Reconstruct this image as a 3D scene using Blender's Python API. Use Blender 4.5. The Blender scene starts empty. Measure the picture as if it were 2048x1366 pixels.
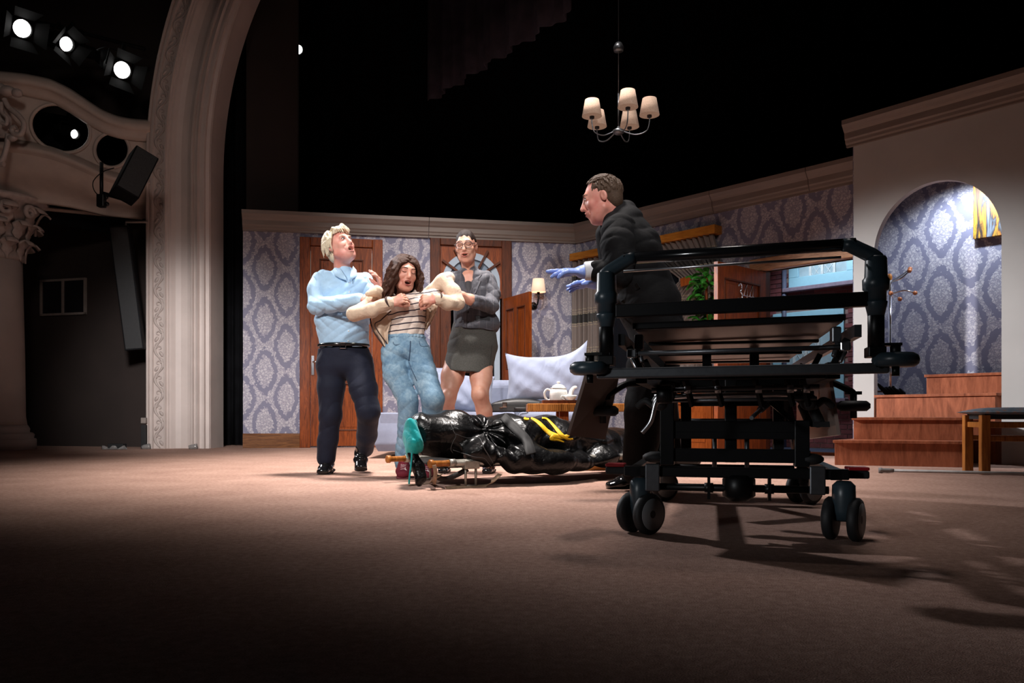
import bpy, bmesh, math, random
import numpy as np
from mathutils import Vector, Matrix
random.seed(7)
C = bpy.context.scene.collection
SC = bpy.context.scene
R = math.radians

# ------------------------------------------------------------------ camera, world, lights, exposure
F_PX, HORIZON, CAM_H = 1600.0, 830.0, 0.42
cam_d = bpy.data.cameras.new('camera')
cam_d.sensor_width = 36.0
cam_d.lens = F_PX / 2048 * 36.0
cam_d.shift_y = (HORIZON - 683.0) / 2048.0
cam_d.clip_start = 0.05
cam = bpy.data.objects.new('camera', cam_d)
C.objects.link(cam)
cam.location = (0, 0, CAM_H)
cam.rotation_euler = (R(90), 0, 0)
SC.camera = cam
SC.view_settings.view_transform = 'Standard'
SC.view_settings.look = 'None'
SC.view_settings.exposure = 0.0
SC.view_settings.gamma = 1.0
SC.view_settings.use_curve_mapping = False

w = bpy.data.worlds.new('dark_theatre')
SC.world = w
w.use_nodes = True
w.node_tree.nodes['Background'].inputs[0].default_value = (0.75, 0.72, 0.8, 1)
w.node_tree.nodes['Background'].inputs[1].default_value = 0.0035

def spot(name, loc, target, power, angle, blend, size, col=(1, 1, 1)):
    d = bpy.data.lights.new(name, 'SPOT')
    d.energy = power; d.spot_size = R(angle); d.spot_blend = blend
    d.shadow_soft_size = size; d.color = col
    o = bpy.data.objects.new(name, d); C.objects.link(o)
    o.location = loc
    o.rotation_euler = (Vector(target) - Vector(loc)).to_track_quat('-Z', 'Y').to_euler()
    return o

# front of house lanterns (behind and left of the camera, high up)
spot('front_and_fill_spot', (-5.0, -3.0, 6.2), (-0.7, 7.3, 0.85), 3200, 28, 0.7, 0.25, (1.0, 0.955, 0.91))
spot('front_and_fill_spot', (1.5, -4.0, 6.5), (0.0, 8.2, 1.0), 3000, 27, 0.8, 0.3, (1.0, 0.95, 0.91))
# lanterns in the boxes at the left, raking across the stage
spot('box_boom_spot', (-4.9, 8.8, 4.75), (0.9, 4.9, 0.7), 1500, 42, 0.8, 0.12, (0.98, 0.97, 1.0))
spot('box_boom_spot', (-4.4, 8.2, 3.3), (3.6, 7.3, 0.8), 4800, 25, 1.0, 0.12, (0.96, 0.97, 1.0))
# overhead wash above the acting area
spot('overhead_wash', (-0.2, 6.1, 7.0), (-0.3, 6.7, 0.0), 5200, 63, 1.0, 0.5, (1.0, 0.92, 0.87))
spot('overhead_wash', (1.0, 4.2, 6.5), (0.7, 3.9, 0.0), 420, 42, 1.0, 0.5, (1.0, 0.92, 0.88))
spot('front_and_fill_spot', (-4.2, -1.2, 1.35), (1.15, 3.0, 0.42), 420, 13, 1.0, 0.3, (0.95, 0.97, 1.0))  # added low fill on the trolley and its side flap, no real lantern
spot('set_wash', (-0.8, 4.6, 6.8), (-1.0, 10.5, 0.9), 2500, 33, 0.9, 0.4, (1.0, 0.95, 0.92))
# picture lamp inside the stair alcove, and house light on the proscenium foot
spot('alcove_lamp', (4.2, 7.45, 2.72), (4.5, 8.0, 1.4), 105, 120, 0.7, 0.05, (0.75, 0.87, 1.0))
spot('porch_lamp', (3.2, 9.05, 2.8), (4.2, 9.5, 1.2), 90, 110, 0.6, 0.08, (0.8, 0.92, 1.0))
spot('proscenium_spot', (-1.8, 3.0, 2.6), (-4.0, 10.0, 0.9), 2300, 27, 1.0, 0.3, (1.0, 0.97, 0.96))
spot('house_glow', (-1.5, 1.0, 5.0), (-4.8, 9.5, 3.4), 260, 38, 1.0, 0.6, (1.0, 0.86, 0.78))
# ------------------------------------------------------------------ pixel helpers (a photo point at a chosen real distance)
def P(u, v, Y):
    return Vector(((u - 1024) * Y / F_PX, Y, CAM_H - (v - HORIZON) * Y / F_PX))
def V(*a):
    return Vector(a)
CAMP = Vector((0, 0, CAM_H))

# ------------------------------------------------------------------ materials
def new_mat(name):
    m = bpy.data.materials.new(name); m.use_nodes = True
    nt = m.node_tree
    return m, nt, nt.nodes['Principled BSDF']
def nd(nt, t, **kw):
    n = nt.nodes.new(t)
    for k, v in kw.items():
        if k.startswith('i_'):
            key = k[2:]
            key = int(key) if key.isdigit() else key.replace('_', ' ')
            n.inputs[key].default_value = v
        else:
            setattr(n, k, v)
    return n
def srgb(r, g, b):
    f = lambda c: (c / 255 / 12.92) if c / 255 <= 0.04045 else ((c / 255 + 0.055) / 1.055) ** 2.4
    return (f(r), f(g), f(b), 1)
def ramp(nt, fac, stops):
    n = nt.nodes.new('ShaderNodeValToRGB')
    el = n.color_ramp.elements
    while len(el) < len(stops): el.new(0.5)
    for e, (p, c) in zip(el, stops):
        e.position = p; e.color = c
    nt.links.new(fac, n.inputs[0])
    return n.outputs[0]
def mth(nt, op, a, b=None, c=None):
    n = nt.nodes.new('ShaderNodeMath'); n.operation = op
    for i, x in enumerate((a, b, c)):
        if x is None: continue
        if isinstance(x, (int, float)): n.inputs[i].default_value = x
        else: nt.links.new(x, n.inputs[i])
    return n.outputs[0]
def mixc(nt, fac, a, b):
    n = nt.nodes.new('ShaderNodeMix'); n.data_type = 'RGBA'
    for i, x in ((0, fac), (6, a), (7, b)):
        if isinstance(x, (int, float)): n.inputs[i].default_value = x
        elif isinstance(x, tuple): n.inputs[i].default_value = x
        else: nt.links.new(x, n.inputs[i])
    return n.outputs[2]
def coords(nt, kind='Object', scale=(1, 1, 1)):
    t = nt.nodes.new('ShaderNodeTexCoord'); mp = nt.nodes.new('ShaderNodeMapping')
    mp.inputs['Scale'].default_value = scale
    nt.links.new(t.outputs[kind], mp.inputs['Vector'])
    return mp.outputs[0]
def bump(nt, b, h, strength=0.3, dist=0.01):
    n = nt.nodes.new('ShaderNodeBump'); n.inputs['Strength'].default_value = strength
    n.inputs['Distance'].default_value = dist
    nt.links.new(h, n.inputs['Height']); nt.links.new(n.outputs[0], b.inputs['Normal'])
def noise(nt, vec, scale, detail=4, rough=0.55, dist=0.0):
    n = nd(nt, 'ShaderNodeTexNoise', i_Scale=scale, i_Detail=detail, i_Roughness=rough, i_Distortion=dist)
    nt.links.new(vec, n.inputs['Vector'])
    return n.outputs['Fac']

def plain(name, col, rough=0.5, metal=0.0, var=0.15, scale=20, bs=0.0, bscale=60, spec=0.5, coat=0.0, sheen=0.0, coordk='Object', sc=(1, 1, 1)):
    m, nt, b = new_mat(name)
    v = coords(nt, coordk, sc)
    n = noise(nt, v, scale)
    c = col
    lo = tuple(x * (1 - var) for x in c[:3]) + (1,); hi = tuple(min(1, x * (1 + var)) for x in c[:3]) + (1,)
    nt.links.new(ramp(nt, n, [(0.3, lo), (0.7, hi)]), b.inputs['Base Color'])
    b.inputs['Roughness'].default_value = rough; b.inputs['Metallic'].default_value = metal
    b.inputs['Specular IOR Level'].default_value = spec
    b.inputs['Coat Weight'].default_value = coat
    b.inputs['Sheen Weight'].default_value = sheen
    if bs: bump(nt, b, noise(nt, v, bscale, 5), bs, 0.01)
    return m
def wood(name, dark, light, rough=0.4, grain=(14, 14, 1.2), scale=3.0, coat=0.1):
    m, nt, b = new_mat(name)
    v = coords(nt, 'Object', grain)
    n1 = noise(nt, v, scale, 6, 0.6, 1.2)
    n2 = noise(nt, v, scale * 7, 3, 0.6)
    f = mth(nt, 'ADD', mth(nt, 'MULTIPLY', n1, 0.75), mth(nt, 'MULTIPLY', n2, 0.25))
    mid = tuple((a + c) / 2 for a, c in zip(dark, light))
    nt.links.new(ramp(nt, f, [(0.32, dark), (0.5, mid), (0.68, light)]), b.inputs['Base Color'])
    b.inputs['Roughness'].default_value = rough; b.inputs['Coat Weight'].default_value = coat
    b.inputs['Specular IOR Level'].default_value = 0.22
    bump(nt, b, n2, 0.12, 0.004)
    return m
def emit(name, col, strength):
    m, nt, b = new_mat(name)
    b.inputs['Base Color'].default_value = col
    b.inputs['Emission Color'].default_value = col
    b.inputs['Emission Strength'].default_value = strength
    return m
def fabric(name, col, rough=0.85, var=0.12, wr=0.5, wscale=9, sheen=0.2, weave=700, sc=(1, 1, 1), spec=0.25, dist=0.02):
    m, nt, b = new_mat(name)
    v = coords(nt, 'Object', sc)
    n = noise(nt, v, 30, 4)
    lo = tuple(x * (1 - var) for x in col[:3]) + (1,); hi = tuple(min(1, x * (1 + var)) for x in col[:3]) + (1,)
    nt.links.new(ramp(nt, n, [(0.3, lo), (0.7, hi)]), b.inputs['Base Color'])
    b.inputs['Roughness'].default_value = rough; b.inputs['Sheen Weight'].default_value = sheen
    b.inputs['Specular IOR Level'].default_value = spec
    big = noise(nt, v, wscale, 3, 0.5, 1.5)
    fine = noise(nt, v, weave, 1)
    h = mth(nt, 'ADD', big, mth(nt, 'MULTIPLY', fine, 0.04))
    bump(nt, b, h, wr, dist)
    return m

def wallpaper(name, ground, figure):
    m, nt, b = new_mat(name)
    tc = nt.nodes.new('ShaderNodeTexCoord'); sep = nt.nodes.new('ShaderNodeSeparateXYZ')
    nt.links.new(tc.outputs['Object'], sep.inputs[0])
    u0 = mth(nt, 'DIVIDE', sep.outputs[0], 0.53); v0 = mth(nt, 'DIVIDE', sep.outputs[2], 0.66)
    # ogee waviness of the lattice
    nz = nd(nt, 'ShaderNodeTexNoise', i_Scale=26, i_Detail=3)
    nt.links.new(tc.outputs['Object'], nz.inputs['Vector'])
    jit = mth(nt, 'MULTIPLY', mth(nt, 'SUBTRACT', nz.outputs['Fac'], 0.5), 1.5)
    def cell(du, dv):
        a = mth(nt, 'ABSOLUTE', mth(nt, 'SUBTRACT', mth(nt, 'FRACT', mth(nt, 'ADD', u0, du)), 0.5))
        c = mth(nt, 'ABSOLUTE', mth(nt, 'ADD', mth(nt, 'SUBTRACT', mth(nt, 'FRACT', mth(nt, 'ADD', v0, dv)), 0.5), 0.03))
        return mth(nt, 'ADD', mth(nt, 'POWER', mth(nt, 'DIVIDE', a, 0.215), 1.5), mth(nt, 'POWER', mth(nt, 'DIVIDE', c, 0.33), 1.5))
    m_ = mth(nt, 'ADD', mth(nt, 'MINIMUM', cell(0.0, 0.0), cell(0.5, 0.5)), jit)
    med = mth(nt, 'LESS_THAN', m_, 0.92)
    band = mth(nt, 'GREATER_THAN', m_, 1.62)
    mask = mth(nt, 'MAXIMUM', med, band)
    # filigree: curls cut into the figure
    vo = nd(nt, 'ShaderNodeTexVoronoi', feature='DISTANCE_TO_EDGE', i_Scale=30)
    nz2 = nd(nt, 'ShaderNodeTexNoise', i_Scale=30, i_Detail=1, i_Distortion=1.5)
    nt.links.new(tc.outputs['Object'], nz2.inputs['Vector'])
    vv = nt.nodes.new('ShaderNodeVectorMath'); vv.operation = 'ADD'
    sc = nt.nodes.new('ShaderNodeVectorMath'); sc.operation = 'SCALE'; sc.inputs['Scale'].default_value = 0.05
    nt.links.new(nz2.outputs['Color'], sc.inputs[0])
    nt.links.new(tc.outputs['Object'], vv.inputs[0]); nt.links.new(sc.outputs[0], vv.inputs[1])
    nt.links.new(vv.outputs[0], vo.inputs['Vector'])
    fil = mth(nt, 'SMOOTH_MIN', mth(nt, 'MULTIPLY', vo.outputs['Distance'], 4.0), 1.0, 0.2)
    fil = mth(nt, 'ADD', mth(nt, 'MULTIPLY', fil, 0.8), 0.2)
    mask = mth(nt, 'MULTIPLY', mask, fil)
    blot = noise(nt, tc.outputs['Object'], 2.0, 3)
    g2 = ramp(nt, blot, [(0.3, tuple(x * 0.9 for x in ground[:3]) + (1,)), (0.7, ground)])
    nt.links.new(mixc(nt, mask, g2, figure), b.inputs['Base Color'])
    b.inputs['Roughness'].default_value = 0.6
    b.inputs['Specular IOR Level'].default_value = 0.25
    bump(nt, b, mask, 0.25, 0.004)
    return m

M = {}
M['wallpaper'] = wallpaper('damask_wallpaper', srgb(120, 118, 138), srgb(184, 178, 184))
M['cornice'] = plain('painted_cornice', srgb(122, 109, 101), 0.55, var=0.08, scale=4, sc=(0.6, 1, 8))
M['plaster'] = plain('cream_plaster', srgb(176, 160, 150), 0.6, var=0.08, scale=5, bs=0.05, bscale=30)
M['pros'] = plain('proscenium_plaster', srgb(186, 172, 166), 0.55, var=0.07, scale=3, bs=0.06, bscale=25)
M['house_wall'] = plain('dark_house_wall', srgb(44, 34, 31), 0.8, var=0.15, scale=2)
M['archwall'] = plain('grey_white_flat', srgb(176, 172, 168), 0.7, var=0.05, scale=2, bs=0.04, bscale=14)
M['door_wood'] = wood('stained_door_wood', srgb(66, 24, 6), srgb(150, 72, 24), 0.42, coat=0.0)
M['door_dark'] = wood('dark_frame_wood', srgb(44, 17, 6), srgb(98, 46, 18), 0.45, coat=0.0)
M['step_wood'] = wood('red_brown_laminate', srgb(112, 60, 40), srgb(178, 106, 76), 0.35, (5, 5, 1.0), 2.2)
M['pine'] = wood('honey_wood', srgb(120, 68, 24), srgb(190, 122, 58), 0.4)
M['lintel'] = wood('light_oak', srgb(128, 84, 56), srgb(208, 160, 122), 0.45, (1.5, 14, 14), 3)
M['base_wood'] = wood('skirting_wood', srgb(70, 38, 16), srgb(132, 84, 44), 0.45, (1.2, 10, 14), 3)
M['sideb'] = wood('cherry_wood', srgb(110, 50, 18), srgb(176, 92, 40), 0.3)
M['black_cloth'] = plain('black_serge', (0.006, 0.006, 0.007, 1), 0.95, var=0.3, scale=6, spec=0.05)
M['black_metal'] = plain('black_powder_coat', (0.0035, 0.0035, 0.004, 1), 0.4, var=0.2, scale=30, spec=0.25)
M['black_matte'] = plain('matte_black', (0.008, 0.008, 0.009, 1), 0.7, var=0.2, scale=30)
M['teal_grey'] = plain('blue_grey_plastic', srgb(52, 66, 74), 0.35, var=0.08, scale=30)
M['wheel_grey'] = plain('grey_wheel_plastic', srgb(124, 126, 128), 0.5, var=0.06, scale=20)
M['rubber'] = plain('dark_rubber', (0.018, 0.019, 0.021, 1), 0.6, var=0.1)
M['steel'] = plain('brushed_steel', (0.55, 0.56, 0.58, 1), 0.28, 1.0, var=0.08, scale=60)
M['dark_steel'] = plain('dark_steel', (0.12, 0.125, 0.135, 1), 0.38, 0.8, var=0.1, scale=50)
M['chrome'] = plain('chrome', (0.8, 0.8, 0.82, 1), 0.12, 1.0, var=0.03)
M['tray_under'] = plain('dark_brown_tray', srgb(84, 70, 66), 0.35, var=0.06, scale=8)
M['brown_board'] = plain('brown_laminate_board', srgb(132, 114, 106), 0.3, var=0.06, scale=8)
M['sofa'] = fabric('grey_blue_upholstery', srgb(122, 128, 148), 0.9, 0.05, 0.25, 4)
M['cushion'] = fabric('pale_blue_cushion_linen', srgb(128, 135, 156), 0.9, 0.05, 0.45, 7, sc=(1, 1, 0.5))
M['ceramic'] = plain('white_ceramic', srgb(240, 238, 234), 0.12, var=0.02, coat=0.5)
M['red'] = plain('red_plastic', srgb(150, 20, 30), 0.4)
M['leaf'] = plain('green_leaf', srgb(52, 130, 40), 0.45, var=0.35, scale=12)
M['terracotta'] = plain('terracotta', srgb(150, 84, 56), 0.8)
M['gold_wood'] = wood('orange_pelmet_wood', srgb(150, 88, 26), srgb(200, 132, 52), 0.4, (1.2, 10, 10), 3)
M['speaker'] = plain('speaker_black', (0.004, 0.004, 0.005, 1), 0.7, var=0.2, spec=0.12)
M['lampglass'] = emit('lamp_lens', (1, 0.99, 0.97, 1), 6)
M['lamp_can'] = plain('lantern_black', (0.004, 0.004, 0.004, 1), 0.8, var=0.2, spec=0.1)
M['skin'] = plain('skin', srgb(214, 152, 132), 0.5, var=0.06, scale=25, bs=0.03, bscale=200)

# ------------------------------------------------------------------ mesh builder
class MB:
    def __init__(s): s.v = []; s.f = []; s.sm = []
    def add(s, vs, fs, smooth=False):
        b = len(s.v); s.v.extend([tuple(x) for x in vs])
        for f in fs: s.f.append(tuple(b + i for i in f)); s.sm.append(smooth)
        return s
    def box(s, c, size, rot=None):
        c = Vector(c); h = Vector(size) / 2
        vs = []
        for z in (-1, 1):
            for y in (-1, 1):
                for x in (-1, 1):
                    q = Vector((x * h.x, y * h.y, z * h.z))
                    if rot is not None: q = rot @ q
                    vs.append(c + q)
        return s.add(vs, [(0, 2, 3, 1), (4, 5, 7, 6), (0, 1, 5, 4), (2, 6, 7, 3), (0, 4, 6, 2), (1, 3, 7, 5)])
    def bx(s, x0, x1, y0, y1, z0, z1):
        return s.box(((x0 + x1) / 2, (y0 + y1) / 2, (z0 + z1) / 2), (x1 - x0, y1 - y0, z1 - z0))
    def bar(s, p0, p1, w, h, up=(0, 0, 1)):
        p0, p1 = Vector(p0), Vector(p1); d = p1 - p0; L = d.length; d.normalize()
        up = Vector(up)
        if abs(d.dot(up)) > 0.98: up = Vector((0, 1, 0))
        x = d.cross(up).normalized(); z = x.cross(d).normalized()
        m = Matrix((x, d, z)).transposed()
        return s.box((p0 + p1) / 2, (w, L, h), m)
    def tube(s, pts, r, n=10, cap=True, closed=False):
        pts = [Vector(p) for p in pts]; N = len(pts)
        rs = r if isinstance(r, (list, tuple)) else [r] * N
        t0 = (pts[1] - pts[0]).normalized()
        a = Vector((0, 0, 1)) if abs(t0.z) < 0.9 else Vector((1, 0, 0))
        nrm = (a - t0 * a.dot(t0)).normalized()
        vs = []
        for i, p in enumerate(pts):
            if closed: t = (pts[(i + 1) % N] - pts[i - 1])
            else: t = pts[min(i + 1, N - 1)] - pts[max(i - 1, 0)]
            t.normalize()
            nrm = (nrm - t * nrm.dot(t)).normalized(); b = t.cross(nrm)
            for k in range(n):
                an = 2 * math.pi * k / n
                vs.append(p + (nrm * math.cos(an) + b * math.sin(an)) * rs[i])
        fs = []
        for i in range(N if closed else N - 1):
            j = (i + 1) % N
            for k in range(n):
                l = (k + 1) % n
                fs.append((i * n + k, i * n + l, j * n + l, j * n + k))
        s.add(vs, fs, True)
        if cap and not closed:
            b = len(s.v) - N * n
            s.f.append(tuple(b + k for k in range(n))[::-1]); s.sm.append(False)
            s.f.append(tuple(b + (N - 1) * n + k for k in range(n))); s.sm.append(False)
        return s
    def cyl(s, p0, p1, r0, r1=None, n=16):
        return s.tube([p0, p1], [r0, r0 if r1 is None else r1], n)
    def lathe(s, prof, c=(0, 0, 0), n=20, axis=None, flip=False):
        c = Vector(c); m = Matrix.Identity(3)
        if axis is not None: m = Vector(axis).to_track_quat('Z', 'Y').to_matrix()
        vs = []
        for (r, z) in prof:
            for k in range(n):
                an = 2 * math.pi * k / n
                vs.append(c + m @ Vector((r * math.cos(an), r * math.sin(an), z)))
        fs = []
        for i in range(len(prof) - 1):
            for k in range(n):
                l = (k + 1) % n
                fs.append((i * n + k, i * n + l, (i + 1) * n + l, (i + 1) * n + k))
        s.add(vs, fs, True)
        b = len(s.v) - len(prof) * n
        if prof[0][0] > 1e-5: s.f.append(tuple(b + k for k in range(n))[::-1]); s.sm.append(False)
        if prof[-1][0] > 1e-5: s.f.append(tuple(b + (len(prof) - 1) * n + k for k in range(n))); s.sm.append(False)
        return s
    def ell(s, c, r, n=14, m=None):
        c = Vector(c); vs = []; fs = []; h = n // 2
        for i in range(h + 1):
            th = math.pi * i / h
            for k in range(n):
                ph = 2 * math.pi * k / n
                q = Vector((r[0] * math.sin(th) * math.cos(ph), r[1] * math.sin(th) * math.sin(ph), r[2] * math.cos(th)))
                vs.append(c + (m @ q if m is not None else q))
        for i in range(h):
            for k in range(n):
                l = (k + 1) % n
                fs.append((i * n + k, (i + 1) * n + k, (i + 1) * n + l, i * n + l))
        return s.add(vs, fs, True)
    def prism(s, poly, d0, d1, fr=lambda a, b, d: (a, d, b)):
        n = len(poly)
        vs = [fr(a, b, d0) for a, b in poly] + [fr(a, b, d1) for a, b in poly]
        fs = [tuple(range(n)), tuple(range(2 * n - 1, n - 1, -1))]
        fs += [(i + n, (i + 1) % n + n, (i + 1) % n, i) for i in range(n)]
        return s.add(vs, fs)
    def grid(s, fn, nu, nv, closed_u=False, smooth=True):
        vs = [fn(i / nu, j / nv) for j in range(nv + 1) for i in range(nu + (0 if closed_u else 1))]
        W = nu + (0 if closed_u else 1); fs = []
        for j in range(nv):
            for i in range(nu):
                k = (i + 1) % W
                fs.append((j * W + i, j * W + k, (j + 1) * W + k, (j + 1) * W + i))
        return s.add(vs, fs, smooth)

WM = {}   # world matrices of the things' empties
def link_mesh(name, me, parent=None):
    o = bpy.data.objects.new(name, me); C.objects.link(o)
    if parent is not None: o.parent = parent
    return o
def obj(name, mb, mat, parent=None, world=False, bevel=0.0, seg=2, subd=0, solid=0.0, kind=None, label=None, fix=True):
    me = bpy.data.meshes.new(name)
    vs = mb.v
    if world and parent is not None:
        p = parent; mi = Matrix.Identity(4)
        if parent.name in WM: mi = WM[parent.name].inverted()
        vs = [tuple(mi @ Vector(v)) for v in vs]
    me.from_pydata(vs, [], mb.f)
    me.polygons.foreach_set('use_smooth', mb.sm)
    if fix:
        bm = bmesh.new(); bm.from_mesh(me)
        bmesh.ops.recalc_face_normals(bm, faces=bm.faces)
        bm.to_mesh(me); bm.free()
    me.update()
    me.materials.append(mat)
    o = link_mesh(name, me, parent)
    if parent is not None and parent.type == 'MESH' and parent.name in WM: pass
    WM[o.name] = WM[parent.name].copy() if (parent is not None and parent.name in WM) else Matrix.Identity(4)
    if solid:
        md = o.modifiers.new('thickness', 'SOLIDIFY'); md.thickness = solid; md.offset = 0
    if bevel:
        md = o.modifiers.new('bevel', 'BEVEL'); md.width = bevel; md.segments = seg; md.limit_method = 'ANGLE'
        md.angle_limit = R(40)
    if subd:
        md = o.modifiers.new('subdivision', 'SUBSURF'); md.levels = subd; md.render_levels = subd
    if kind: o['kind'] = kind
    if label: o['label'] = label
    return o
def tag(o, label, cat, group=None, kind=None):
    o['label'] = label; o['category'] = cat
    if group: o['group'] = group
    if kind: o['kind'] = kind
    return o
def thing(name, label, cat, loc=(0, 0, 0), rz=0.0, group=None, rot=None, kind=None):
    o = bpy.data.objects.new(name, None); C.objects.link(o)
    o.empty_display_size = 0.05
    o.location = loc
    o.rotation_euler = rot if rot is not None else (0, 0, rz)
    WM[o.name] = Matrix.Translation(Vector(loc)) @ o.rotation_euler.to_matrix().to_4x4()
    return tag(o, label, cat, group, kind)
def setting(name, loc=(0, 0, 0), rz=0.0):
    o = bpy.data.objects.new(name, None); C.objects.link(o)
    o.empty_display_size = 0.05
    o.location = loc; o.rotation_euler = (0, 0, rz); o['kind'] = 'structure'
    WM[o.name] = Matrix.Translation(Vector(loc)) @ Matrix.Rotation(rz, 4, 'Z')
    return o
def struct(name, mb, mat, loc=None, rz=0.0, **kw):
    o = obj(name, mb, mat, **kw); o['kind'] = 'structure'
    if loc is not None:
        o.location = loc; o.rotation_euler = (0, 0, rz)
        WM[o.name] = Matrix.Translation(Vector(loc)) @ Matrix.Rotation(rz, 4, 'Z')
    return o
def reuse(o, name, parent, loc=None, rot=None, scale=None, mat=None):
    c = o.copy(); c.name = name; C.objects.link(c); c.parent = parent
    if loc is not None: c.location = loc
    if rot is not None: c.rotation_euler = rot
    if scale is not None: c.scale = scale
    WM[c.name] = WM[parent.name].copy() if parent is not None and parent.name in WM else Matrix.Identity(4)
    return c

class Frame:
    """upright wall frame: local x along the wall, local y behind it, z up"""
    def __init__(s, A, B):
        s.A = Vector((A[0], A[1], 0)); s.B = Vector((B[0], B[1], 0))
        d = s.B - s.A; s.L = d.length; s.d = d.normalized(); s.n = Vector((-s.d.y, s.d.x, 0))
        s.rz = math.atan2(s.d.y, s.d.x)
    def s_of(s, u, off=0.0):
        k = (u - 1024) / F_PX
        A = s.A + s.n * off
        return (k * A.y - A.x) / (s.d.x - k * s.d.y)
    def pt(s, u, v, off=0.0):
        """local (s, z) of a photo point on the plane lying `off` behind the wall face"""
        t = s.s_of(u, off); q = s.A + s.n * off + s.d * t
        return t, CAM_H - (v - HORIZON) * q.y / F_PX
    def w(s, t, off, z):
        q = s.A + s.d * t + s.n * off
        return Vector((q.x, q.y, z))

# ------------------------------------------------------------------ implicit surfaces, for bodies, clothes and other soft shapes
def nrm(v):
    v = np.asarray(v, dtype=np.float64); return v / (np.linalg.norm(v) + 1e-12)
class SDF:
    def __init__(s, h=0.006): s.h = h; s.p = []; s.disp = []
    def _push(s, fn, lo, hi, k, op): s.p.append((fn, np.array(lo), np.array(hi), k, op)); return s
    def cone(s, a, b, r0, r1=None, k=0.02, op=1):
        a = np.array(a, float); b = np.array(b, float); r1 = r0 if r1 is None else r1
        ba = b - a; L2 = max(ba @ ba, 1e-12)
        def fn(x, y, z):
            px, py, pz = x - a[0], y - a[1], z - a[2]
            t = np.clip((px * ba[0] + py * ba[1] + pz * ba[2]) / L2, 0, 1)
            return np.sqrt((px - ba[0] * t) ** 2 + (py - ba[1] * t) ** 2 + (pz - ba[2] * t) ** 2) - (r0 + (r1 - r0) * t)
        rm = max(r0, r1)
        return s._push(fn, np.minimum(a, b) - rm, np.maximum(a, b) + rm, k, op)
    def chain(s, pts, rs, k=0.02, op=1):
        for i in range(len(pts) - 1):
            s.cone(pts[i], pts[i + 1], rs[i] if not isinstance(rs, (int, float)) else rs, rs[i + 1] if not isinstance(rs, (int, float)) else rs, k if i else k, op)
        return s
    def ecap(s, a, b, e0, e1, side, k=0.03, op=1, ra=None):
        """tapered capsule of elliptic section: e = (radius along side, radius across)"""
        a = np.array(a, float); b = np.array(b, float); ba = b - a; L2 = max(ba @ ba, 1e-12); ax = nrm(ba)
        sd = np.array(side, float); sd = nrm(sd - ax * (sd @ ax)); wv = np.cross(ax, sd)
        def fn(x, y, z):
            px, py, pz = x - a[0], y - a[1], z - a[2]
            t = np.clip((px * ba[0] + py * ba[1] + pz * ba[2]) / L2, 0, 1)
            qx, qy, qz = px - ba[0] * t, py - ba[1] * t, pz - ba[2] * t
            rs = e0[0] + (e1[0] - e0[0]) * t; rw = e0[1] + (e1[1] - e0[1]) * t
            rm = np.minimum(rs, rw); rax = rm * 0.8 if ra is None else ra
            k0 = np.sqrt(((qx * sd[0] + qy * sd[1] + qz * sd[2]) / rs) ** 2 + ((qx * wv[0] + qy * wv[1] + qz * wv[2]) / rw) ** 2
                         + ((qx * ax[0] + qy * ax[1] + qz * ax[2]) / rax) ** 2)
            return (k0 - 1) * rm
        rm = max(e0[0], e0[1], e1[0], e1[1])
        return s._push(fn, np.minimum(a, b) - rm, np.maximum(a, b) + rm, k, op)
    def ell(s, c, r, B=None, k=0.02, op=1):
        c = np.array(c, float); r = np.array(r, float)
        Bm = np.eye(3) if B is None else np.array(B, float)      # rows: local axes in world
        def fn(x, y, z):
            px, py, pz = x - c[0], y - c[1], z - c[2]
            q = [(px * Bm[i, 0] + py * Bm[i, 1] + pz * Bm[i, 2]) for i in range(3)]
            k0 = np.sqrt(sum((q[i] / r[i]) ** 2 for i in range(3)))
            k1 = np.sqrt(sum((q[i] / r[i] ** 2) ** 2 for i in range(3))) + 1e-9
            return k0 * (k0 - 1) / k1
        rm = r.max()
        return s._push(fn, c - rm, c + rm, k, op)
    def half(s, p, n, k=0.004):
        """cut away everything on the side n points to"""
        p = np.array(p, float); n = nrm(n)
        def fn(x, y, z): return -((x - p[0]) * n[0] + (y - p[1]) * n[1] + (z - p[2]) * n[2])
        return s._push(fn, [-99] * 3, [99] * 3, k, -1)
    def value(s, x, y, z):
        f = np.full(np.broadcast(x, y, z).shape, 0.25)
        for fn, lo, hi, k, op in s.p: f = s._comb(f, fn(x, y, z), k, op)
        for d in s.disp: f = f + d(x, y, z)
        return f
    @staticmethod
    def _comb(f, d, k, op):
        if op < 0:
            d = -d; h = np.maximum(k - np.abs(f - d), 0) / k
            return np.maximum(f, d) + h * h * k * 0.25
        h = np.maximum(k - np.abs(f - d), 0) / k
        return np.minimum(f, d) - h * h * k * 0.25
    def cast(s, o, d, tmax=3.0, n=1500, t0=0.0):
        """first point of the surface along a ray, or None"""
        o = np.array(o, float); d = nrm(d); t = np.linspace(t0, t0 + tmax, n)
        f = s.value(o[0] + d[0] * t, o[1] + d[1] * t, o[2] + d[2] * t)
        i = np.argmax(f < 0)
        if f[i] >= 0: return None
        if i: 
            a, b = f[i - 1], f[i]; tt = t[i - 1] + (t[i] - t[i - 1]) * a / (a - b)
        else: tt = t[0]
        return Vector(o + d * tt)
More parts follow.
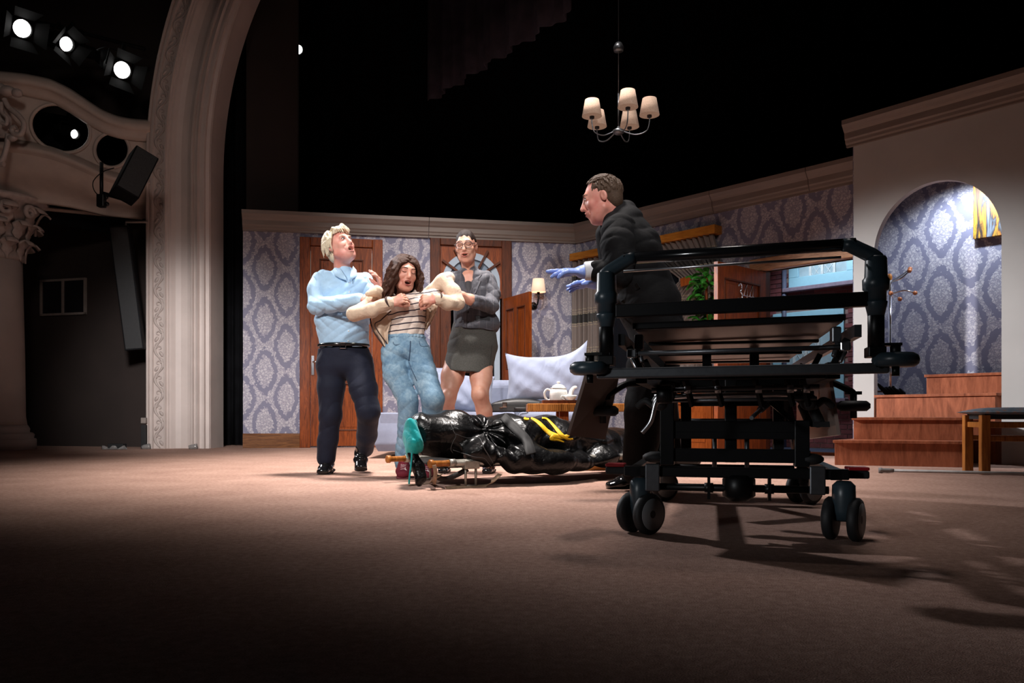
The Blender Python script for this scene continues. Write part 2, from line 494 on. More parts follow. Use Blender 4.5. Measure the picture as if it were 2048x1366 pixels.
    def mesh(s):
        h = s.h
        lo = np.min([p[1] for p in s.p if p[4] > 0], axis=0) - 0.03; hi = np.max([p[2] for p in s.p if p[4] > 0], axis=0) + 0.03
        N = np.ceil((hi - lo) / h).astype(int) + 1
        ax = [(lo[i] + h * np.arange(N[i])).astype(np.float32) for i in range(3)]
        f = np.full(N, 0.25, np.float32)
        for fn, l, u, k, op in s.p:
            pad = k + 3 * h
            i0 = np.clip(np.floor((l - pad - lo) / h).astype(int), 0, N); i1 = np.clip(np.ceil((u + pad - lo) / h).astype(int) + 1, 0, N)
            if np.any(i1 <= i0): continue
            sl = tuple(slice(i0[i], i1[i]) for i in range(3))
            x = ax[0][sl[0]][:, None, None]; y = ax[1][sl[1]][None, :, None]; z = ax[2][sl[2]][None, None, :]
            f[sl] = s._comb(f[sl], fn(x, y, z).astype(np.float32), k, op)
        if s.disp:
            idx = np.nonzero(np.abs(f) < 0.035)
            x, y, z = ax[0][idx[0]], ax[1][idx[1]], ax[2][idx[2]]
            for d in s.disp: f[idx] += d(x, y, z).astype(np.float32)
        return nets(f, lo, h)
def nets(f, lo, h):
    s = f < 0
    n = [d - 1 for d in f.shape]
    cnt = np.zeros(n, np.int8)
    for dx in (0, 1):
        for dy in (0, 1):
            for dz in (0, 1):
                cnt += s[dx:dx + n[0], dy:dy + n[1], dz:dz + n[2]]
    act = np.nonzero((cnt > 0) & (cnt < 8))
    idx = np.full(n, -1, np.int32); idx[act] = np.arange(len(act[0]))
    cs = [(a, b, c) for a in (0, 1) for b in (0, 1) for c in (0, 1)]
    val = {c: f[act[0] + c[0], act[1] + c[1], act[2] + c[2]] for c in cs}
    acc = np.zeros((len(act[0]), 3), np.float64); num = np.zeros(len(act[0]))
    for c in cs:
        for a in range(3):
            if c[a]: continue
            e = list(c); e[a] = 1; e = tuple(e)
            va, vb = val[c], val[e]; m = (va < 0) != (vb < 0)
            t = np.where(m, va / np.where(m, va - vb, 1), 0)
            p = np.zeros((len(t), 3)); p[:] = c; p[:, a] = t
            acc[m] += p[m]; num += m
    pos = np.stack(act, 1) + acc / num[:, None]
    verts = pos * h + lo
    quads = []
    for a in range(3):
        b, c = (a + 1) % 3, (a + 2) % 3
        s0 = np.take(s, range(0, s.shape[a] - 1), a); s1 = np.take(s, range(1, s.shape[a]), a)
        e = np.nonzero(s0 != s1)
        ok = (e[b] > 0) & (e[c] > 0) & (e[b] < n[b]) & (e[c] < n[c])
        e = [q[ok] for q in e]; inside = s0[tuple(e)]
        def cell(db, dc):
            q = [x.copy() for x in e]; q[b] = q[b] - db; q[c] = q[c] - dc
            return idx[tuple(q)]
        q = np.stack([cell(1, 1), cell(0, 1), cell(0, 0), cell(1, 0)], 1)
        q[~inside] = q[~inside][:, ::-1]
        quads.append(q)
    return verts, np.concatenate(quads)
def soft(name, fields, mat, parent=None, smooth=2, label=None, kind=None, mats=None):
    """one mesh object out of one or several implicit fields"""
    if not isinstance(fields, (list, tuple)): fields = [fields]
    vs, qs, nv, mi = [], [], 0, []
    for i, F in enumerate(fields):
        v, q = F.mesh(); vs.append(v); qs.append(q + nv); nv += len(v); mi.append(np.full(len(q), i, np.int32))
    v = np.concatenate(vs); q = np.concatenate(qs)
    if parent is not None and parent.name in WM:
        mi4 = np.array(WM[parent.name].inverted()); v = v @ mi4[:3, :3].T + mi4[:3, 3]
    me = bpy.data.meshes.new(name)
    me.vertices.add(len(v)); me.vertices.foreach_set('co', v.astype(np.float32).ravel())
    me.loops.add(q.size); me.loops.foreach_set('vertex_index', q.astype(np.int32).ravel())
    me.polygons.add(len(q)); me.polygons.foreach_set('loop_start', np.arange(0, q.size, 4, dtype=np.int32))
    me.polygons.foreach_set('use_smooth', np.ones(len(q), bool))
    me.update(calc_edges=True); me.validate()
    for m in (mats or [mat]): me.materials.append(m)
    if mats: me.polygons.foreach_set('material_index', np.concatenate(mi))
    o = link_mesh(name, me, parent)
    WM[o.name] = WM[parent.name].copy() if parent is not None and parent.name in WM else Matrix.Identity(4)
    if smooth:
        md = o.modifiers.new('smooth', 'SMOOTH'); md.factor = 0.5; md.iterations = smooth
    if label: o['label'] = label
    if kind: o['kind'] = kind
    return o
def folds(amp, freq, direction, seed=0, warp=2.0, sharp=False):
    """cloth folds: warped ripples running across `direction`"""
    rs = np.random.RandomState(seed); d = nrm(direction)
    ws = [(rs.randn(3) * 6, rs.rand() * 6.28) for _ in range(3)]
    ph = rs.rand() * 6.28
    def fn(x, y, z):
        w_ = sum(np.sin(x * a[0] + y * a[1] + z * a[2] + p) for a, p in ws)
        t = (x * d[0] + y * d[1] + z * d[2]) * freq + warp * w_ + ph
        m = 0.5 + 0.5 * np.sin(x * ws[0][0][1] * 1.7 + z * ws[1][0][0] * 1.9 + y * 5 + seed)
        if sharp: q = 0.6 - np.abs(np.sin(t * 0.5)) ** 0.6
        else: q = np.sin(t) * 0.5
        return amp * q * m * 1.6
    return fn
# ================================================================== THE SETTING
# ---- carpeted stage floor
m, nt, b = new_mat('brown_carpet')
v = coords(nt, 'Object')
n1 = noise(nt, v, 260, 3); n2 = noise(nt, v, 3, 4); n3 = noise(nt, v, 45, 4)
c = ramp(nt, mth(nt, 'ADD', mth(nt, 'MULTIPLY', n1, 0.45), mth(nt, 'ADD', mth(nt, 'MULTIPLY', n3, 0.35), mth(nt, 'MULTIPLY', n2, 0.2))),
         [(0.34, srgb(134, 104, 92)), (0.5, srgb(172, 138, 124)), (0.66, srgb(202, 170, 154))])
nt.links.new(c, b.inputs['Base Color']); b.inputs['Roughness'].default_value = 0.95
b.inputs['Specular IOR Level'].default_value = 0.1
bump(nt, b, n1, 0.5, 0.006)
M['carpet'] = m
struct('floor', MB().bx(-9, 9, -3, 16, -0.2, 0), M['carpet'])
struct('ceiling', MB().bx(-12, 12, -6, 17, 9.0, 9.1), M['black_cloth'])
# black masking round the stage: upstage drop and side walls of the dark stage house
def drape(name, label, A, B, z0, z1, amp=0.07, waves=10, nu=120, mat='black_cloth'):
    A = Vector((A[0], A[1], 0)); B = Vector((B[0], B[1], 0)); d = (B - A); n = Vector((-d.y, d.x, 0)).normalized()
    rs = random.Random(len(label)); ph = [rs.random() * 6.28 for _ in range(3)]
    def fn(s, t):
        o = amp * (math.sin(s * waves * 6.28 + ph[0]) + 0.5 * math.sin(s * waves * 2.7 * 6.28 + ph[1])) * (0.75 + 0.25 * math.sin(t * 2 + ph[2]))
        q = A + d * s + n * o; zz = z0(s) if callable(z0) else z0
        return (q.x, q.y, zz + (z1 - zz) * t)
    o = obj(name, MB().grid(fn, nu, 8), M[mat], solid=0.012)
    return tag(o, label, 'curtain')
drape('stage_curtain', 'black upstage drop hanging behind the room flats across the dark stage', (-3.6, 13.2), (9.5, 12.6), 0.01, 8.8, 0.06, 22, 260)
drape('stage_curtain', 'black leg curtain filling the gap between proscenium pillar and papered wall', (-4.35, 11.0), (-3.15, 11.25), 0.01, 8.8, 0.05, 5, 90)
M['border_cloth'] = plain('border_serge', (0.03, 0.026, 0.034, 1), 0.95, var=0.3, scale=6, spec=0.05)
drape('stage_curtain', 'dim black border curtain hung across the top, its hem sloping up to the right',
      (-1.05, 10.2), (0.62, 7.9), 4.42, 8.8, 0.05, 6, 120, 'border_cloth')
# dim brown-black masking flat over the left end of the papered wall
tag(obj('masking_flat', MB().bx(-3.62, -2.92, 10.9, 10.96, 0.01, 6.1), plain('masking_brown', srgb(48, 40, 37), 0.9, var=0.1, scale=3)),
    'dim brown masking flat standing behind the left end of the papered wall', 'flat')
struct('wall_stage_left', MB().bx(9.8, 9.95, -6, 17, 0, 9), M['black_cloth'])
struct('wall_upstage', MB().bx(-12, 12, 16.0, 16.15, 0, 9), M['black_cloth'])

# ---- papered walls
FB = Frame((-3.41, 10.14), (0.873, 10.92))        # wall with the two panelled doors
FR = Frame((0.873, 10.92), (3.466, 8.06))         # wall with window and street door
WH = 3.0
L = FB.L
sd = [FB.s_of(u) for u in (600, 621, 745, 765, 860, 880, 1004, 1022)]
op0, op1, oph = sd[5] - 0.02, sd[6] + 0.02, 2.6
poly = [(0, 0), (op0, 0), (op0, oph), (op1, oph), (op1, 0), (L, 0), (L, WH), (0, WH)]
struct('wall_back', MB().prism(poly, 0, 0.06), M['wallpaper'], FB.A, FB.rz)
dd0, dd1, ddh = FR.s_of(1527), FR.L - 0.03, 2.0
w0, w1, wz0, wz1 = 0.25, 1.95, 0.95, 2.42
poly = [(0, 0), (dd0, 0), (dd0, ddh), (dd1, ddh), (dd1, 0), (FR.L, 0), (FR.L, WH), (0, WH)]
wr_ = struct('wall_right', MB().prism(poly, 0, 0.06), M['wallpaper'], FR.A, FR.rz)
# dark void behind the open inner door
struct('wall_hall', MB().bx(-1.2, 0.6, 12.2, 12.3, 0, 3.0), M['black_cloth'])

def cornice(idx, fr, s0, s1, z, splits, hgt=0.245, proj=0.12, ret=0.0):
    root = setting('trim_%d' % idx, fr.A, fr.rz)
    prof = [(0, 0), (-0.03, 0), (-0.03, 0.02), (-0.045, 0.035), (-0.05, 0.06), (-0.062, 0.075), (-0.066, 0.13), (-0.085, 0.15), (-0.1, 0.175),
            (-0.112, 0.19), (-0.12, 0.2), (-0.12, hgt), (0, hgt)]
    prof = [(a * proj / 0.12, q) for a, q in prof]
    cuts = [s0] + splits + [s1]
    for i in range(len(cuts) - 1):
        a, e = cuts[i] + (0.003 if i else 0), cuts[i + 1] - (0.003 if i < len(cuts) - 2 else 0)
        mb = MB().prism(prof, a, e, lambda p, q, d: (d, p, z - hgt + q))
        obj('cornice_length', mb, M['cornice'], root)
cornice(1, FB, 0, L + 0.02, WH, [FB.s_of(857)])
cornice(2, FR, 0.0, FR.L + 0.05, WH, [FR.s_of(1430), FR.s_of(1622)])
# skirting boards
bs = [(0.0, sd[0]), (sd[3], sd[4]), (sd[7], L - 0.02)]
root = setting('baseboard_back', FB.A, FB.rz)
for a, e in bs:
    obj('skirting_board', MB().prism([(0, 0), (-0.022, 0), (-0.022, 0.165), (-0.012, 0.185), (0, 0.185)], a, e, lambda p, q, d: (d, p, q)), M['base_wood'], root)
root = setting('baseboard_right', FR.A, FR.rz)
obj('skirting_board', MB().prism([(0, 0), (-0.022, 0), (-0.022, 0.165), (-0.012, 0.185), (0, 0.185)], 0.02, dd0 - 0.1, lambda p, q, d: (d, p, q)), M['base_wood'], root)

# ---- panelled doors
def panel(mb, x0, x1, z0, z1, y, d=0.012, rim=0.03):
    """raised moulding ring round a sunk panel field"""
    for (a, e, f, g) in ((x0, x1, z0, z0 + rim), (x0, x1, z1 - rim, z1), (x0, x0 + rim, z0 + rim, z1 - rim), (x1 - rim, x1, z0 + rim, z1 - rim)):
        mb.bx(a, e, y - d, y + d, f, g)
def door_leaf(parent, w, h, t, mat, panels, name='leaf'):
    """stile and rail leaf in local x 0..w, y 0..t, panels = list of (x0,x1,z0,z1)"""
    g = MB()
    xs = sorted({0, w} | {p[0] for p in panels} | {p[1] for p in panels}); zs = sorted({0.01, h} | {p[2] for p in panels} | {p[3] for p in panels})
    for i in range(len(xs) - 1):
        for j in range(len(zs) - 1):
            cx, cz = (xs[i] + xs[i + 1]) / 2, (zs[j] + zs[j + 1]) / 2
            if any(p[0] < cx < p[1] and p[2] < cz < p[3] for p in panels): continue
            g.bx(xs[i], xs[i + 1], 0, t, zs[j], zs[j + 1])
    lf = obj(name, g, mat, parent)
    for p in panels:
        q = MB().bx(p[0], p[1], t * 0.35, t * 0.65, p[2], p[3])
        q.bx(p[0] + 0.05, p[1] - 0.05, t * 0.2, t * 0.8, p[2] + 0.05, p[3] - 0.05)
        pp = obj('door_panel', q, mat, parent, bevel=0.008)
        r_ = MB(); panel(r_, p[0], p[1], p[2], p[3], t / 2, t / 2 + 0.006, 0.02)
        obj('panel_moulding', r_, M['door_dark'], pp, bevel=0.006)
    return lf
d1h = 2.70
root = setting('door_1', FB.w(sd[0], 0, 0), FB.rz)
fw = sd[1] - sd[0]; W = sd[3] - sd[0]
for nm, x0, x1, z0, z1 in (('jamb', 0, fw, 0, d1h), ('jamb', W - fw, W, 0, d1h), ('head', fw, W - fw, d1h - 0.11, d1h)):
    obj(nm, MB().bx(x0, x1, -0.05, 0, z0, z1), M['door_wood'], root, bevel=0.008)
sub = door_leaf(root, 0.1, 0.1, 0.03, M['door_wood'], []) if False else None
leaf = bpy.data.objects.new('leaf', None)
lw = W - 2 * fw - 0.01
def at_xy(o, x, y, z=0): o.location = (x, y, z); return o
n0 = set(root.children)
door_leaf(root, lw, d1h - 0.13, 0.035, M['door_wood'], [(0.11, lw - 0.11, 1.0, d1h - 0.28), (0.11, lw - 0.11, 0.2, 0.82)])
for o in list(root.children):
    if o not in n0: o.location = (fw + 0.005, -0.037, 0.012)
h = MB().bx(fw + 0.012, fw + 0.05, -0.052, -0.037, 0.93, 1.18)
hp = obj('handle_plate', h, M['chrome'], root, bevel=0.004, label='chrome lever plate')
obj('lever_handle', MB().tube([(fw + 0.03, -0.05, 1.1), (fw + 0.03, -0.09, 1.1), (fw + 0.13, -0.095, 1.1)], 0.009), M['chrome'], hp)
obj('light_bead', MB().bx(fw + 0.002, fw + 0.008, -0.052, -0.04, 2.1, 2.52), M['plaster'], root)
obj('light_bead', MB().bx(W - fw - 0.008, W - fw - 0.002, -0.052, -0.04, 2.1, 2.52), M['plaster'], root)

# door_2: arched doorway with fanlight, its half-leaf standing open into the room
root = setting('door_2', FB.w(sd[4], 0, 0), FB.rz)
W = sd[7] - sd[4]; fw = sd[5] - sd[4]; zt = 2.75
for nm, x0, x1, z0, z1 in (('jamb', 0, fw, 0, zt), ('jamb', W - fw, W, 0, zt), ('head', fw, W - fw, zt - 0.09, zt)):
    obj(nm, MB().bx(x0, x1, -0.06, 0.02, z0, z1), M['door_dark'], root, bevel=0.008)
# spandrel board with a round-headed opening
cx = W / 2; rad = 0.385; zs = 2.19
arc = [(cx + rad * math.cos(a), zs + rad * math.sin(a)) for a in np.linspace(0, math.pi, 25)]
poly = [(fw, zt - 0.09), (fw, 2.03), (cx - rad, 2.03)] + arc[::-1] + [(cx + rad, 2.03), (W - fw, 2.03), (W - fw, zt - 0.09)]
obj('spandrel', MB().prism(poly, -0.03, 0.0), M['door_wood'], root)
def ring(cx, cz, r0, r1, y0, y1, a0=0, a1=math.pi, n=28):
    po = [(cx + r1 * math.cos(a), cz + r1 * math.sin(a)) for a in np.linspace(a0, a1, n)]
    pi_ = [(cx + r0 * math.cos(a), cz + r0 * math.sin(a)) for a in np.linspace(a1, a0, n)]
    return MB().prism(po + pi_, y0, y1)
M['pale_paint'] = plain('pale_blue_white_paint', srgb(150, 162, 176), 0.5, var=0.03)
obj('arch_trim', ring(cx, zs, rad - 0.085, rad, -0.045, 0.0), M['pale_paint'], root, label='pale painted round arch')
obj('arch_leg', MB().bx(cx + rad - 0.075, cx + rad, -0.045, 0.0, 0.0, zs), M['pale_paint'], root)
obj('arch_leg', MB().bx(cx - rad, cx - rad + 0.04, -0.045, 0.0, 1.97, zs), M['pale_paint'], root)
M['fan_glass'] = plain('bluish_fanlight_glass', srgb(120, 134, 150), 0.15, var=0.05)
obj('fanlight_pane', MB().prism([(cx - rad + .05, 2.03)] + [(cx + (rad - 0.05) * math.cos(a), zs + (rad - .05) * math.sin(a)) for a in np.linspace(math.pi, 0, 20)] + [(cx + rad - .05, 2.03)], -0.012, -0.006), M['fan_glass'], root)
for a in (35, 62, 118, 145):
    a = R(a)
    obj('glazing_bar', MB().bar((cx + 0.12 * math.cos(a), -0.055, zs + 0.12 * math.sin(a)), (cx + 0.47 * math.cos(a), -0.055, zs + 0.47 * math.sin(a)), 0.03, 0.035, (0, 1, 0)), M['door_dark'], root)
obj('transom', MB().bx(fw, W - fw, -0.07, -0.01, 1.97, 2.03), M['door_dark'], root, bevel=0.006)
obj('door_panel', MB().bx(fw, fw + 0.14, -0.03, 0.0, 0, 1.97), M['door_dark'], root)
# the open half of that door
hx = FB.w(sd[6], -0.03, 0); fx = P(1058, 830, 10.04)
dv = Vector((fx.x - hx.x, fx.y - hx.y, 0)); lw = dv.length
lf = setting('door_3', hx, math.atan2(dv.y, dv.x))
door_leaf(lf, lw, 1.97, 0.04, M['door_wood'], [(0.1, lw / 2 - 0.04, 1.02, 1.82), (lw / 2 + 0.04, lw - 0.1, 1.02, 1.82), (0.1, lw - 0.1, 0.2, 0.86)])
obj('door_knob', MB().tube([(lw - 0.05, -0.05, 0.98), (lw - 0.05, 0.09, 0.98)], 0.01).ell((lw - 0.05, -0.055, 0.98), (0.028, 0.02, 0.028)), M['chrome'], lf, label='chrome knob')

# ---- street door 344, standing open, with its oak lintel
root = setting('door_4', FR.w(0, 0, 0), FR.rz)
la, lb = FR.s_of(1507), FR.L + 0.02
obj('lintel', MB().bx(la, lb, -0.09, 0.08, 2.0, 2.135), M['lintel'], root, bevel=0.01, label='rough light oak beam')
obj('jamb', MB().bx(dd0 - 0.03, dd0 + 0.03, -0.03, 0.09, 0, 2.0), M['door_dark'], root)
obj('threshold', MB().bx(dd0, dd1, -0.02, 0.12, 0, 0.03), M['door_dark'], root)
hx = Vector((2.765, 8.83, 0)); fx = Vector((2.07, 8.2, 0)); dv = fx - hx; lw = dv.length
lf = setting('door_5', hx, math.atan2(dv.y, dv.x))
door_leaf(lf, lw, 1.99, 0.045, M['door_wood'], [(0.12, lw - 0.12, 0.98, 1.84), (0.12, lw - 0.12, 0.16, 0.84)])
# house number 3 4 4 in chrome, one mesh per figure, fixed to the panel on the room side
def glyph(strokes, w, x, z, nm='house_number', h=0.15):
    g = MB()
    for st in strokes:
        g.tube([(x - p * w, 0.061, z + q * h) for p, q in st], 0.0095, 8)
    o = obj(nm, g, M['chrome'], lf); return o
a3 = [(0.08, 0.95), (0.3, 1.15), (0.6, 1.2), (0.85, 1.02), (0.82, 0.78), (0.45, 0.62), (0.85, 0.5), (0.95, 0.22), (0.65, 0.0), (0.3, 0.02), (0.05, 0.2)]
gw = 0.085
x0 = lw * 0.63
glyph([a3], gw, x0, 1.625)
for k in (1, 2):
    glyph([[(0.68, 0.0), (0.68, 1.2), (0.0, 0.38), (0.95, 0.38)]], gw, x0 - k * 0.112, 1.625)
for zz in (1.7, 0.3):
    obj('hinge', MB().cyl((0.0, 0.0, zz), (0.0, 0.0, zz + 0.1), 0.01), M['chrome'], lf)

# ---- brick house front seen through the street door
nb = Vector((0.741, 0.672, 0)) * 1.45
FH = Frame((FR.w(dd0 - 0.9, 0, 0) + nb)[:2], (FR.w(FR.L + 1.3, 0, 0) + nb)[:2])
root = setting('wall_outside', FH.A, FH.rz)
obj('mortar_bed', MB().bx(0, FH.L, 0, 0.08, 0, 3.4), plain('mortar', srgb(130, 110, 108), 0.9), root)
M['brick'] = plain('dark_red_brick', srgb(112, 58, 62), 0.85, var=0.35, scale=9, bs=0.3, bscale=50)
M['brick2'] = plain('brown_red_brick', srgb(92, 52, 58), 0.85, var=0.3, scale=9, bs=0.3, bscale=50)
bw, bh = 0.17, 0.058
wins = []
s_a, z_a = FH.pt(1580, 578); s_b, _ = FH.pt(1722, 560)
wins.append((s_a, s_b, z_a, z_a + 0.85))
s_c, z_c = FH.pt(1548, 640); s_d, _ = FH.pt(1690, 630)
wins.append((s_c, s_d, 0.62, z_c + 0.07))
protos = []
for k in range(2):
    protos.append(None)
svis0, svis1 = FH.s_of(1518), FH.s_of(1712)
row = 0; z = 0.02; cnt = 0; rest = MB()
while z < 2.75:
    s = svis0 - bw - (bw / 2 if row % 2 else 0)
    while s < svis1:
        if not any(a - 0.02 < s + bw / 2 < b_ + 0.02 and c_ - 0.05 < z + bh / 2 < d_ + 0.02 for a, b_, c_, d_ in wins):
            if z > 1.28 and z < 2.45 and cnt < 290:
                k = random.choice((0, 0, 1))
                if protos[k] is None:
                    o = obj('brick', MB().bx(0, bw - 0.009, -0.012, 0.0, 0, bh - 0.009), M['brick' if k == 0 else 'brick2'], root); protos[k] = o
                else: o = reuse(protos[k], 'brick', root)
                o.location = (s, random.uniform(-0.003, 0.002), z); cnt += 1
            else:
                rest.bx(s, s + bw - 0.009, -0.012, 0, z, z + bh - 0.009)
        s += bw
    z += bh; row += 1
obj('brickwork', rest, M['brick'], root, kind='stuff')
M['blue_paint'] = plain('pale_blue_window_paint', srgb(150, 196, 216), 0.5, var=0.03)
M['net_glass'] = plain('netted_glass', srgb(158, 180, 192), 0.2, var=0.12, scale=8)
M['lead'] = plain('white_lead_strip', srgb(196, 204, 208), 0.5)
def sash(idx, a, e, z0, z1, lat=True):
    r_ = setting('window_%d' % idx, FH.A, FH.rz)
    for nm, q in (('frame', (a, e, -0.035, 0.0, z0, z0 + 0.13)), ('frame', (a, e, -0.035, 0, z1 - 0.08, z1)), ('frame', (a, a + 0.13, -0.035, 0, z0 + .13, z1 - .08)), ('frame', (e - 0.16, e, -0.035, 0, z0 + .13, z1 - .08))):
        obj(nm, MB().bx(*q), M['blue_paint'], r_, bevel=0.006)
    obj('sill', MB().bx(a - 0.05, e + 0.05, -0.11, 0.0, z0 - 0.05, z0), plain('mauve_stone_sill', srgb(124, 110, 128), 0.8), r_, bevel=0.008)
    n = 4; x0 = a + 0.13; x1 = e - 0.16; dx = (x1 - x0) / n
    for i in range(n):
        p = obj('pane', MB().bx(x0 + i * dx, x0 + (i + 1) * dx, -0.012, -0.006, z0 + 0.13, z1 - 0.08), M['net_glass'], r_)
        if i in (1, 2) and lat:
            g = MB(); xa = x0 + i * dx; hh = z1 - z0 - 0.21
            k = 0; st = dx / 2
            for sgn in (1, -1):
                q = -2.0
                while q < hh + dx * 2:
                    # diamond leading clipped to the pane
                    pts = []
                    for t in np.linspace(0, 1, 12):
                        xx = xa + t * dx; zz = z0 + 0.13 + q + sgn * t * dx * 1.4
                        if z0 + 0.13 <= zz <= z1 - 0.08: pts.append((xx, -0.014, zz))
                    if len(pts) > 1: g.bar(pts[0], pts[-1], 0.006, 0.006)
                    q += dx * 0.7
            obj('leading', g, M['lead'], p)
    for i in range(1, n):
        obj('mullion', MB().bx(x0 + i * dx - 0.015, x0 + i * dx + 0.015, -0.03, -0.012, z0 + 0.13, z1 - 0.08), M['lead'], r_)
sash(2, *wins[0]); sash(3, *wins[1])
# drain pipe between windows and dark blue ground cloth
sp, _ = FH.pt(1597, 610)
dp = obj('drain_pipe', MB().cyl((sp - 0.16, -0.06, 0.02), (sp - 0.16, -0.06, 2.7), 0.028).cyl((sp - 0.16, -0.06, 1.4), (sp - 0.16, -0.06, 1.46), 0.036), plain('blue_grey_pipe', srgb(84, 88, 112), 0.6), None)
dp.location = FH.A; dp.rotation_euler = (0, 0, FH.rz)
tag(dp, 'blue-grey drain pipe on the brick house front beside the blue window', 'pipe')
gc = obj('ground_cloth', MB().bx(dd0 - 0.6, FR.L + 0.6, 0.13, 1.4, 0.0, 0.012), plain('dark_blue_cloth', srgb(58, 66, 92), 0.8, var=0.25, scale=5), None)
gc.location = FR.A; gc.rotation_euler = (0, 0, FR.rz)
tag(gc, 'dark blue cloth laid on the ground outside the open street door', 'cloth')

# ---- window in the right wall, mostly behind curtains
r_ = setting('window_1', FR.A, FR.rz)
for q in ((w0, w1, -0.03, 0, wz0, wz0 + 0.07), (w0, w1, -0.03, 0, wz1 - 0.07, wz1), (w0, w0 + 0.07, -0.03, 0, wz0, wz1), (w1 - 0.07, w1, -0.03, 0, wz0, wz1), ((w0 + w1) / 2 - 0.03, (w0 + w1) / 2 + 0.03, -0.03, 0, wz0, wz1)):
    obj('frame', MB().bx(*q), M['door_wood'], r_, bevel=0.005)
for a, e in ((w0 + .07, (w0 + w1) / 2 - .03), ((w0 + w1) / 2 + .03, w1 - .07)):
    obj('pane', MB().bx(a, e, -0.012, -0.006, wz0 + .07, wz1 - .07), plain('dark_glass', (0.01, 0.012, 0.016, 1), 0.08), r_)

# ---- flat with the arch, its cornice, and the stair alcove behind
FA = Frame((3.33, 7.8), (4.9, 5.94))
AH = 3.25
ja, jb = FA.s_of(1748), FA.s_of(2003); ca = (ja + jb) / 2; ra = (jb - ja) / 2; sz = 1.95
arc = [(ca + ra * math.cos(a), sz + (2.53 - sz) * math.sin(a)) for a in np.linspace(math.pi, 0, 41)]
poly = [(0, 0), (ja, 0)] + arc + [(jb, 0), (FA.L, 0), (FA.L, AH), (0, AH)]
struct('wall_arch', MB().prism(poly, 0, 0.07), M['archwall'], FA.A, FA.rz)
cornice(3, FA, -0.06, FA.L, AH + 0.03, [])
FC = Frame((3.78, 8.63), (6.2, 5.9))
struct('wall_alcove', MB().prism([(0, 0), (FC.L, 0), (FC.L, 3.3), (0, 3.3)], 0, 0.06), M['wallpaper'], FC.A, FC.rz)

struct('wall_alcove_side', MB().prism([(0, 0), (0.95, 0), (0.95, 3.3), (0, 3.3)], 0, 0.05), M['wallpaper'], (3.42, 7.9, 0), math.atan2(0.73, 0.36))
# ---- proscenium pillar and arch: plaster profile swept up the pillar and round the arch
Yp = 10.0
def pros_path(off, n=46, top=True):
    """points of the pillar edge at `off` metres from its outer edge, running up then over to the right"""
    u0 = 293 + off / 0.8 * 125
    x = (u0 - 1024) * Yp / F_PX
    zs_ = CAM_H + 500 * Yp / F_PX
    rad = 6.6 - off
    xc = x + rad
    pts = [(x, 0.0), (x, 1.2), (x, 2.4), (x, zs_)]
    for a in np.linspace(0, 1.12, n)[1:]:
        pts.append((xc - rad * math.cos(a), zs_ + rad * math.sin(a)))
    return pts
prof = [(0.0, 0.12), (0.0, -0.02), (0.02, -0.05), (0.045, -0.05), (0.05, -0.02), (0.07, -0.02), (0.075, -0.045), (0.095, -0.045), (0.1, -0.015),
        (0.235, -0.015), (0.24, -0.05), (0.262, -0.055), (0.27, -0.025), (0.29, -0.025), (0.295, -0.01), (0.32, -0.01),
        (0.36, 0.03), (0.42, 0.055), (0.5, 0.06), (0.55, 0.05), (0.56, 0.0), (0.575, -0.03), (0.6, -0.035), (0.61, 0.0), (0.63, 0.0), (0.64, -0.03), (0.665, -0.04), (0.68, 0.0),
        (0.705, 0.005), (0.715, -0.02), (0.745, -0.02), (0.75, 0.02), (0.79, 0.03), (0.8, 0.06), (0.8, 0.5)]
mb = MB(); N = None; rows = []
for off, dy in prof:
    pts = pros_path(off); rows.append([(x, Yp + dy, z) for x, z in pts]); N = len(pts)
vs = [p for r0 in rows for p in r0]; fs = []
for i in range(len(rows) - 1):
    for j in range(N - 1):
        fs.append((i * N + j, i * N + j + 1, (i + 1) * N + j + 1, (i + 1) * N + j))
mb.add(vs, fs, False)
pr = struct('wall_proscenium', mb, M['pros'])
pr['label'] = 'cream plaster proscenium pillar curving over into the arch'
# running leaf-scroll ornament in the flat band, each scroll a piece
mid = pros_path(0.168, 200)
seg = [(Vector((mid[i + 1][0] - mid[i][0], 0, mid[i + 1][1] - mid[i][1]))).length for i in range(len(mid) - 1)]
tot = sum(seg)
def along(d):
    for i, s_ in enumerate(seg):
        if d <= s_ or i == len(seg) - 1:
            t = d / s_; a, b_ = Vector((mid[i][0], 0, mid[i][1])), Vector((mid[i + 1][0], 0, mid[i + 1][1]))
            return a + (b_ - a) * t, (b_ - a).normalized()
        d -= s_
sc = MB()
sc.tube([(0.05 * math.sin(t * math.pi), 0, (t - 0.5) * 0.185) for t in np.linspace(-0.1, 1.1, 12)], [0.006 + 0.012 * math.sin(math.pi * i / 11) for i in range(12)], 6)
sc.tube([(-0.005 + 0.035 * math.cos(a) * (1 - a / 9), 0.0, 0.02 + 0.032 * math.sin(a) * (1 - a / 9)) for a in np.linspace(0, 5.2, 14)], [0.011 - 0.0006 * i for i in range(14)], 6)
sc.ell((-0.03, 0, -0.05), (0.022, 0.014, 0.04), 8, Matrix.Rotation(R(35), 3, 'Y'))
sc.ell((0.03, 0, 0.07), (0.016, 0.012, 0.032), 8, Matrix.Rotation(R(-40), 3, 'Y'))
proto = None; d = 0.12; k = 0
M['orn'] = plain('ornament_plaster', srgb(168, 154, 148), 0.55, var=0.12, scale=20)
while d < min(tot, 6.9):
    p, t = along(d); ang = math.atan2(t.x, t.z)
    if proto is None: o = obj('scroll_ornament', sc, M['orn'], pr); proto = o
    else: o = reuse(proto, 'scroll_ornament', pr)
    o.location = (p.x, Yp - 0.02, p.z); o.rotation_euler = (0, ang, 0); o.scale = (1 if k % 2 else -1, 1, 1)
    d += 0.185; k += 1
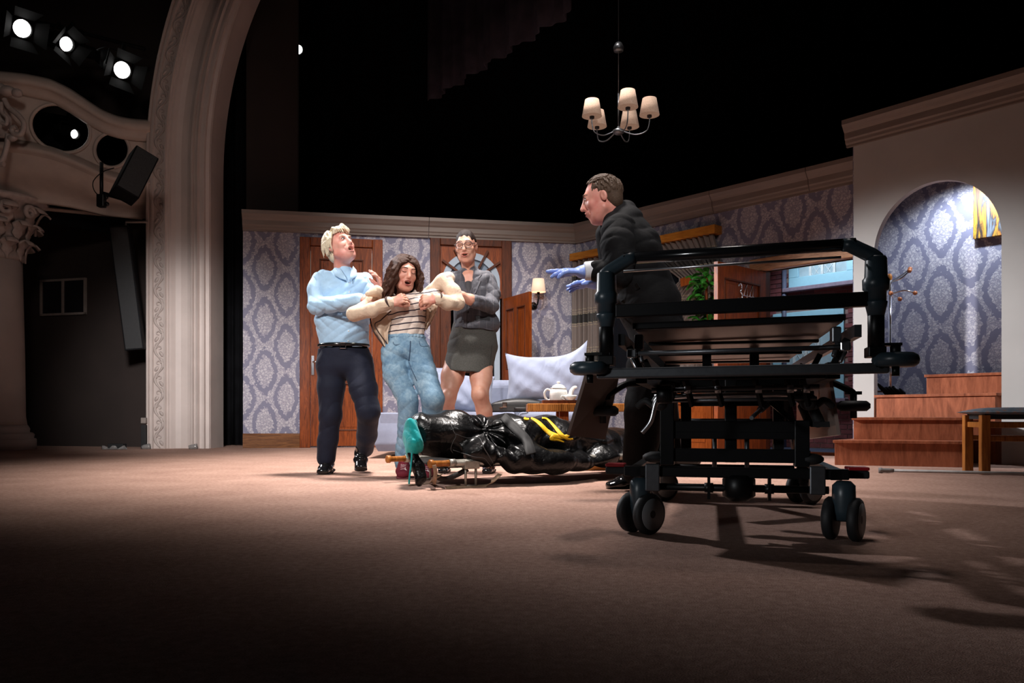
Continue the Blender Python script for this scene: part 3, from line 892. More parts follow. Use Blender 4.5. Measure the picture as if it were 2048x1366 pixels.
# ================================================================== BALCONY BOX, PILLAR, LANTERNS AND SPEAKERS AT THE LEFT
# curved balcony front: rows of the moulding drawn as level curves round the bulging front
Yb = 9.6
us = [-60, 0, 50, 100, 140, 175, 205, 235, 262, 300]
rows = [  # (name, v along us, distance behind the front line)
    ('top_back', [140, 142, 147, 157, 176, 200, 220, 232, 237, 240], 0.35),
    ('top', [143, 145, 150, 160, 180, 204, 223, 235, 240, 243], 0.0),
    ('cap', [158, 160, 165, 176, 196, 219, 238, 249, 254, 258], -0.03),
    ('cap_low', [166, 168, 173, 184, 205, 228, 246, 258, 264, 268], 0.03),
    ('rail', [182, 184, 189, 200, 222, 246, 264, 275, 280, 283], 0.06),
    ('panel_top', [186, 188, 193, 204, 226, 250, 267, 277, 282, 285], 0.10),
    ('panel_low', [276, 278, 282, 292, 306, 322, 336, 346, 351, 354], 0.12),
    ('ledge', [282, 284, 288, 298, 312, 328, 342, 352, 357, 360], 0.03),
    ('bead', [290, 292, 297, 306, 320, 336, 350, 359, 363, 366], 0.0),
    ('bulge1', [300, 302, 308, 318, 332, 348, 361, 369, 373, 375], 0.06),
    ('bulge2', [330, 332, 337, 346, 358, 372, 383, 390, 393, 395], 0.14),
    ('belly', [345, 347, 351, 359, 370, 384, 396, 404, 407, 409], 0.20),
    ('belly2', [376, 378, 381, 386, 394, 404, 412, 418, 421, 422], 0.36),
    ('lip', [390, 392, 395, 400, 406, 414, 422, 427, 429, 430], 0.40),
    ('lip_low', [400, 402, 404, 408, 414, 422, 430, 434, 436, 437], 0.40),
    ('soffit', [402, 404, 406, 410, 416, 424, 431, 435, 437, 438], 0.6),
]
uf = np.linspace(-60, 300, 73)
def yfront(u):   # the front swells towards the house and turns in towards the pillar
    return Yb - 0.5 + 0.85 * ((u + 60) / 360) ** 1.6
bal = thing('balcony_box', 'curved cream plaster theatre box with oval openings at upper left', 'balcony', P(100, 300, 9.6))
holes = [(121, 257, 60, 45, 22), (224, 300, 34, 34, 25)]     # oval openings: centre, radii, tilt (degrees) along the front
def in_hole(u, v, g=1.0):
    for cu, cv, ru, rv, tl in holes:
        a = R(tl); du, dv = u - cu, v - cv
        x = du * math.cos(a) + dv * math.sin(a); y = -du * math.sin(a) + dv * math.cos(a)
        if (x / ru) ** 2 + (y / rv * 1.0) ** 2 < g: return True
    return False
grids = []
vv = [np.interp(uf, us, [float(x) for x in _smooth]) for _, _smooth, _ in rows]
for i in range(4):   # round off the polyline of each curve
    vv = [np.concatenate([[a[0]], (a[:-2] + 2 * a[1:-1] + a[2:]) / 4, [a[-1]]]) for a in vv]
def rowpts(i): return [P(u, v_, yfront(u) + rows[i][2]) for u, v_ in zip(uf, vv[i])]
def strip(name, ids, mat=M['plaster'], sub=None, cut=False):
    g = MB(); pts = []
    lines = []
    for a in range(len(ids) - 1):
        k = 26 if cut else 2
        for t in np.linspace(0, 1, k, endpoint=False):
            lines.append([(p * (1 - t) + q * t) for p, q in zip(rowpts(ids[a]), rowpts(ids[a + 1]))])
    lines.append(rowpts(ids[-1])); n = len(uf)
    vs = [p for l_ in lines for p in l_]; fs = []
    for j in range(len(lines) - 1):
        for i in range(n - 1):
            if cut:
                q = (lines[j][i] + lines[j + 1][i + 1]) / 2
                pu = 1024 + q.x / q.y * F_PX; pv = HORIZON - (q.z - CAM_H) / q.y * F_PX
                if in_hole(pu, pv): continue
            fs.append((j * n + i, j * n + i + 1, (j + 1) * n + i + 1, (j + 1) * n + i))
    g.add(vs, fs, True)
    return obj(name, g, mat, bal, world=True, solid=0.02 if cut else 0.0, fix=False)
strip('parapet_cap', [0, 1, 2, 3, 4, 5])
strip('parapet_panel', [5, 6], cut=True)
strip('lower_moulding', [6, 7, 8, 9])
strip('belly', [9, 10, 11, 12, 13, 14, 15])
for cu, cv, ru, rv, tl in holes:
    pts = []; a = R(tl)
    for t in np.linspace(0, 2 * math.pi, 40, endpoint=False):
        x, y = ru * 1.03 * math.cos(t), rv * 1.03 * math.sin(t)
        u_, v_ = cu + x * math.cos(a) - y * math.sin(a), cv + x * math.sin(a) + y * math.cos(a)
        pts.append(P(u_, v_, yfront(u_) + 0.1))
    obj('oval_frame', MB().tube(pts, 0.022, 8, closed=True), M['plaster'], bal, world=True)
# inside of the box: black sheet put in for its shade, floor slab behind the soffit
obj('box_shade_sheet', MB().grid(lambda s, t: P(-60 + 360 * s, 200 + 60 * s + 220 * t, yfront(-60 + 360 * s) + 0.75), 12, 4), M['black_cloth'], bal, world=True, solid=0.02)
obj('box_floor', MB().grid(lambda s, t: P(-60 + 360 * s, 404 + 34 * s - 22 * t * (1 - s * 0.6), yfront(-60 + 360 * s) + 0.6 + 1.9 * t), 12, 4), M['plaster'], bal, world=True, solid=0.04)
# scrolled cartouche on the balcony front
car = thing('cartouche', 'scrolled plaster shield on the balcony front at the left edge', 'ornament', P(10, 260, 9.1))
Yc = 9.02
def spx(pts, Y): return [P(u, v_, Y) for u, v_ in pts]
def smoothpath(pts, n=8):
    pts = [Vector(p) for p in pts]; out = []
    for i in range(len(pts) - 1):
        p0, p1, p2, p3 = pts[max(i - 1, 0)], pts[i], pts[i + 1], pts[min(i + 2, len(pts) - 1)]
        for k in range(n):
            t = k / n
            out.append(0.5 * ((2 * p1) + (p2 - p0) * t + (2 * p0 - 5 * p1 + 4 * p2 - p3) * t * t + (3 * p1 - p0 - 3 * p2 + p3) * t ** 3))
    out.append(pts[-1]); return out
sh = MB().grid(lambda s, t: P(-30 + 72 * (s - 0.5) * math.sin(math.pi * (0.18 + 0.78 * (1 - t))) + 18, 196 + 80 * t, Yc + 0.1 - 0.09 * math.sin(math.pi * s) * math.sin(math.pi * t)), 10, 10)
obj('shield', sh, M['orn'], car, world=True, solid=0.02)
obj('scroll', MB().tube(smoothpath(spx([(8, 198), (18, 215), (36, 230), (48, 248), (42, 268), (28, 268), (24, 258), (32, 254)], Yc - 0.02)), 0.03, 8), M['orn'], car, world=True)
obj('scroll', MB().tube(smoothpath(spx([(2, 205), (4, 225), (14, 236), (12, 248), (4, 246)], Yc - 0.04)), 0.022, 8), M['orn'], car, world=True)
obj('drop', MB().tube(smoothpath(spx([(16, 268), (14, 290), (8, 312), (2, 326), (8, 328)], Yc)), 0.03, 8), M['orn'], car, world=True)
obj('leaf', MB().ell(P(14, 182, Yc), (0.1, 0.06, 0.06)).ell(P(34, 186, Yc), (0.06, 0.05, 0.05)).ell(P(-4, 178, Yc), (0.1, 0.06, 0.07)), M['orn'], car, world=True)
obj('rosette', MB().ell(P(24, 276, Yc), (0.06, 0.04, 0.04)), M['orn'], car, world=True)

# column under the box with leafy capital
cxp = P(-14, 830, 9.75).x
col = thing('column', 'cream column with leafy capital under the balcony at the left edge', 'column', (cxp, 9.75, 0))
cz = lambda v_: CAM_H - (v_ - HORIZON) * 9.75 / F_PX
obj('shaft', MB().lathe([(0.36, 0.30), (0.345, 0.4), (0.335, 1.2), (0.31, cz(520))], n=32), M['pros'], col)
obj('base', MB().lathe([(0.46, 0.0), (0.46, 0.12), (0.45, 0.13), (0.43, 0.135), (0.44, 0.18), (0.42, 0.2), (0.385, 0.21), (0.39, 0.25), (0.375, 0.28), (0.36, 0.3)], n=32), M['pros'], col)
obj('capital', MB().lathe([(0.31, cz(522)), (0.335, cz(518)), (0.335, cz(510)), (0.32, cz(505)), (0.37, cz(450)), (0.5, cz(412)), (0.6, cz(408)), (0.6, cz(400))], n=32), M['orn'], col)
lf_ = MB()
lf_.grid(lambda s, t: Vector(((s - 0.5) * 0.16 * math.sin(math.pi * min(1, 0.25 + 0.75 * (1 - t))) * (1 + 0.25 * math.cos(t * 19)), -0.03 - 0.16 * t ** 3 + 0.03 * abs(s - 0.5), 0.30 * t - 0.12 * max(0, t - 0.75) * 4 * (t - 0.75) * 4)), 6, 12)
proto = None
for ring_, (z0_, r0_, sc_, n_) in enumerate(((2.32, 0.31, 1.0, 11), (2.52, 0.35, 1.05, 11), (2.68, 0.42, 1.15, 9))):
    for k in range(n_):
        a = 2 * math.pi * (k + 0.5 * (ring_ % 2)) / n_
        if proto is None: o = obj('acanthus_leaf', lf_, M['orn'], col, solid=0.02); proto = o
        else: o = reuse(proto, 'acanthus_leaf', col)
        o.location = (r0_ * math.cos(a), r0_ * math.sin(a), z0_ - 0.02); o.rotation_euler = (0, 0, a + math.pi / 2); o.scale = (sc_,) * 3
for k in range(5):
    a = -math.pi / 2 + (k - 1.5) * 0.55
    c0 = Vector((0.52 * math.cos(a), 0.52 * math.sin(a), cz(430))); rt = Vector((-math.sin(a), math.cos(a), 0))
    pts = [c0 + (rt * math.cos(t) + Vector((0, 0, 1)) * math.sin(t)) * 0.085 * (1 - t / 11) for t in np.linspace(0, 9, 26)]
    obj('volute', MB().tube(pts, 0.028, 7), M['orn'], col)

# dark side wall of the house with a two-pane window, seen between column and pillar
FS = Frame((-9.0, 11.6), (-4.3, 10.35))
struct('wall_house', MB().bx(-2.0, FS.L + 0.3, 0, 0.08, 0, 9.0), M['house_wall'], FS.A, FS.rz)
a, z1_ = FS.pt(83, 565); b_, z0_ = FS.pt(174, 632)
wn = setting('window_4', FS.A, FS.rz)
M['win_trim'] = plain('grey_window_trim', srgb(128, 118, 112), 0.6)
z0_ = z0_ + 0.02
for q in ((a, b_, -0.03, 0, z0_, z0_ + 0.03), (a, b_, -0.03, 0, z1_, z1_ + 0.03), (a, a + 0.03, -0.03, 0, z0_, z1_), (b_ - 0.03, b_, -0.03, 0, z0_, z1_), ((a + b_) / 2 - 0.015, (a + b_) / 2 + 0.015, -0.03, 0, z0_, z1_)):
    obj('frame', MB().bx(*q), M['win_trim'], wn)
for q in ((a + .03, (a + b_) / 2 - .015), ((a + b_) / 2 + .015, b_ - .03)):
    obj('pane', MB().bx(q[0], q[1], -0.012, -0.006, z0_ + .03, z1_), plain('night_glass', (0.012, 0.01, 0.012, 1), 0.1), wn)

# stage lanterns in the boxes
def lantern(px, py, Y, rad_px, aim, label, roll=0.0, doors=True, dim=False, nm='stage_lantern'):
    c = P(px, py, Y); d = (Vector(aim) - c).normalized(); r = rad_px * Y / F_PX
    q = d.to_track_quat('-Y', 'Z')
    t = thing(nm, label, 'stage light', c, group='lanterns in the left boxes', rot=(q @ Matrix.Rotation(roll, 3, 'Y').to_quaternion()).to_euler())
    # local: looks along -Y
    b_ = MB().lathe([(r * 0.9, 0.42), (r * 1.25, 0.40), (r * 1.35, 0.1), (r * 1.3, 0.02), (r * 1.15, -0.03), (r * 1.02, -0.03), (r * 1.02, 0.04)], n=24, axis=(0, 1, 0))
    obj('housing', b_, M['lamp_can'], t)
    obj('lens', MB().lathe([(r, 0.02), (r * 0.75, -0.012), (r * 0.4, -0.026), (1e-6, -0.03)], n=24, axis=(0, 1, 0)), M['lampglass'], t)
    for s in (-1, 1):
        obj('yoke_arm', MB().bar((s * r * 1.5, 0.18, 0), (s * r * 1.5, 0.18, r * 2.0), 0.012, 0.03, (0, 1, 0)), M['lamp_can'], t)
    obj('yoke_top', MB().bar((-r * 1.5, 0.18, r * 2.0), (r * 1.5, 0.18, r * 2.0), 0.03, 0.012), M['lamp_can'], t)
    obj('clamp', MB().bx(-0.02, 0.02, 0.16, 0.2, r * 2.0, r * 2.0 + 0.12), M['lamp_can'], t)
    if doors:
        for k in range(4):
            a_ = k * math.pi / 2
            m_ = Matrix.Rotation(a_, 3, 'Y')
            w0_, w1_, ln = r * 1.05, r * 1.5, r * 1.9
            pl = [Vector((-w0_, -0.035, r * 1.2)), Vector((w0_, -0.035, r * 1.2)), Vector((w1_, -0.035 - ln * 0.85, r * 1.2 + ln * 0.55)), Vector((-w1_, -0.035 - ln * 0.85, r * 1.2 + ln * 0.55))]
            obj('barn_door', MB().add([m_ @ p for p in pl], [(0, 1, 2, 3)]), M['lamp_can'], t, solid=0.004)
    return t
lantern(44, 57, 9.2, 17, (0.5, 3.6, 1.0), 'lit stage lantern nearest the top left corner above the balcony')
lantern(132, 88, 9.4, 14, (1.6, 4.6, 1.0), 'lit stage lantern second from the left above the balcony rail', R(25))
lantern(244, 140, 9.6, 16, (0.6, 3.4, 1.2), 'lit stage lantern with barn doors beside the proscenium arch', R(8))
lantern(148, 268, 9.75, 9, (2.0, 5.4, 0.8), 'small lit lantern seen inside the oval opening of the balcony', 0, False)
lantern(190, 108, 9.8, 9, (4.5, 10.5, 2.2), 'lantern turned away, between the second lantern and the one by the arch', R(-30))
rail = MB().tube([P(-40, 20, 9.6), P(110, 52, 9.7), P(290, 98, 9.9)], 0.024)
tag(obj('lighting_bar', rail, M['lamp_can']), 'black lighting bar carrying the lanterns above the balcony', 'bar')
# small lantern high in the dark stage, half hidden by the masking flat
lantern(596, 99, 12.4, 9, (0.0, 5.0, 1.0), 'lone lantern high in the dark behind the edge of the masking flat', 0, False)

# loudspeaker on a bracket under the box
sp = P(268, 352, 9.0)
t = thing('loudspeaker', 'black box loudspeaker tilted on a bracket below the balcony', 'loudspeaker', sp, rot=(R(-6), R(24), R(38)))
obj('cabinet', MB().bx(-0.13, 0.13, -0.15, 0.15, -0.28, 0.28), M['speaker'], t, bevel=0.012)
obj('grille', MB().bx(-0.115, 0.115, -0.158, -0.15, -0.265, 0.265), plain('speaker_grille', (0.03, 0.032, 0.034, 1), 0.5, var=0.4, scale=150), t)
br = thing('speaker_bracket', 'black pole and clamp arm carrying the tilted loudspeaker', 'bracket', P(203, 400, 9.0))
obj('pole', MB().cyl(P(203, 325, 9.0), P(203, 412, 9.0), 0.02), M['black_metal'], br, world=True)
obj('arm', MB().bar(P(203, 386, 9.0), P(246, 398, 9.0), 0.03, 0.04), M['black_metal'], br, world=True)
obj('clamp_block', MB().box(P(203, 402, 8.97), (0.08, 0.08, 0.14)), M['black_metal'], br, world=True, bevel=0.008)
obj('knob', MB().ell(P(214, 408, 8.94), (0.025, 0.025, 0.025)), M['black_metal'], br, world=True)
obj('knob', MB().ell(P(213, 395, 8.94), (0.02, 0.02, 0.02)), M['black_metal'], br, world=True)
obj('cable', MB().tube(smoothpath([P(228, 336, 8.95), P(205, 344, 8.95), P(187, 362, 8.95), P(188, 380, 8.95), P(200, 394, 8.95)]), 0.006, 6), M['black_metal'], br, world=True)
# column loudspeaker hanging in the shade by the pillar
t = thing('column_loudspeaker', 'tall black column loudspeaker leaning in the shade left of the proscenium pillar', 'loudspeaker', P(257, 578, 9.85), rot=(R(3), R(-6.2), R(12)))
zc = 245 * 9.85 / F_PX
obj('cabinet', MB().bx(-0.11, 0.11, -0.1, 0.1, -zc / 2, zc / 2), M['speaker'], t, bevel=0.008)
obj('grille', MB().bx(-0.095, 0.095, -0.106, -0.1, -zc / 2 + 0.02, zc / 2 - 0.02), M['black_matte'], t)
tag(obj('conduit', MB().tube([P(252, 452, 9.9), P(252, 444, 9.9), P(296, 444, 9.9)], 0.014, 8), M['win_trim']), 'pale conduit pipe above the column loudspeaker', 'pipe')
# junction box and clear plastic bits at the foot of the pillar
t = thing('stage_socket_box', 'small black socket box with pale cap on the pillar foot', 'socket box', P(288, 870, 9.9))
obj('housing', MB().box(P(288, 874, 9.9), (0.06, 0.05, 0.3)), M['black_matte'], t, world=True, bevel=0.005)
obj('cap', MB().box(P(288, 841, 9.9), (0.06, 0.05, 0.07)), M['win_trim'], t, world=True, bevel=0.005)
M['clear'] = plain('clear_plastic', srgb(196, 192, 190), 0.1, var=0.1)
M['clear'].node_tree.nodes['Principled BSDF'].inputs['Transmission Weight'].default_value = 0.7
for px, lab in ((292, 'crumpled clear plastic cup lying at the outer foot of the proscenium pillar'), (386, 'crumpled clear plastic cup lying at the inner foot of the proscenium pillar')):
    c = P(px, 896, 9.85); c.z = 0.028
    o = obj('plastic_cup', MB().lathe([(0.022, -0.05), (0.03, -0.02), (0.036, 0.04), (0.033, 0.05), (0.03, 0.04), (0.024, -0.02), (0.018, -0.045)], c, 12, (0.9, 0.3, 0.1)), M['clear'])
    tag(o, lab, 'cup')
c = P(235, 889, 9.75)
t = thing('floor_box', 'small black floor box with clear wrapping beside the pillar', 'box', (c.x, c.y, 0))
obj('housing', MB().bx(-0.1, 0.09, -0.05, 0.05, 0.0, 0.07), M['black_matte'], t, bevel=0.006)
obj('wrapping', MB().grid(lambda s, t_: Vector((-0.16 + 0.32 * s, -0.07 - 0.02 * math.sin(s * 21), 0.004 + 0.05 * t_ * (0.6 + 0.4 * math.sin(s * 17)))), 14, 3), M['clear'], t, solid=0.003)
# ================================================================== FURNITURE AND PROPS OF THE ROOM
# ---- stairs in the arch: risers and treads of four winding steps
st = thing('staircase', 'red-brown laminate stairs of four steps rising into the arch', 'stairs', (3.2, 7.0, 0))
def step(z0, z1, fl, fr_, bl, brr, name='step'):
    """front left, front right, back left, back right plan points; riser box and overhanging tread"""
    q = [Vector((p[0], p[1], 0)) for p in (fl, fr_, brr, bl)]
    body = MB().add([p + V(0, 0, z0) for p in q] + [p + V(0, 0, z1 - 0.025) for p in q], [(0, 1, 5, 4), (1, 2, 6, 5), (2, 3, 7, 6), (3, 0, 4, 7), (4, 5, 6, 7), (3, 2, 1, 0)])
    d = (q[1] - q[0]).normalized(); n = Vector((d.y, -d.x, 0))
    f = [q[0] + n * 0.02 - d * 0.015, q[1] + n * 0.02 + d * 0.015, q[2] + d * 0.01, q[3]]
    tr = MB().add([p + V(0, 0, z1 - 0.025) for p in f] + [p + V(0, 0, z1) for p in f], [(0, 1, 5, 4), (1, 2, 6, 5), (2, 3, 7, 6), (3, 0, 4, 7), (4, 5, 6, 7), (3, 2, 1, 0)])
    rb = obj('riser', body, M['step_wood'], st, world=True, bevel=0.002)
    obj('tread', tr, M['step_wood'], st, world=True, bevel=0.003)
s1 = ((2.71, 6.72), (3.62, 6.40), (3.42, 7.55), (3.93, 6.82))
s2 = ((2.98, 6.98), (3.88, 6.60), (3.44, 7.60), (4.05, 6.88))
s3 = ((3.47, 7.62), (4.15, 6.87), (3.78, 7.93), (4.6, 6.95))
step(0.0, 0.21, *s1); step(0.21, 0.40, *s2); step(0.0, 0.61, *s3)
p4 = (P(1853, 752, 7.55), P(2002, 735, 7.1))
step(0.0, 0.80, (p4[0].x, p4[0].y), (p4[1].x + 0.04, p4[1].y), (p4[0].x + 0.25, p4[0].y + 0.3), (5.1, 7.0))

# ---- coat stand with wooden knobs behind the steps
c = Vector((P(1780, 830, 8.02).x, 8.02, 0))
cs = thing('coat_stand', 'chrome coat stand with small wooden knobs in the arch alcove', 'coat stand', c)
ztop = 0.42 + 285 * 8.02 / 1600
obj('pole', MB().cyl((0, 0, 0.03), (0, 0, ztop - 0.08), 0.018), M['chrome'], cs)
obj('base', MB().lathe([(0.16, 0.0), (0.16, 0.015), (0.05, 0.035), (0.02, 0.05)], n=24), M['black_metal'], cs)
M['knob_wood'] = plain('knob_wood', srgb(176, 104, 62), 0.4)
obj('finial', MB().ell((0, 0, ztop - 0.05), (0.022, 0.022, 0.04)), M['pine'], cs)
def hook(p0, mid, p1):
    h_ = obj('hook_arm', MB().tube(smoothpath([p0, mid, p1], 6), 0.008, 8), M['chrome'], cs)
    obj('knob', MB().ell(p1, (0.022, 0.022, 0.022)), M['knob_wood'], h_)
px = 8.02 / 1600
for du, dv, y in ((29, 0, -0.1), (16, 0, 0.2), (40, -7, 0.0), (-10, 45, -0.12), (10, 46, 0.1), (-13, 55, 0.1), (10, 56, -0.1), (40, 44, -0.1)):
    zz = ztop - 0.1 if dv < 40 else ztop - 0.22
    hook(V(0, 0, zz), V(du * px * 0.55, y * 0.7, ztop - dv * px - (0.07 if dv < 20 else -0.03)), V(du * px, y, ztop - dv * px))
# black folded umbrella on the third step
um = thing('umbrella', 'black folded umbrella lying ragged behind the third stair at the coat stand', 'umbrella', P(1772, 786, 7.75))
for k in range(7):
    a0 = P(1752 + k * 5, 786, 7.75 + 0.01 * k); a0.z = 0.625
    b0 = P(1756 + k * 8, 767 + (k * 7) % 9 + k * 1.2, 7.72 + 0.02 * k)
    obj('cloth_fold', MB().tube(smoothpath([a0 + V(0.14, 0.05, 0), (a0 + b0) / 2 + V(0.03, 0, 0.02), b0], 5), [0.03 - 0.0024 * i for i in range(11)], 7), M['black_cloth'], um, world=True)
obj('shaft', MB().cyl(P(1752, 783, 7.72), P(1800, 784, 7.9), 0.008), M['dark_steel'], um, world=True)

# ---- abstract canvas hanging in the alcove
m, nt, b = new_mat('painting_surface')
v = coords(nt, 'Object', (8, 1, 1.3))
n = noise(nt, v, 1.5, 5, 0.62, 0.8)
cc = ramp(nt, n, [(0.38, (0.01, 0.01, 0.012, 1)), (0.44, srgb(96, 58, 18)), (0.50, srgb(190, 146, 40)), (0.54, srgb(170, 96, 26)), (0.57, (0.015, 0.013, 0.012, 1)), (0.66, srgb(120, 128, 142))])
nt.links.new(cc, b.inputs['Base Color']); b.inputs['Roughness'].default_value = 0.5
M['painting'] = m
sa = FC.s_of(1946, -0.06); _, za = FC.pt(1950, 478, -0.06); _, zb = FC.pt(1950, 372, -0.06)
pt_ = thing('painting', 'orange, yellow and black abstract canvas on the alcove wall at upper right', 'painting', FC.w(sa, -0.06, za), FC.rz)
obj('canvas', MB().bx(0, 0.62, 0.0, 0.045, 0, zb - za + 0.16), M['painting'], pt_, bevel=0.004)
obj('stretcher_frame', MB().bx(0.01, 0.61, 0.045, 0.058, 0.01, zb - za + 0.15), M['pine'], pt_)

# ---- stool at the right edge, white stick on the floor
sl = thing('stool', 'honey wood stool with patterned padded seat at the right edge', 'stool', (3.62, 5.75, 0), R(-12))
M['pad'] = None
m, nt, b = new_mat('patterned_seat_cloth')
v = coords(nt, 'Object')
n = nd(nt, 'ShaderNodeTexVoronoi', i_Scale=22); nt.links.new(v, n.inputs['Vector'])
nt.links.new(ramp(nt, n.outputs['Distance'], [(0.1, srgb(150, 104, 84)), (0.4, srgb(110, 118, 128)), (0.7, srgb(92, 106, 118))]), b.inputs['Base Color'])
b.inputs['Roughness'].default_value = 0.9; M['pad'] = m
w2 = 0.26
for x in (-w2, w2):
    for y in (-0.17, 0.17):
        obj('leg', MB().bx(x - 0.03, x + 0.03, y - 0.03, y + 0.03, 0, 0.42), M['pine'], sl, bevel=0.005)
for y in (-0.17, 0.17):
    obj('rail', MB().bx(-w2 + .03, w2 - .03, y - 0.012, y + 0.012, 0.33, 0.37), M['pine'], sl, bevel=0.004)
    obj('rail', MB().bx(-w2 + .03, w2 - .03, y - 0.012, y + 0.012, 0.235, 0.27), M['pine'], sl, bevel=0.004)
for x in (-w2, w2):
    obj('rail', MB().bx(x - 0.012, x + 0.012, -0.14, 0.14, 0.33, 0.37), M['pine'], sl, bevel=0.004)
obj('apron', MB().bx(-w2, w2, -0.18, 0.18, 0.39, 0.43), M['black_matte'], sl)
obj('seat_pad', MB().grid(lambda s, t: Vector(((s - 0.5) * 0.66, (t - 0.5) * 0.48, 0.44 + 0.035 * (1 - abs(2 * s - 1) ** 4) * (1 - abs(2 * t - 1) ** 4))), 16, 12)
    .grid(lambda s, t: Vector(((s - 0.5) * 0.66, (t - 0.5) * 0.48, 0.44 - 0.02 * (1 - abs(2 * s - 1) ** 6) * (1 - abs(2 * t - 1) ** 6))), 16, 12), M['pad'], sl)
a0 = Vector((P(1757, 946, 5.79).x, 5.79, 0.02)); b0 = Vector((P(2100, 942, 5.55).x, 5.35, 0.02)); dd = (b0 - a0).normalized()
wk = thing('walking_stick', 'pale grey walking stick with rubber foot lying on the carpet by the stool', 'walking stick', a0)
obj('shaft', MB().cyl(a0 + dd * 0.06, b0, 0.011), plain('grey_painted_tube', srgb(170, 166, 164), 0.4), wk, world=True)
obj('rubber_foot', MB().lathe([(0.02, 0.0), (0.021, 0.02), (0.016, 0.03), (0.017, 0.07), (0.013, 0.1)], a0, 14, dd), plain('grey_rubber', srgb(120, 118, 118), 0.7), wk, world=True)
obj('collar', MB().cyl(a0 + dd * 0.9, a0 + dd * 1.3, 0.017), M['clear'], wk, world=True)

# ---- sofa
M['sofa_piping'] = M['sofa']
so = thing('sofa', 'grey-blue upholstered sofa with rounded chaise end in front of the doors', 'sofa', (0, 8.2, 0))
xl, xr = P(757, 900, 7.75).x, 0.72
def rbox(name, x0, x1, y0, y1, z0, z1, bev, mat=M['sofa'], par=so):
    return obj(name, MB().bx(x0, x1, y0, y1, z0, z1), mat, par, world=True, bevel=bev, seg=5)
def roundbody(mb):
    for i in range(len(mb.sm)): mb.sm[i] = True
    return mb
# chaise end: a bolster-like rounded front
prof = [(-0.26, 0.10), (-0.31, 0.16), (-0.335, 0.24), (-0.32, 0.34), (-0.27, 0.42), (-0.2, 0.455)]
xa, xb = xl, -0.62
g = MB()
pr_ = [(7.72, 0.07), (7.70, 0.14), (7.72, 0.26), (7.75, 0.38), (7.80, 0.43), (7.9, 0.445), (8.9, 0.445), (8.95, 0.40), (8.95, 0.07)]
def chz(s, t):
    k = min(int(t * (len(pr_) - 1)), len(pr_) - 2); f = t * (len(pr_) - 1) - k
    y, z = [pr_[k][i] + (pr_[k + 1][i] - pr_[k][i]) * f for i in (0, 1)]
    bow = 0.10 * math.sin(math.pi * min(1.0, s * 1.1) * 0.5) if False else 0
    return Vector((xa + (xb - xa) * s - (0.06 * math.sin((z - 0.07) / 0.375 * math.pi) * (1 - s) if z < 0.4 else 0.02 * (1 - s)), y, z))
g.grid(chz, 14, 48); g.bx(xa + 0.02, xb - 0.02, 7.74, 8.93, 0.08, 0.43)
g.add([chz(0, t) for t in np.linspace(0, 1, 49)] , [tuple(range(49))])
obj('chaise', g, M['sofa'], so, world=True)
rbox('seat_base', -0.60, xr, 7.78, 8.8, 0.08, 0.33, 0.04)
rbox('seat_cushion', -0.60, 0.05, 7.74, 8.62, 0.335, 0.45, 0.045)
rbox('seat_cushion', 0.06, xr, 7.74, 8.62, 0.335, 0.45, 0.045)
rbox('backrest', P(876, 800, 8.7).x, xr, 8.62, 8.95, 0.3, 0.80, 0.09)
rbox('armrest', xr + 0.005, xr + 0.16, 7.78, 8.95, 0.08, 0.62, 0.07)
for x, y in ((xl + 0.2, 7.85), (xl + 0.2, 8.8), (-0.15, 7.88), (xr, 7.88), (xr, 8.8)):
    obj('foot', MB().cyl((x, y, 0), (x, y, 0.09), 0.02, 0.025), M['door_dark'], so, world=True)
def pillow(name, label, c, wdt, hgt, thick, rot, mat, warp=(0, 0, 0, 0), seed=1):
    rs = np.random.RandomState(seed); ph = rs.rand(6) * 6.28
    def side(sg):
        def fn(s, t):
            a, b_ = 2 * s - 1, 2 * t - 1
            pinch = 1 - 0.10 * (1 - abs(a) ** 2) * abs(b_) ** 3
            pin2 = 1 - 0.08 * (1 - abs(b_) ** 2) * abs(a) ** 3
            x = a * wdt / 2 * pin2; z = b_ * hgt / 2 * pinch
            e = max(0, (1 - abs(a) ** 2.6) * (1 - abs(b_) ** 2.6)) ** 0.62
            wr = 0.010 * math.sin(9 * a + 7 * b_ + ph[0]) * e + 0.007 * math.sin(17 * a - 11 * b_ + ph[1]) * (abs(a) ** 2 + abs(b_) ** 2) * e
            z += warp[0] * max(0, a) ** 3 * max(0, b_) ** 2 + warp[1] * max(0, -a) ** 3 * max(0, b_) ** 2
            return Vector((x, sg * (thick / 2 * e + (wr if e > 0.02 else 0)), z))
        return fn
    o = obj(name, MB().grid(side(-1), 40, 30).grid(side(1), 40, 30), mat, None)
    o.location = c; o.rotation_euler = rot
    return tag(o, label, 'cushion', 'cushions on the sofa')
c = P(1094, 756, 7.95); pillow('sofa_cushion', 'large pale blue cushion standing on the sofa behind the white teapot', c, 0.83, 0.48, 0.24, (R(-14), R(-2), R(-4)), M['cushion'], (0.14, 0.04), 3)
c = P(928, 786, 8.3); pillow('sofa_cushion', 'blue cushion on the sofa seen between the bare legs', c, 0.62, 0.42, 0.2, (R(-18), R(4), R(6)), M['cushion'], (0, 0), 5)
c = P(884, 770, 8.45); pillow('sofa_cushion', 'pale cushion at the left end of the sofa back behind the jeans', c, 0.4, 0.42, 0.18, (R(-16), 0, R(3)), M['sofa'], (0, 0), 8)

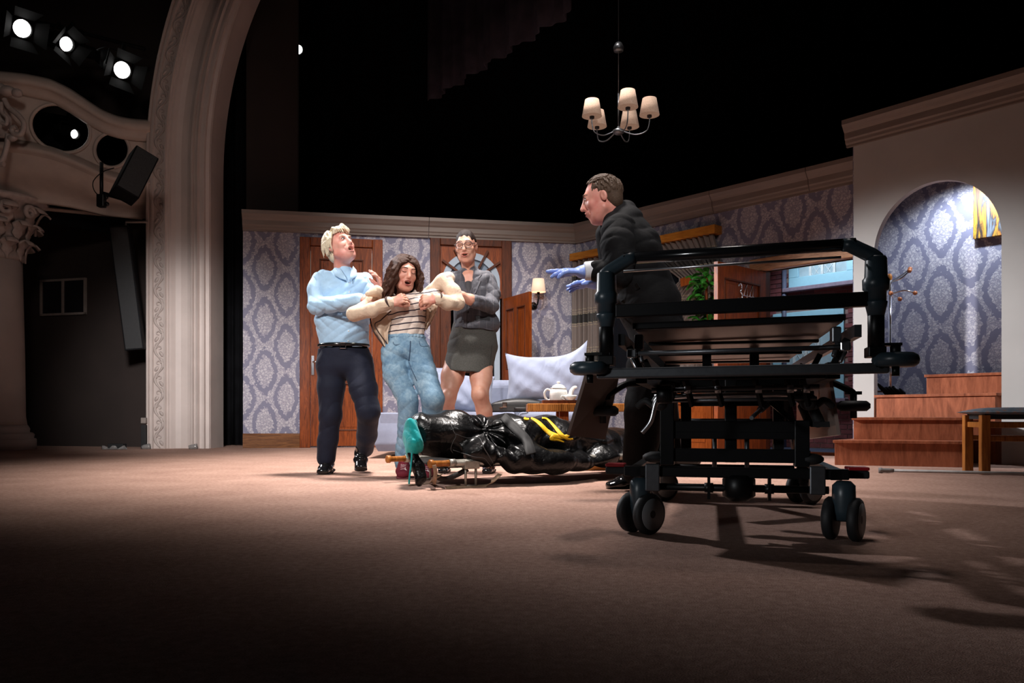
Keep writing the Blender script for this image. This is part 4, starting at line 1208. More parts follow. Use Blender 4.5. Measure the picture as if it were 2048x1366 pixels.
# ---- attache case on the sofa seat
M['case'] = plain('black_leatherette', (0.009, 0.0085, 0.009, 1), 0.5, var=0.25, scale=60)
ca_ = P(1040, 812, 7.35); cw = 0.57
ks = thing('attache_case', 'black attache case with chrome catches lying on the front of the sofa seat', 'case', (ca_.x, 7.98, 0.45), R(4))
obj('body', MB().bx(-cw / 2, cw / 2, -0.2, 0.2, 0.0, 0.075), M['case'], ks, bevel=0.014)
obj('lid', MB().grid(lambda s, t: Vector(((s - 0.5) * cw, (t - 0.5) * 0.4, 0.078 + 0.055 * (1 - abs(2 * s - 1) ** 2.2) * (1 - abs(2 * t - 1) ** 4) ** 0.5 )), 20, 10), M['case'], ks, solid=0.01)
obj('rim', MB().bx(-cw / 2 - 0.003, cw / 2 + 0.003, -0.203, 0.203, 0.072, 0.08), M['dark_steel'], ks)
for x in (-0.16, 0.2):
    q = obj('catch', MB().bx(x - 0.022, x + 0.022, -0.212, -0.2, 0.045, 0.095), M['chrome'], ks, bevel=0.003)
    obj('catch_tongue', MB().bx(x - 0.05, x - 0.02, -0.214, -0.2, 0.035, 0.05), M['chrome'], q)
obj('case_handle', MB().tube(smoothpath([(-0.06, -0.205, 0.04), (-0.05, -0.24, 0.035), (0.05, -0.24, 0.035), (0.06, -0.205, 0.04)]), 0.009, 8), M['case'], ks)

# ---- coffee table with tray, teapot and cups
tb = thing('coffee_table', 'low wooden coffee table with ribbed edge between sofa and stretcher', 'table', (0.62, 6.32, 0))
x0, x1, y0, y1 = P(1055, 800, 6.0).x, 1.2, 6.02, 6.62
ztb = 0.42 + 23 * 6.02 / 1600
obj('tabletop', MB().bx(x0, x1, y0, y1, ztb - 0.06, ztb), M['pine'], tb, world=True, bevel=0.004)
rb = MB(); x = x0 + 0.012
while x < x1 - 0.01:
    rb.bx(x, x + 0.009, y0 - 0.005, y0, ztb - 0.055, ztb - 0.006); x += 0.0165
obj('ribbed_edge', rb, M['pine'], tb, world=True, kind='stuff')
for x in (x0 + 0.28, x1 - 0.08):
    for y in (y0 + 0.1, y1 - 0.06):
        obj('leg', MB().bx(x - 0.035, x + 0.035, y - 0.035, y + 0.035, 0.05, ztb - 0.06), M['door_wood'], tb, world=True, bevel=0.004)
obj('plinth', MB().bx(x0 + 0.22, x1 - 0.02, y0 + 0.03, y1 - 0.02, 0.0, 0.075), M['pine'], tb, world=True, bevel=0.004)
tray_c = V(P(1140, 800, 6.16).x, 6.2, ztb)
tr = thing('tray', 'dark serving tray on the coffee table under the teapot', 'tray', tray_c)
obj('tray_base', MB().bx(-0.21, 0.24, -0.14, 0.14, 0.002, 0.01), M['door_dark'], tr)
rm = [(-0.21, -0.14), (0.24, -0.14), (0.24, 0.14), (-0.21, 0.14)]
for i in range(4):
    a_, b_ = rm[i], rm[(i + 1) % 4]
    obj('tray_rim', MB().bar((a_[0], a_[1], 0.014), (b_[0], b_[1], 0.014), 0.01, 0.026), M['door_dark'], tr, bevel=0.003)
tpx = P(1117, 800, 6.18).x
tp = thing('teapot', 'white ceramic teapot with lid on the tray', 'teapot', (tpx, 6.18, ztb + 0.011))
obj('body', MB().lathe([(0.0, 0.0), (0.062, 0.0), (0.07, 0.008), (0.07, 0.07), (0.066, 0.095), (0.058, 0.105), (0.054, 0.108)], n=32), M['ceramic'], tp)
ld = obj('lid', MB().lathe([(0.064, 0.108), (0.064, 0.112), (0.052, 0.114), (0.046, 0.128), (0.026, 0.138), (0.008, 0.141), (0.007, 0.147), (0.014, 0.152), (0.013, 0.16), (0.0, 0.164)], n=28), M['ceramic'], tp)
obj('handle', MB().tube(smoothpath([(-0.062, 0, 0.094), (-0.09, 0, 0.1), (-0.108, 0, 0.075), (-0.102, 0, 0.04), (-0.085, 0, 0.018), (-0.068, 0, 0.018)]), 0.0085, 10), M['ceramic'], tp)
sp_ = smoothpath([(0.058, 0, 0.03), (0.09, 0, 0.05), (0.1, 0, 0.085), (0.118, 0, 0.112), (0.142, 0, 0.118)])
obj('spout', MB().tube(sp_, [0.026 - 0.017 * i / (len(sp_) - 1) for i in range(len(sp_))], 12), M['ceramic'], tp)
def cup(u, lab, rz):
    c_ = P(u, 800, 6.1)
    t_ = thing('teacup', lab, 'cup', (c_.x, 6.09, ztb + 0.011), rz, 'teacups on the tray')
    obj('bowl', MB().lathe([(0.0, 0.0), (0.024, 0.0), (0.026, 0.006), (0.042, 0.03), (0.05, 0.054), (0.047, 0.054), (0.039, 0.03), (0.022, 0.009), (0.0, 0.008)], n=26), M['ceramic'], t_)
    obj('handle', MB().tube(smoothpath([(-0.046, 0, 0.046), (-0.066, 0, 0.048), (-0.068, 0, 0.028), (-0.044, 0, 0.02)]), 0.005, 8), M['ceramic'], t_)
cup(1141, 'white teacup on the tray in front of the teapot, handle to the left', 0)
cup(1173, 'white teacup on the tray, half hidden by the trolley board', R(150))

# ---- sideboard under the window, house plant
sf = FR.w(FR.s_of(1350, -0.5), -0.5, 0)
sb = thing('sideboard', 'cherry wood sideboard under the curtained window behind the trolley', 'sideboard', sf, FR.rz)
w_ = 1.0
obj('carcass', MB().bx(-0.55, 0.5, 0.0, 0.4, 0.02, 0.74), M['sideb'], sb, bevel=0.004)
obj('top', MB().bx(-0.57, 0.52, -0.02, 0.42, 0.74, 0.77), M['sideb'], sb, bevel=0.006)
for x in (-0.53, -0.01):
    d_ = obj('drawer', MB().bx(x + 0.01, x + 0.5, -0.018, 0.0, 0.54, 0.72), M['sideb'], sb, bevel=0.006)
    obj('drawer_handle', MB().tube(smoothpath([(x + 0.2, -0.018, 0.63), (x + 0.21, -0.045, 0.625), (x + 0.29, -0.045, 0.625), (x + 0.3, -0.018, 0.63)]), 0.007, 8), M['chrome'], d_)
    d_ = obj('cupboard_door', MB().bx(x + 0.01, x + 0.5, -0.018, 0.0, 0.05, 0.52), M['sideb'], sb, bevel=0.006)
    obj('door_panel', MB().bx(x + 0.08, x + 0.43, -0.026, -0.018, 0.12, 0.45), M['sideb'], d_, bevel=0.006)
pc = FR.w(FR.s_of(1400, -0.42), -0.42, 0)
pl = thing('house_plant', 'leafy green house plant on the sideboard, showing past the open street door', 'plant', FR.w(FR.s_of(1417, -0.28), -0.28, 0.772))
obj('pot', MB().lathe([(0.0, 0.0), (0.07, 0.0), (0.095, 0.16), (0.1, 0.16), (0.1, 0.18), (0.09, 0.18), (0.08, 0.155), (0.0, 0.15)], n=24), M['terracotta'], pl)
obj('stem', MB().tube(smoothpath([(0, 0, 0.14), (0.02, -0.01, 0.5), (-0.02, 0.0, 0.9), (-0.02, -0.01, 1.25)]), 0.014, 8), M['door_wood'], pl)
lfm = MB().grid(lambda s, t: Vector(((s - 0.5) * 0.07 * math.sin(math.pi * min(1, t * 0.96 + 0.02)), t * 0.14, 0.03 * math.sin(t * 3) - 0.02 * abs(s - .5) * 2)), 4, 6)
proto = None; rl = random.Random(4)
for k in range(150):
    a = rl.random() * 6.28; zz = 0.5 + 0.76 * rl.random(); rr = 0.13 * math.sqrt(rl.random()) + 0.02
    if proto is None: o = obj('leaf', lfm, M['leaf'], pl); proto = o
    else: o = reuse(proto, 'leaf', pl)
    o.location = (-0.0 + rr * math.cos(a), rr * math.sin(a), zz); o.rotation_euler = (rl.uniform(-0.7, 0.5), rl.uniform(-0.4, 0.4), a - 1.57)

# ---- curtains and pelmet of the window
m, nt, b = new_mat('banded_curtain_cloth')
tc = nt.nodes.new('ShaderNodeTexCoord'); se = nt.nodes.new('ShaderNodeSeparateXYZ'); nt.links.new(tc.outputs['Object'], se.inputs[0])
zz = mth(nt, 'FRACT', mth(nt, 'DIVIDE', se.outputs[2], 0.52))
def band(lo, hi): return mth(nt, 'MULTIPLY', mth(nt, 'GREATER_THAN', zz, lo), mth(nt, 'LESS_THAN', zz, hi))
lines = None
for lo in (0.10, 0.16, 0.40, 0.45, 0.52):
    q = band(lo, lo + 0.018); lines = q if lines is None else mth(nt, 'MAXIMUM', lines, q)
darkb = band(0.16, 0.42)
nn = noise(nt, tc.outputs['Object'], 40, 3)
base = mixc(nt, darkb, srgb(108, 94, 88), srgb(34, 29, 27))
base = mixc(nt, mth(nt, 'MULTIPLY', lines, mth(nt, 'GREATER_THAN', nn, 0.42)), base, srgb(150, 136, 112))
nt.links.new(base, b.inputs['Base Color']); b.inputs['Roughness'].default_value = 0.55; b.inputs['Sheen Weight'].default_value = 0.3
M['curtain'] = m
def curtain(label, sA, sB, top, bot, tie=None, tie_s=None, pinch=0.2, seed=0):
    rs = random.Random(seed); ph = rs.random() * 6
    n = int((sB - sA) * 11)
    def fn(s, t):
        z = top + (bot - top) * t
        a, e = sA, sB
        if tie is not None:
            d = z - tie
            k = max(0, 1 - abs(d) / (0.75 if d > 0 else 0.7)) ** 1.3
            wid = (sB - sA); wt = wid * pinch
            ca_, we = (sA + sB) / 2 * (1 - k) + tie_s * k, wid * (1 - k) + wt * k
            a, e = ca_ - we / 2, ca_ + we / 2
        x = a + (e - a) * s
        y = -0.09 - 0.028 * math.sin(s * n * 6.28 + ph + 0.6 * math.sin(3 * t)) - 0.012 * math.sin(s * n * 2.3 * 6.28 + ph)
        return Vector((x, y, z))
    o = obj('curtain', MB().grid(fn, 90, 40), M['curtain'], None, solid=0.008)
    o.location = FR.A; o.rotation_euler = (0, 0, FR.rz)
    return tag(o, label, 'curtain', 'curtains of the side window')
curtain('brown banded curtain hanging straight at the left of the window, by the room corner', 0.03, 0.6, 2.5, 0.25, None, None, 1, 2)
tz = FR.pt(1385, 556, -0.1)
cr = curtain('brown banded curtain tied back at the right of the window, beside the street door', 1.0, 2.19, 2.52, 0.82, tz[1], tz[0] + 0.12, 0.5, 5)
sT, zT = tz
tie = obj('curtain_tie', MB().bar((sT - 0.12, -0.165, zT - 0.05), (sT + 0.02, -0.17, zT - 0.03), 0.02, 0.1), M['sideb'], None, bevel=0.004)
tie.location = FR.A; tie.rotation_euler = (0, 0, FR.rz)
tag(tie, 'orange-brown tie-back band holding the right-hand curtain', 'tie-back')
pe = obj('pelmet', MB().bx(0.02, FR.s_of(1430, -0.14), -0.15, -0.0, 2.5, 2.595), M['gold_wood'], None, bevel=0.004)
pe.location = FR.A; pe.rotation_euler = (0, 0, FR.rz)
tag(pe, 'orange wooden pelmet board above the side window curtains', 'pelmet')

# ---- wall lamp beside the open inner door
M['shade_glow'] = emit('lit_fabric_shade', srgb(240, 205, 176), 0.75)
M['bulb'] = emit('warm_bulb', (1, 0.78, 0.55, 1), 12)
sl_, zl = FB.pt(1066, 612)
wl = thing('wall_lamp', 'small lit wall lamp with cream shade beside the open inner door', 'lamp', FB.w(sl_, 0, zl), FB.rz)
obj('backplate', MB().lathe([(0.05, 0.0), (0.05, 0.02), (0.02, 0.035)], n=20, axis=(0, -1, 0)), M['black_metal'], wl)
obj('arm', MB().tube(smoothpath([(0, -0.03, 0), (0.03, -0.12, 0.0), (0.04, -0.16, 0.08), (0.04, -0.16, 0.14)]), 0.01, 8), M['black_metal'], wl)
def shade(par, c, r0, r1, h, mat):
    c = Vector(c)
    s_ = obj('lamp_shade', MB().lathe([(r0, 0), (r1, h), (r1 - 0.004, h), (r0 - 0.004, 0), (r0, 0)], c, 28), mat, par)
    obj('bulb_holder', MB().cyl(c + V(0, 0, -0.03), c + V(0, 0, 0.035), 0.02), M['black_metal'], par)
    obj('bulb', MB().ell(c + V(0, 0, 0.07), (0.02, 0.02, 0.032)), M['bulb'], par)
shade(wl, (0.04, -0.16, 0.165), 0.098, 0.075, 0.175, M['shade_glow'])

# ---- five-armed chandelier
m, nt, b = new_mat('linen_lamp_shade')
v = coords(nt, 'Object', (60, 60, 60))
n = noise(nt, v, 3, 3)
nt.links.new(ramp(nt, n, [(0.3, srgb(160, 134, 116)), (0.7, srgb(196, 168, 148))]), b.inputs['Base Color'])
b.inputs['Roughness'].default_value = 0.9
nt.links.new(b.inputs['Base Color'].links[0].from_socket, b.inputs['Emission Color']); b.inputs['Emission Strength'].default_value = 0.26
M['linen'] = m
hub = P(1237, 263, 7.6)
ch = thing('chandelier', 'five-armed black chandelier with linen shades hanging above the room', 'chandelier', hub)
k = 7.6 / 1600
obj('hub', MB().lathe([(0.0, -0.03), (0.03, -0.028), (0.055, -0.01), (0.055, 0.01), (0.02, 0.03), (0.008, 0.05)], n=20), M['dark_steel'], ch)
obj('stem', MB().cyl((0, 0, 0.02), (0, 0, 0.36), 0.007), M['dark_steel'], ch)
obj('cord', MB().cyl((0, 0, 0.36), (0, 0, 3.0), 0.0035, n=6), M['dark_steel'], ch)
obj('ceiling_box', MB().lathe([(0.0, 0.76), (0.045, 0.762), (0.05, 0.8), (0.03, 0.84), (0.0, 0.84)], n=16), M['dark_steel'], ch)
for x, y in ((-0.257, -0.05), (-0.18, 0.22), (0.05, -0.27), (0.138, 0.23), (0.28, -0.08)):
    tx = Vector((x, y, 0)); d_ = tx.normalized(); Rr = tx.length
    am = obj('arm', MB().tube(smoothpath([d_ * 0.04, d_ * (Rr * 0.55) + V(0, 0, -0.045), d_ * (Rr * 0.9) + V(0, 0, -0.02), tx + V(0, 0, 0.06), tx + V(0, 0, 0.11)]), 0.006, 8), M['dark_steel'], ch)
    c_ = tx + V(0, 0, 0.125)
    obj('lamp_shade', MB().lathe([(0.094, 0), (0.066, 0.155), (0.063, 0.155), (0.091, 0), (0.094, 0)], c_, 28), M['linen'], ch)
    obj('bulb_holder', MB().cyl(c_ + V(0, 0, -0.02), c_ + V(0, 0, 0.05), 0.022, 0.024), M['black_matte'], ch)
    obj('bulb', MB().ell(c_ + V(0, 0, 0.085), (0.022, 0.022, 0.034)), M['bulb'], ch)
# ================================================================== MORTUARY TROLLEY (nearest object)
gy = R(-14)
GO = Vector((0.673, 2.405, 0))
tr = thing('mortuary_trolley', 'black wheeled mortuary trolley with raised tray and push bar in the foreground', 'trolley', GO, gy)
TILT = math.tan(R(0.9))
def tz(x, z): return z + (x + 0.39) * TILT          # the raised top sits a touch out of level
BM, BMAT = M['black_metal'], M['black_matte']
def T(name, mb, mat, par=tr, **kw): return obj(name, mb, mat, par, **kw)
zb = 0.905
# push bar with its plastic elbows and sleeves
T('push_bar', MB().tube([(-0.335, 0, tz(-.335, zb)), (0, 0, tz(0, zb)), (0.335, 0, tz(.335, zb))], 0.0185, 16), plain('glossy_black_grip', (0.01, 0.01, 0.011, 1), 0.18, coat=0.4))
T('under_rod', MB().cyl((-0.34, 0.03, tz(-.34, zb - 0.034)), (0.3, 0.03, tz(.3, zb - 0.03)), 0.004), M['steel'])
for s in (-1, 1):
    x = s * 0.39
    T('elbow', MB().tube([(s * 0.30, 0, tz(s * .30, zb)), (s * 0.32, 0, tz(s * .32, zb - 0.002)), (s * 0.379, 0, tz(x, zb - 0.036)), (s * 0.388, 0, tz(x, zb - 0.044)), (x, 0, tz(x, zb - 0.056)), (x, 0, tz(x, zb - 0.085))],
        [0.0195, 0.021, 0.022, 0.0235, 0.025, 0.0265], 16), M['teal_grey'])
    T('sleeve', MB().lathe([(0.029, 0.0), (0.029, 0.03), (0.037, 0.034), (0.038, 0.062), (0.032, 0.07), (0.030, 0.125), (0.027, 0.13)], (x, 0, tz(x, 0.735)), 10), M['teal_grey'])
    T('collar', MB().lathe([(0.022, 0.0), (0.031, 0.04), (0.031, 0.045)], (x, 0, tz(x, 0.69)), 16), M['teal_grey'])
    T('post', MB().cyl((x, 0, tz(x, 0.585)), (x, 0, tz(x, 0.74)), 0.023, n=16), BM)
    T('post_foot', MB().bx(x - 0.024, x + 0.024, -0.024, 0.05, tz(x, 0.575), tz(x, 0.605)), BM, bevel=0.003)
    # horizontal bumper wheel below a little bracket
    bxx = s * 0.442
    T('bumper_bracket', MB().bx(min(x, bxx) - 0.014, max(x, bxx) + 0.014, -0.02, 0.02, tz(x, 0.606), tz(x, 0.614)).cyl((bxx, 0, tz(x, 0.575)), (bxx, 0, tz(x, 0.612)), 0.014), BM)
    T('bumper_wheel', MB().lathe([(0.0, -0.02), (0.05, -0.02), (0.061, -0.012), (0.064, 0.0), (0.061, 0.012), (0.05, 0.02), (0.03, 0.021), (0.026, 0.016), (0.0, 0.016)], (bxx, 0, tz(x, 0.566)), 28), M['teal_grey'])
    T('wheel_bolt', MB().cyl((bxx, 0, tz(x, 0.52)), (bxx, 0, tz(x, 0.548)), 0.011, n=8), BM)
T('cross_beam', MB().prism([(-0.36, tz(-.36, 0.722)), (0.37, tz(.37, 0.722)), (0.37, tz(.37, 0.764)), (-0.36, tz(-.36, 0.762))], -0.016, 0.016), BM, bevel=0.003)
T('bumper_bar', MB().prism([(-0.42, tz(-.42, 0.533)), (0.425, tz(.425, 0.527)), (0.425, tz(.425, 0.558)), (-0.42, tz(-.42, 0.566))], -0.012, 0.012), M['dark_steel'], bevel=0.006)
for s in (-1, 1):
    T('bar_bolt', MB().cyl((s * 0.4, -0.017, tz(s * .4, 0.547)), (s * 0.4, -0.01, tz(s * .4, 0.547)), 0.006, n=8), BM)
    T('bar_link', MB().bx(s * 0.4 - 0.012, s * 0.4 + 0.012, -0.012, 0.02, tz(s * .4, 0.545), tz(s * .4, 0.6)), BM)
T('steel_rod', MB().cyl((-0.325, 0.08, tz(-.325, 0.615)), (0.335, 0.08, tz(.335, 0.613)), 0.0075, n=12), M['dark_steel'])
for s in (-1, 1):
    T('rod_clamp', MB().box((s * 0.318, 0.08, tz(s * .318, 0.615)), (0.03, 0.03, 0.028)).cyl((s * 0.318, 0.06, tz(s * .318, 0.6)), (s * 0.3, 0.05, tz(s * .3, 0.565)), 0.006), M['steel'], bevel=0.004)
# body tray and top frame
Lg = 1.92
T('tray_board', MB().add([(-.31, .09, tz(-.31, .690)), (.315, .09, tz(.315, .690)), (.315, Lg, tz(.315, .690)), (-.31, Lg, tz(-.31, .690)),
                          (-.31, .09, tz(-.31, .706)), (.315, .09, tz(.315, .706)), (.315, Lg, tz(.315, .706)), (-.31, Lg, tz(-.31, .706))],
    [(0, 3, 2, 1), (4, 5, 6, 7), (0, 1, 5, 4), (1, 2, 6, 5), (2, 3, 7, 6), (3, 0, 4, 7)]), M['tray_under'], bevel=0.003)
T('tray_lip', MB().prism([(-.315, tz(-.315, .694)), (.32, tz(.32, .694)), (.32, tz(.32, .712)), (-.315, tz(-.315, .712))], 0.075, 0.09), BM)
for s in (-1, 1):
    T('side_rail', MB().bar((s * 0.345, 0.02, tz(s * .345, 0.655)), (s * 0.345, Lg, tz(s * .345, 0.655)), 0.02, 0.036), M['dark_steel'] if s > 0 else BM)
    T('long_beam', MB().bar((s * 0.29, 0.1, tz(s * .29, 0.545)), (s * 0.29, Lg - .05, tz(s * .29, 0.545)), 0.036, 0.05), BM)
    for y in (0.12, 0.75, 1.35, 1.85):
        T('rail_bracket', MB().bar((s * 0.33, y, tz(s * .33, 0.64)), (s * 0.29, y, tz(s * .29, 0.56)), 0.02, 0.03, (0, 1, 0)), BM)
    T('toggle_latch', MB().box((s * 0.30, 0.14, tz(s * .3, 0.655)), (0.028, 0.05, 0.05)).cyl((s * 0.3, 0.1, tz(s * .3, 0.63)), (s * 0.285, 0.08, tz(s * .28, 0.585)), 0.007), M['dark_steel'], bevel=0.005)
for y in (0.55, 1.1, 1.65):
    T('tray_bearer', MB().bx(-0.3, 0.3, y - 0.02, y + 0.02, 0.68, 0.69), BM)
for y in (0.16, 0.95, 1.8):
    T('cross_member', MB().bx(-0.3, 0.3, y - 0.02, y + 0.02, 0.535, 0.568), BM)
for x in (-0.09, 0.1):
    T('tray_post', MB().bx(x - 0.018, x + 0.018, 0.93, 0.97, 0.56, 0.69), BM)
# lifting gear: masts, lattice and rods between top frame and base
yl = 0.62
for x in (-0.235, 0.25):
    T('lift_column', MB().bx(x - 0.026, x + 0.026, yl - 0.03, yl + 0.03, 0.23, 0.40 if x > 0 else 0.54), BM, bevel=0.003)
    T('inner_column', MB().bx(x * 0.72 - 0.02, x * 0.72 + 0.02, yl + 0.12, yl + 0.17, 0.24, 0.54), BM, bevel=0.003)
T('centre_mast', MB().bx(-0.022, 0.022, yl + 0.02, yl + 0.07, 0.24, 0.555), BM, bevel=0.003)
for x in (-0.06, 0.06):
    T('lift_rod', MB().cyl((x, yl + 0.06, 0.22), (x, yl + 0.06, 0.35), 0.009), M['dark_steel'])
for z, h_ in ((0.375, 0.045), (0.345, 0.03), (0.268, 0.05)):
    T('lift_cross_bar', MB().bx(-0.24, 0.25, yl - 0.02, yl + 0.02, z - h_ / 2, z + h_ / 2), BM, bevel=0.003)
T('lift_cross_bar', MB().bx(-0.19, 0.19, yl + 0.12, yl + 0.16, 0.455, 0.48), BM)
for s in (-1, 1):
    T('scissor_leg', MB().bar((s * 0.27, 0.95, 0.25), (s * 0.27, 1.55, 0.53), 0.03, 0.045), BM)
    T('scissor_leg', MB().bar((s * 0.23, 1.55, 0.25), (s * 0.23, 0.95, 0.53), 0.03, 0.045), BM)
T('scissor_pin', MB().cyl((-0.28, 1.25, 0.39), (0.28, 1.25, 0.39), 0.014), M['dark_steel'])
for z, y, r_ in ((0.505, 0.28, 0.008), (0.485, 0.42, 0.01), (0.468, 0.34, 0.006)):
    T('control_rod', MB().cyl((-0.27, y, z), (0.27, y, z + 0.008), r_), M['steel'] if r_ > 0.009 else M['dark_steel'])
for x in (-0.16, -0.06, 0.07, 0.17, 0.22):
    T('lever_link', MB().bar((x, 0.3, 0.54), (x + 0.025, 0.34, 0.452), 0.012, 0.02), BM)
    T('linkage_nut', MB().cyl((x, 0.27, 0.505), (x + 0.02, 0.27, 0.505), 0.013, n=6), M['steel'])
T('gas_spring', MB().cyl((0.1, 0.5, 0.44), (0.19, 0.9, 0.5), 0.013).cyl((0.06, 0.32, 0.41), (0.1, 0.5, 0.44), 0.007), M['dark_steel'])
T('diagonal_stay', MB().bar((0.14, yl, 0.47), (0.235, yl, 0.385), 0.018, 0.018, (0, 1, 0)), BM)
# fold-down side boards hanging from the top frame
def board(pts, nm='side_flap', col=M['brown_board']):
    mb = MB(); n = len(pts); q = [Vector(p) for p in pts]; nn = (q[1] - q[0]).cross(q[2] - q[0]).normalized() * 0.006
    mb.add([p + nn for p in q] + [p - nn for p in q], [tuple(range(n)), tuple(range(2 * n - 1, n - 1, -1))] + [(i, (i + 1) % n, (i + 1) % n + n, i + n) for i in range(n)])
    return obj(nm, mb, col, tr, world=True)
board([P(1172, 750, 2.75), P(1236, 750, 2.95), P(1208, 878, 3.05), P(1136, 870, 2.85)])
GM = WM[tr.name]
def L(x, y, z): return GM @ Vector((x, y, tz(x, z)))
fl = board([L(.335, .5, .535), L(.335, 1.6, .53), L(.335, 1.6, .285), L(.362, .5, .338)])
for k in (0, 1):
    a_, b_ = L(.28, 1.0 - .3 * k, .48), L(.315, .92 - .3 * k, .375)
    q = MB().tube([a_ + V(0, 0, 0.12), a_, a_ + (b_ - a_) * 0.35], [0.008, 0.009, 0.013], 8).cyl(a_ + (b_ - a_) * 0.3, b_, 0.02).box(b_, (0.06, 0.03, 0.02))
    obj('clamp_handle', q, M['black_matte'], tr, world=True)
for px_, v_, s in ((1206, 822, -1), (1707, 812, 1)):
    c_ = P(px_, v_, 2.95)
    obj('lower_bumper', MB().lathe([(0.0, -0.019), (0.045, -0.019), (0.058, -0.008), (0.058, 0.008), (0.045, 0.019), (0.0, 0.019)], c_, 24).cyl(c_ + V(0, 0, -.045), c_ + V(0, 0, 0.045), 0.012), M['rubber'], tr, world=True)
    obj('bumper_arm', MB().tube(smoothpath([c_ + V(0, 0, 0.045), c_ + V(-s * 0.02, 0, 0.06), c_ + V(-s * 0.09, 0.05, 0.1), c_ + V(-s * 0.15, 0.1, 0.105)]), 0.013, 8).box(c_ + V(0, 0, 0.048), (0.05, 0.03, 0.012)), BM, tr, world=True)
for s in (-1, 1):
    T('crank_lever', MB().tube(smoothpath([(s * 0.2, 0.42, 0.49), (s * 0.26, 0.4, 0.45), (s * 0.3, 0.4, 0.47), (s * 0.33, 0.42, 0.45)]), 0.012, 8).ell((s * 0.25, 0.4, 0.465), (0.03, 0.03, 0.03)), BMAT)
T('hand_crank', MB().tube(smoothpath([(-0.21, 0.25, 0.5), (-0.25, 0.24, 0.47), (-0.27, 0.24, 0.40), (-0.3, 0.24, 0.36)]), 0.009, 8), M['steel'])
T('crank_hub', MB().cyl((-0.2, 0.25, 0.49), (-0.25, 0.25, 0.49), 0.032, n=18), BM)
# base frame
T('front_beam', MB().bx(-0.37, 0.37, 0.33, 0.37, 0.205, 0.24), BM, bevel=0.004)
T('front_tube', MB().cyl((-0.31, 0.36, 0.168), (0.31, 0.36, 0.168), 0.013), BM)
T('rear_beam', MB().bx(-0.37, 0.37, 1.49, 1.53, 0.205, 0.24), BM, bevel=0.004)
T('rear_tube', MB().cyl((-0.31, 1.51, 0.168), (0.31, 1.51, 0.168), 0.013), BM)
T('brake_box', MB().lathe([(0.03, 0.0), (0.055, 0.018), (0.055, 0.075), (0.04, 0.09)], (0.02, 0.36, 0.125), 8), BM)
for x in (-0.08, 0.12):
    T('brake_plate', MB().bx(x - 0.005, x + 0.005, 0.34, 0.38, 0.13, 0.22), BM)
    T('brake_bolt', MB().cyl((x - 0.015, 0.36, 0.168), (x + 0.015, 0.36, 0.168), 0.017, n=8), BM)
for s in (-1, 1):
    T('base_side_beam', MB().bar((s * 0.33, 0.33, 0.222), (s * 0.33, 1.53, 0.222), 0.035, 0.036), BM)
    T('corner_bracket', MB().bx(s * 0.27 - 0.025, s * 0.27 + 0.025, 0.315, 0.345, 0.155, 0.25), M['dark_steel'], bevel=0.004)
    for y in (0.36, 1.51):
        cc_ = Vector((-0.315 if s < 0 else 0.357, y, 0))
        T('castor_housing', MB().lathe([(0.022, 0.2), (0.037, 0.185), (0.038, 0.15), (0.036, 0.1), (0.03, 0.07)], cc_, 20), M['teal_grey'] if y < 1 else BM)
        th = R((38 if s < 0 else 54) if y < 1 else (20 if s < 0 else 30))
        ax = Matrix.Rotation(-gy, 3, 'Z') @ Vector((math.sin(th), -math.cos(th), 0))
        for k in (-1, 1):
            o_ = cc_ + ax * (0.04 * k) + Vector((0.0, 0.008, 0.073))
            T('wheel', MB().lathe([(0.0, -0.018), (0.05, -0.018), (0.066, -0.016), (0.0725, -0.008), (0.0725, 0.008), (0.066, 0.016), (0.05, 0.018), (0.0, 0.018)], o_, 32, ax), M['rubber'])
            T('wheel_cover', MB().lathe([(0.0, 0.0175), (0.055, 0.0195), (0.0555, 0.0175)], o_, 28, ax * k), M['wheel_grey'])
        T('wheel_axle', MB().cyl(cc_ - ax * 0.05 + V(0, .008, .073), cc_ + ax * 0.05 + V(0, .008, .073), 0.01), M['dark_steel'])
    pd = T('brake_pedal', MB().bx(s * 0.40 - 0.045, s * 0.40 + 0.045, 0.40, 0.47, 0.205, 0.232), BMAT, bevel=0.006)
    T('pedal_pad', MB().bx(s * 0.41 - 0.035, s * 0.41 + 0.035, 0.40, 0.47, 0.232, 0.244), M['red'], pd, bevel=0.004)
    T('foot_lever', MB().ell((s * 0.28, 0.62, 0.258), (0.05, 0.035, 0.022)), BMAT)
T('side_lever', MB().bar((0.12, 0.95, 0.27), (0.33, 1.15, 0.26), 0.03, 0.014), BM)

# ================================================================== STRETCHER AND BODY BAG ON THE FLOOR
SA = Vector((0.84, 0.5426, 0)).normalized(); SN = Vector((-SA.y, SA.x, 0))
sN = Vector((-0.466, 4.49, 0.145)); sF = sN + SN * 0.58                       # near and far pole ends
so_ = thing('stretcher', 'folding field stretcher with wooden handles and steel legs on the carpet', 'stretcher', (sN.x, sN.y, 0))
M['alu'] = plain('dull_alloy', (0.36, 0.34, 0.30, 1), 0.5, 0.7, var=0.25, scale=40)
M['webbing'] = plain('beige_webbing', srgb(150, 126, 104), 0.9, var=0.2, scale=60)
M['dkweb'] = plain('dark_webbing', (0.02, 0.016, 0.015, 1), 0.8)
for e in (sN, sF):
    for (p0, sg) in ((e, 1), (e + SA * 2.2, -1)):
        obj('handle', MB().lathe([(0.021, 0.0), (0.024, 0.004), (0.024, 0.022), (0.018, 0.03), (0.0175, 0.1), (0.019, 0.135)], p0, 18, SA * sg), M['pine'], so_, world=True)
    obj('pole', MB().tube([e + SA * 0.13, e + SA * 2.07], 0.021, 14).tube([e + SA * 0.125, e + SA * 0.165], 0.024, 14), M['alu'], so_, world=True)
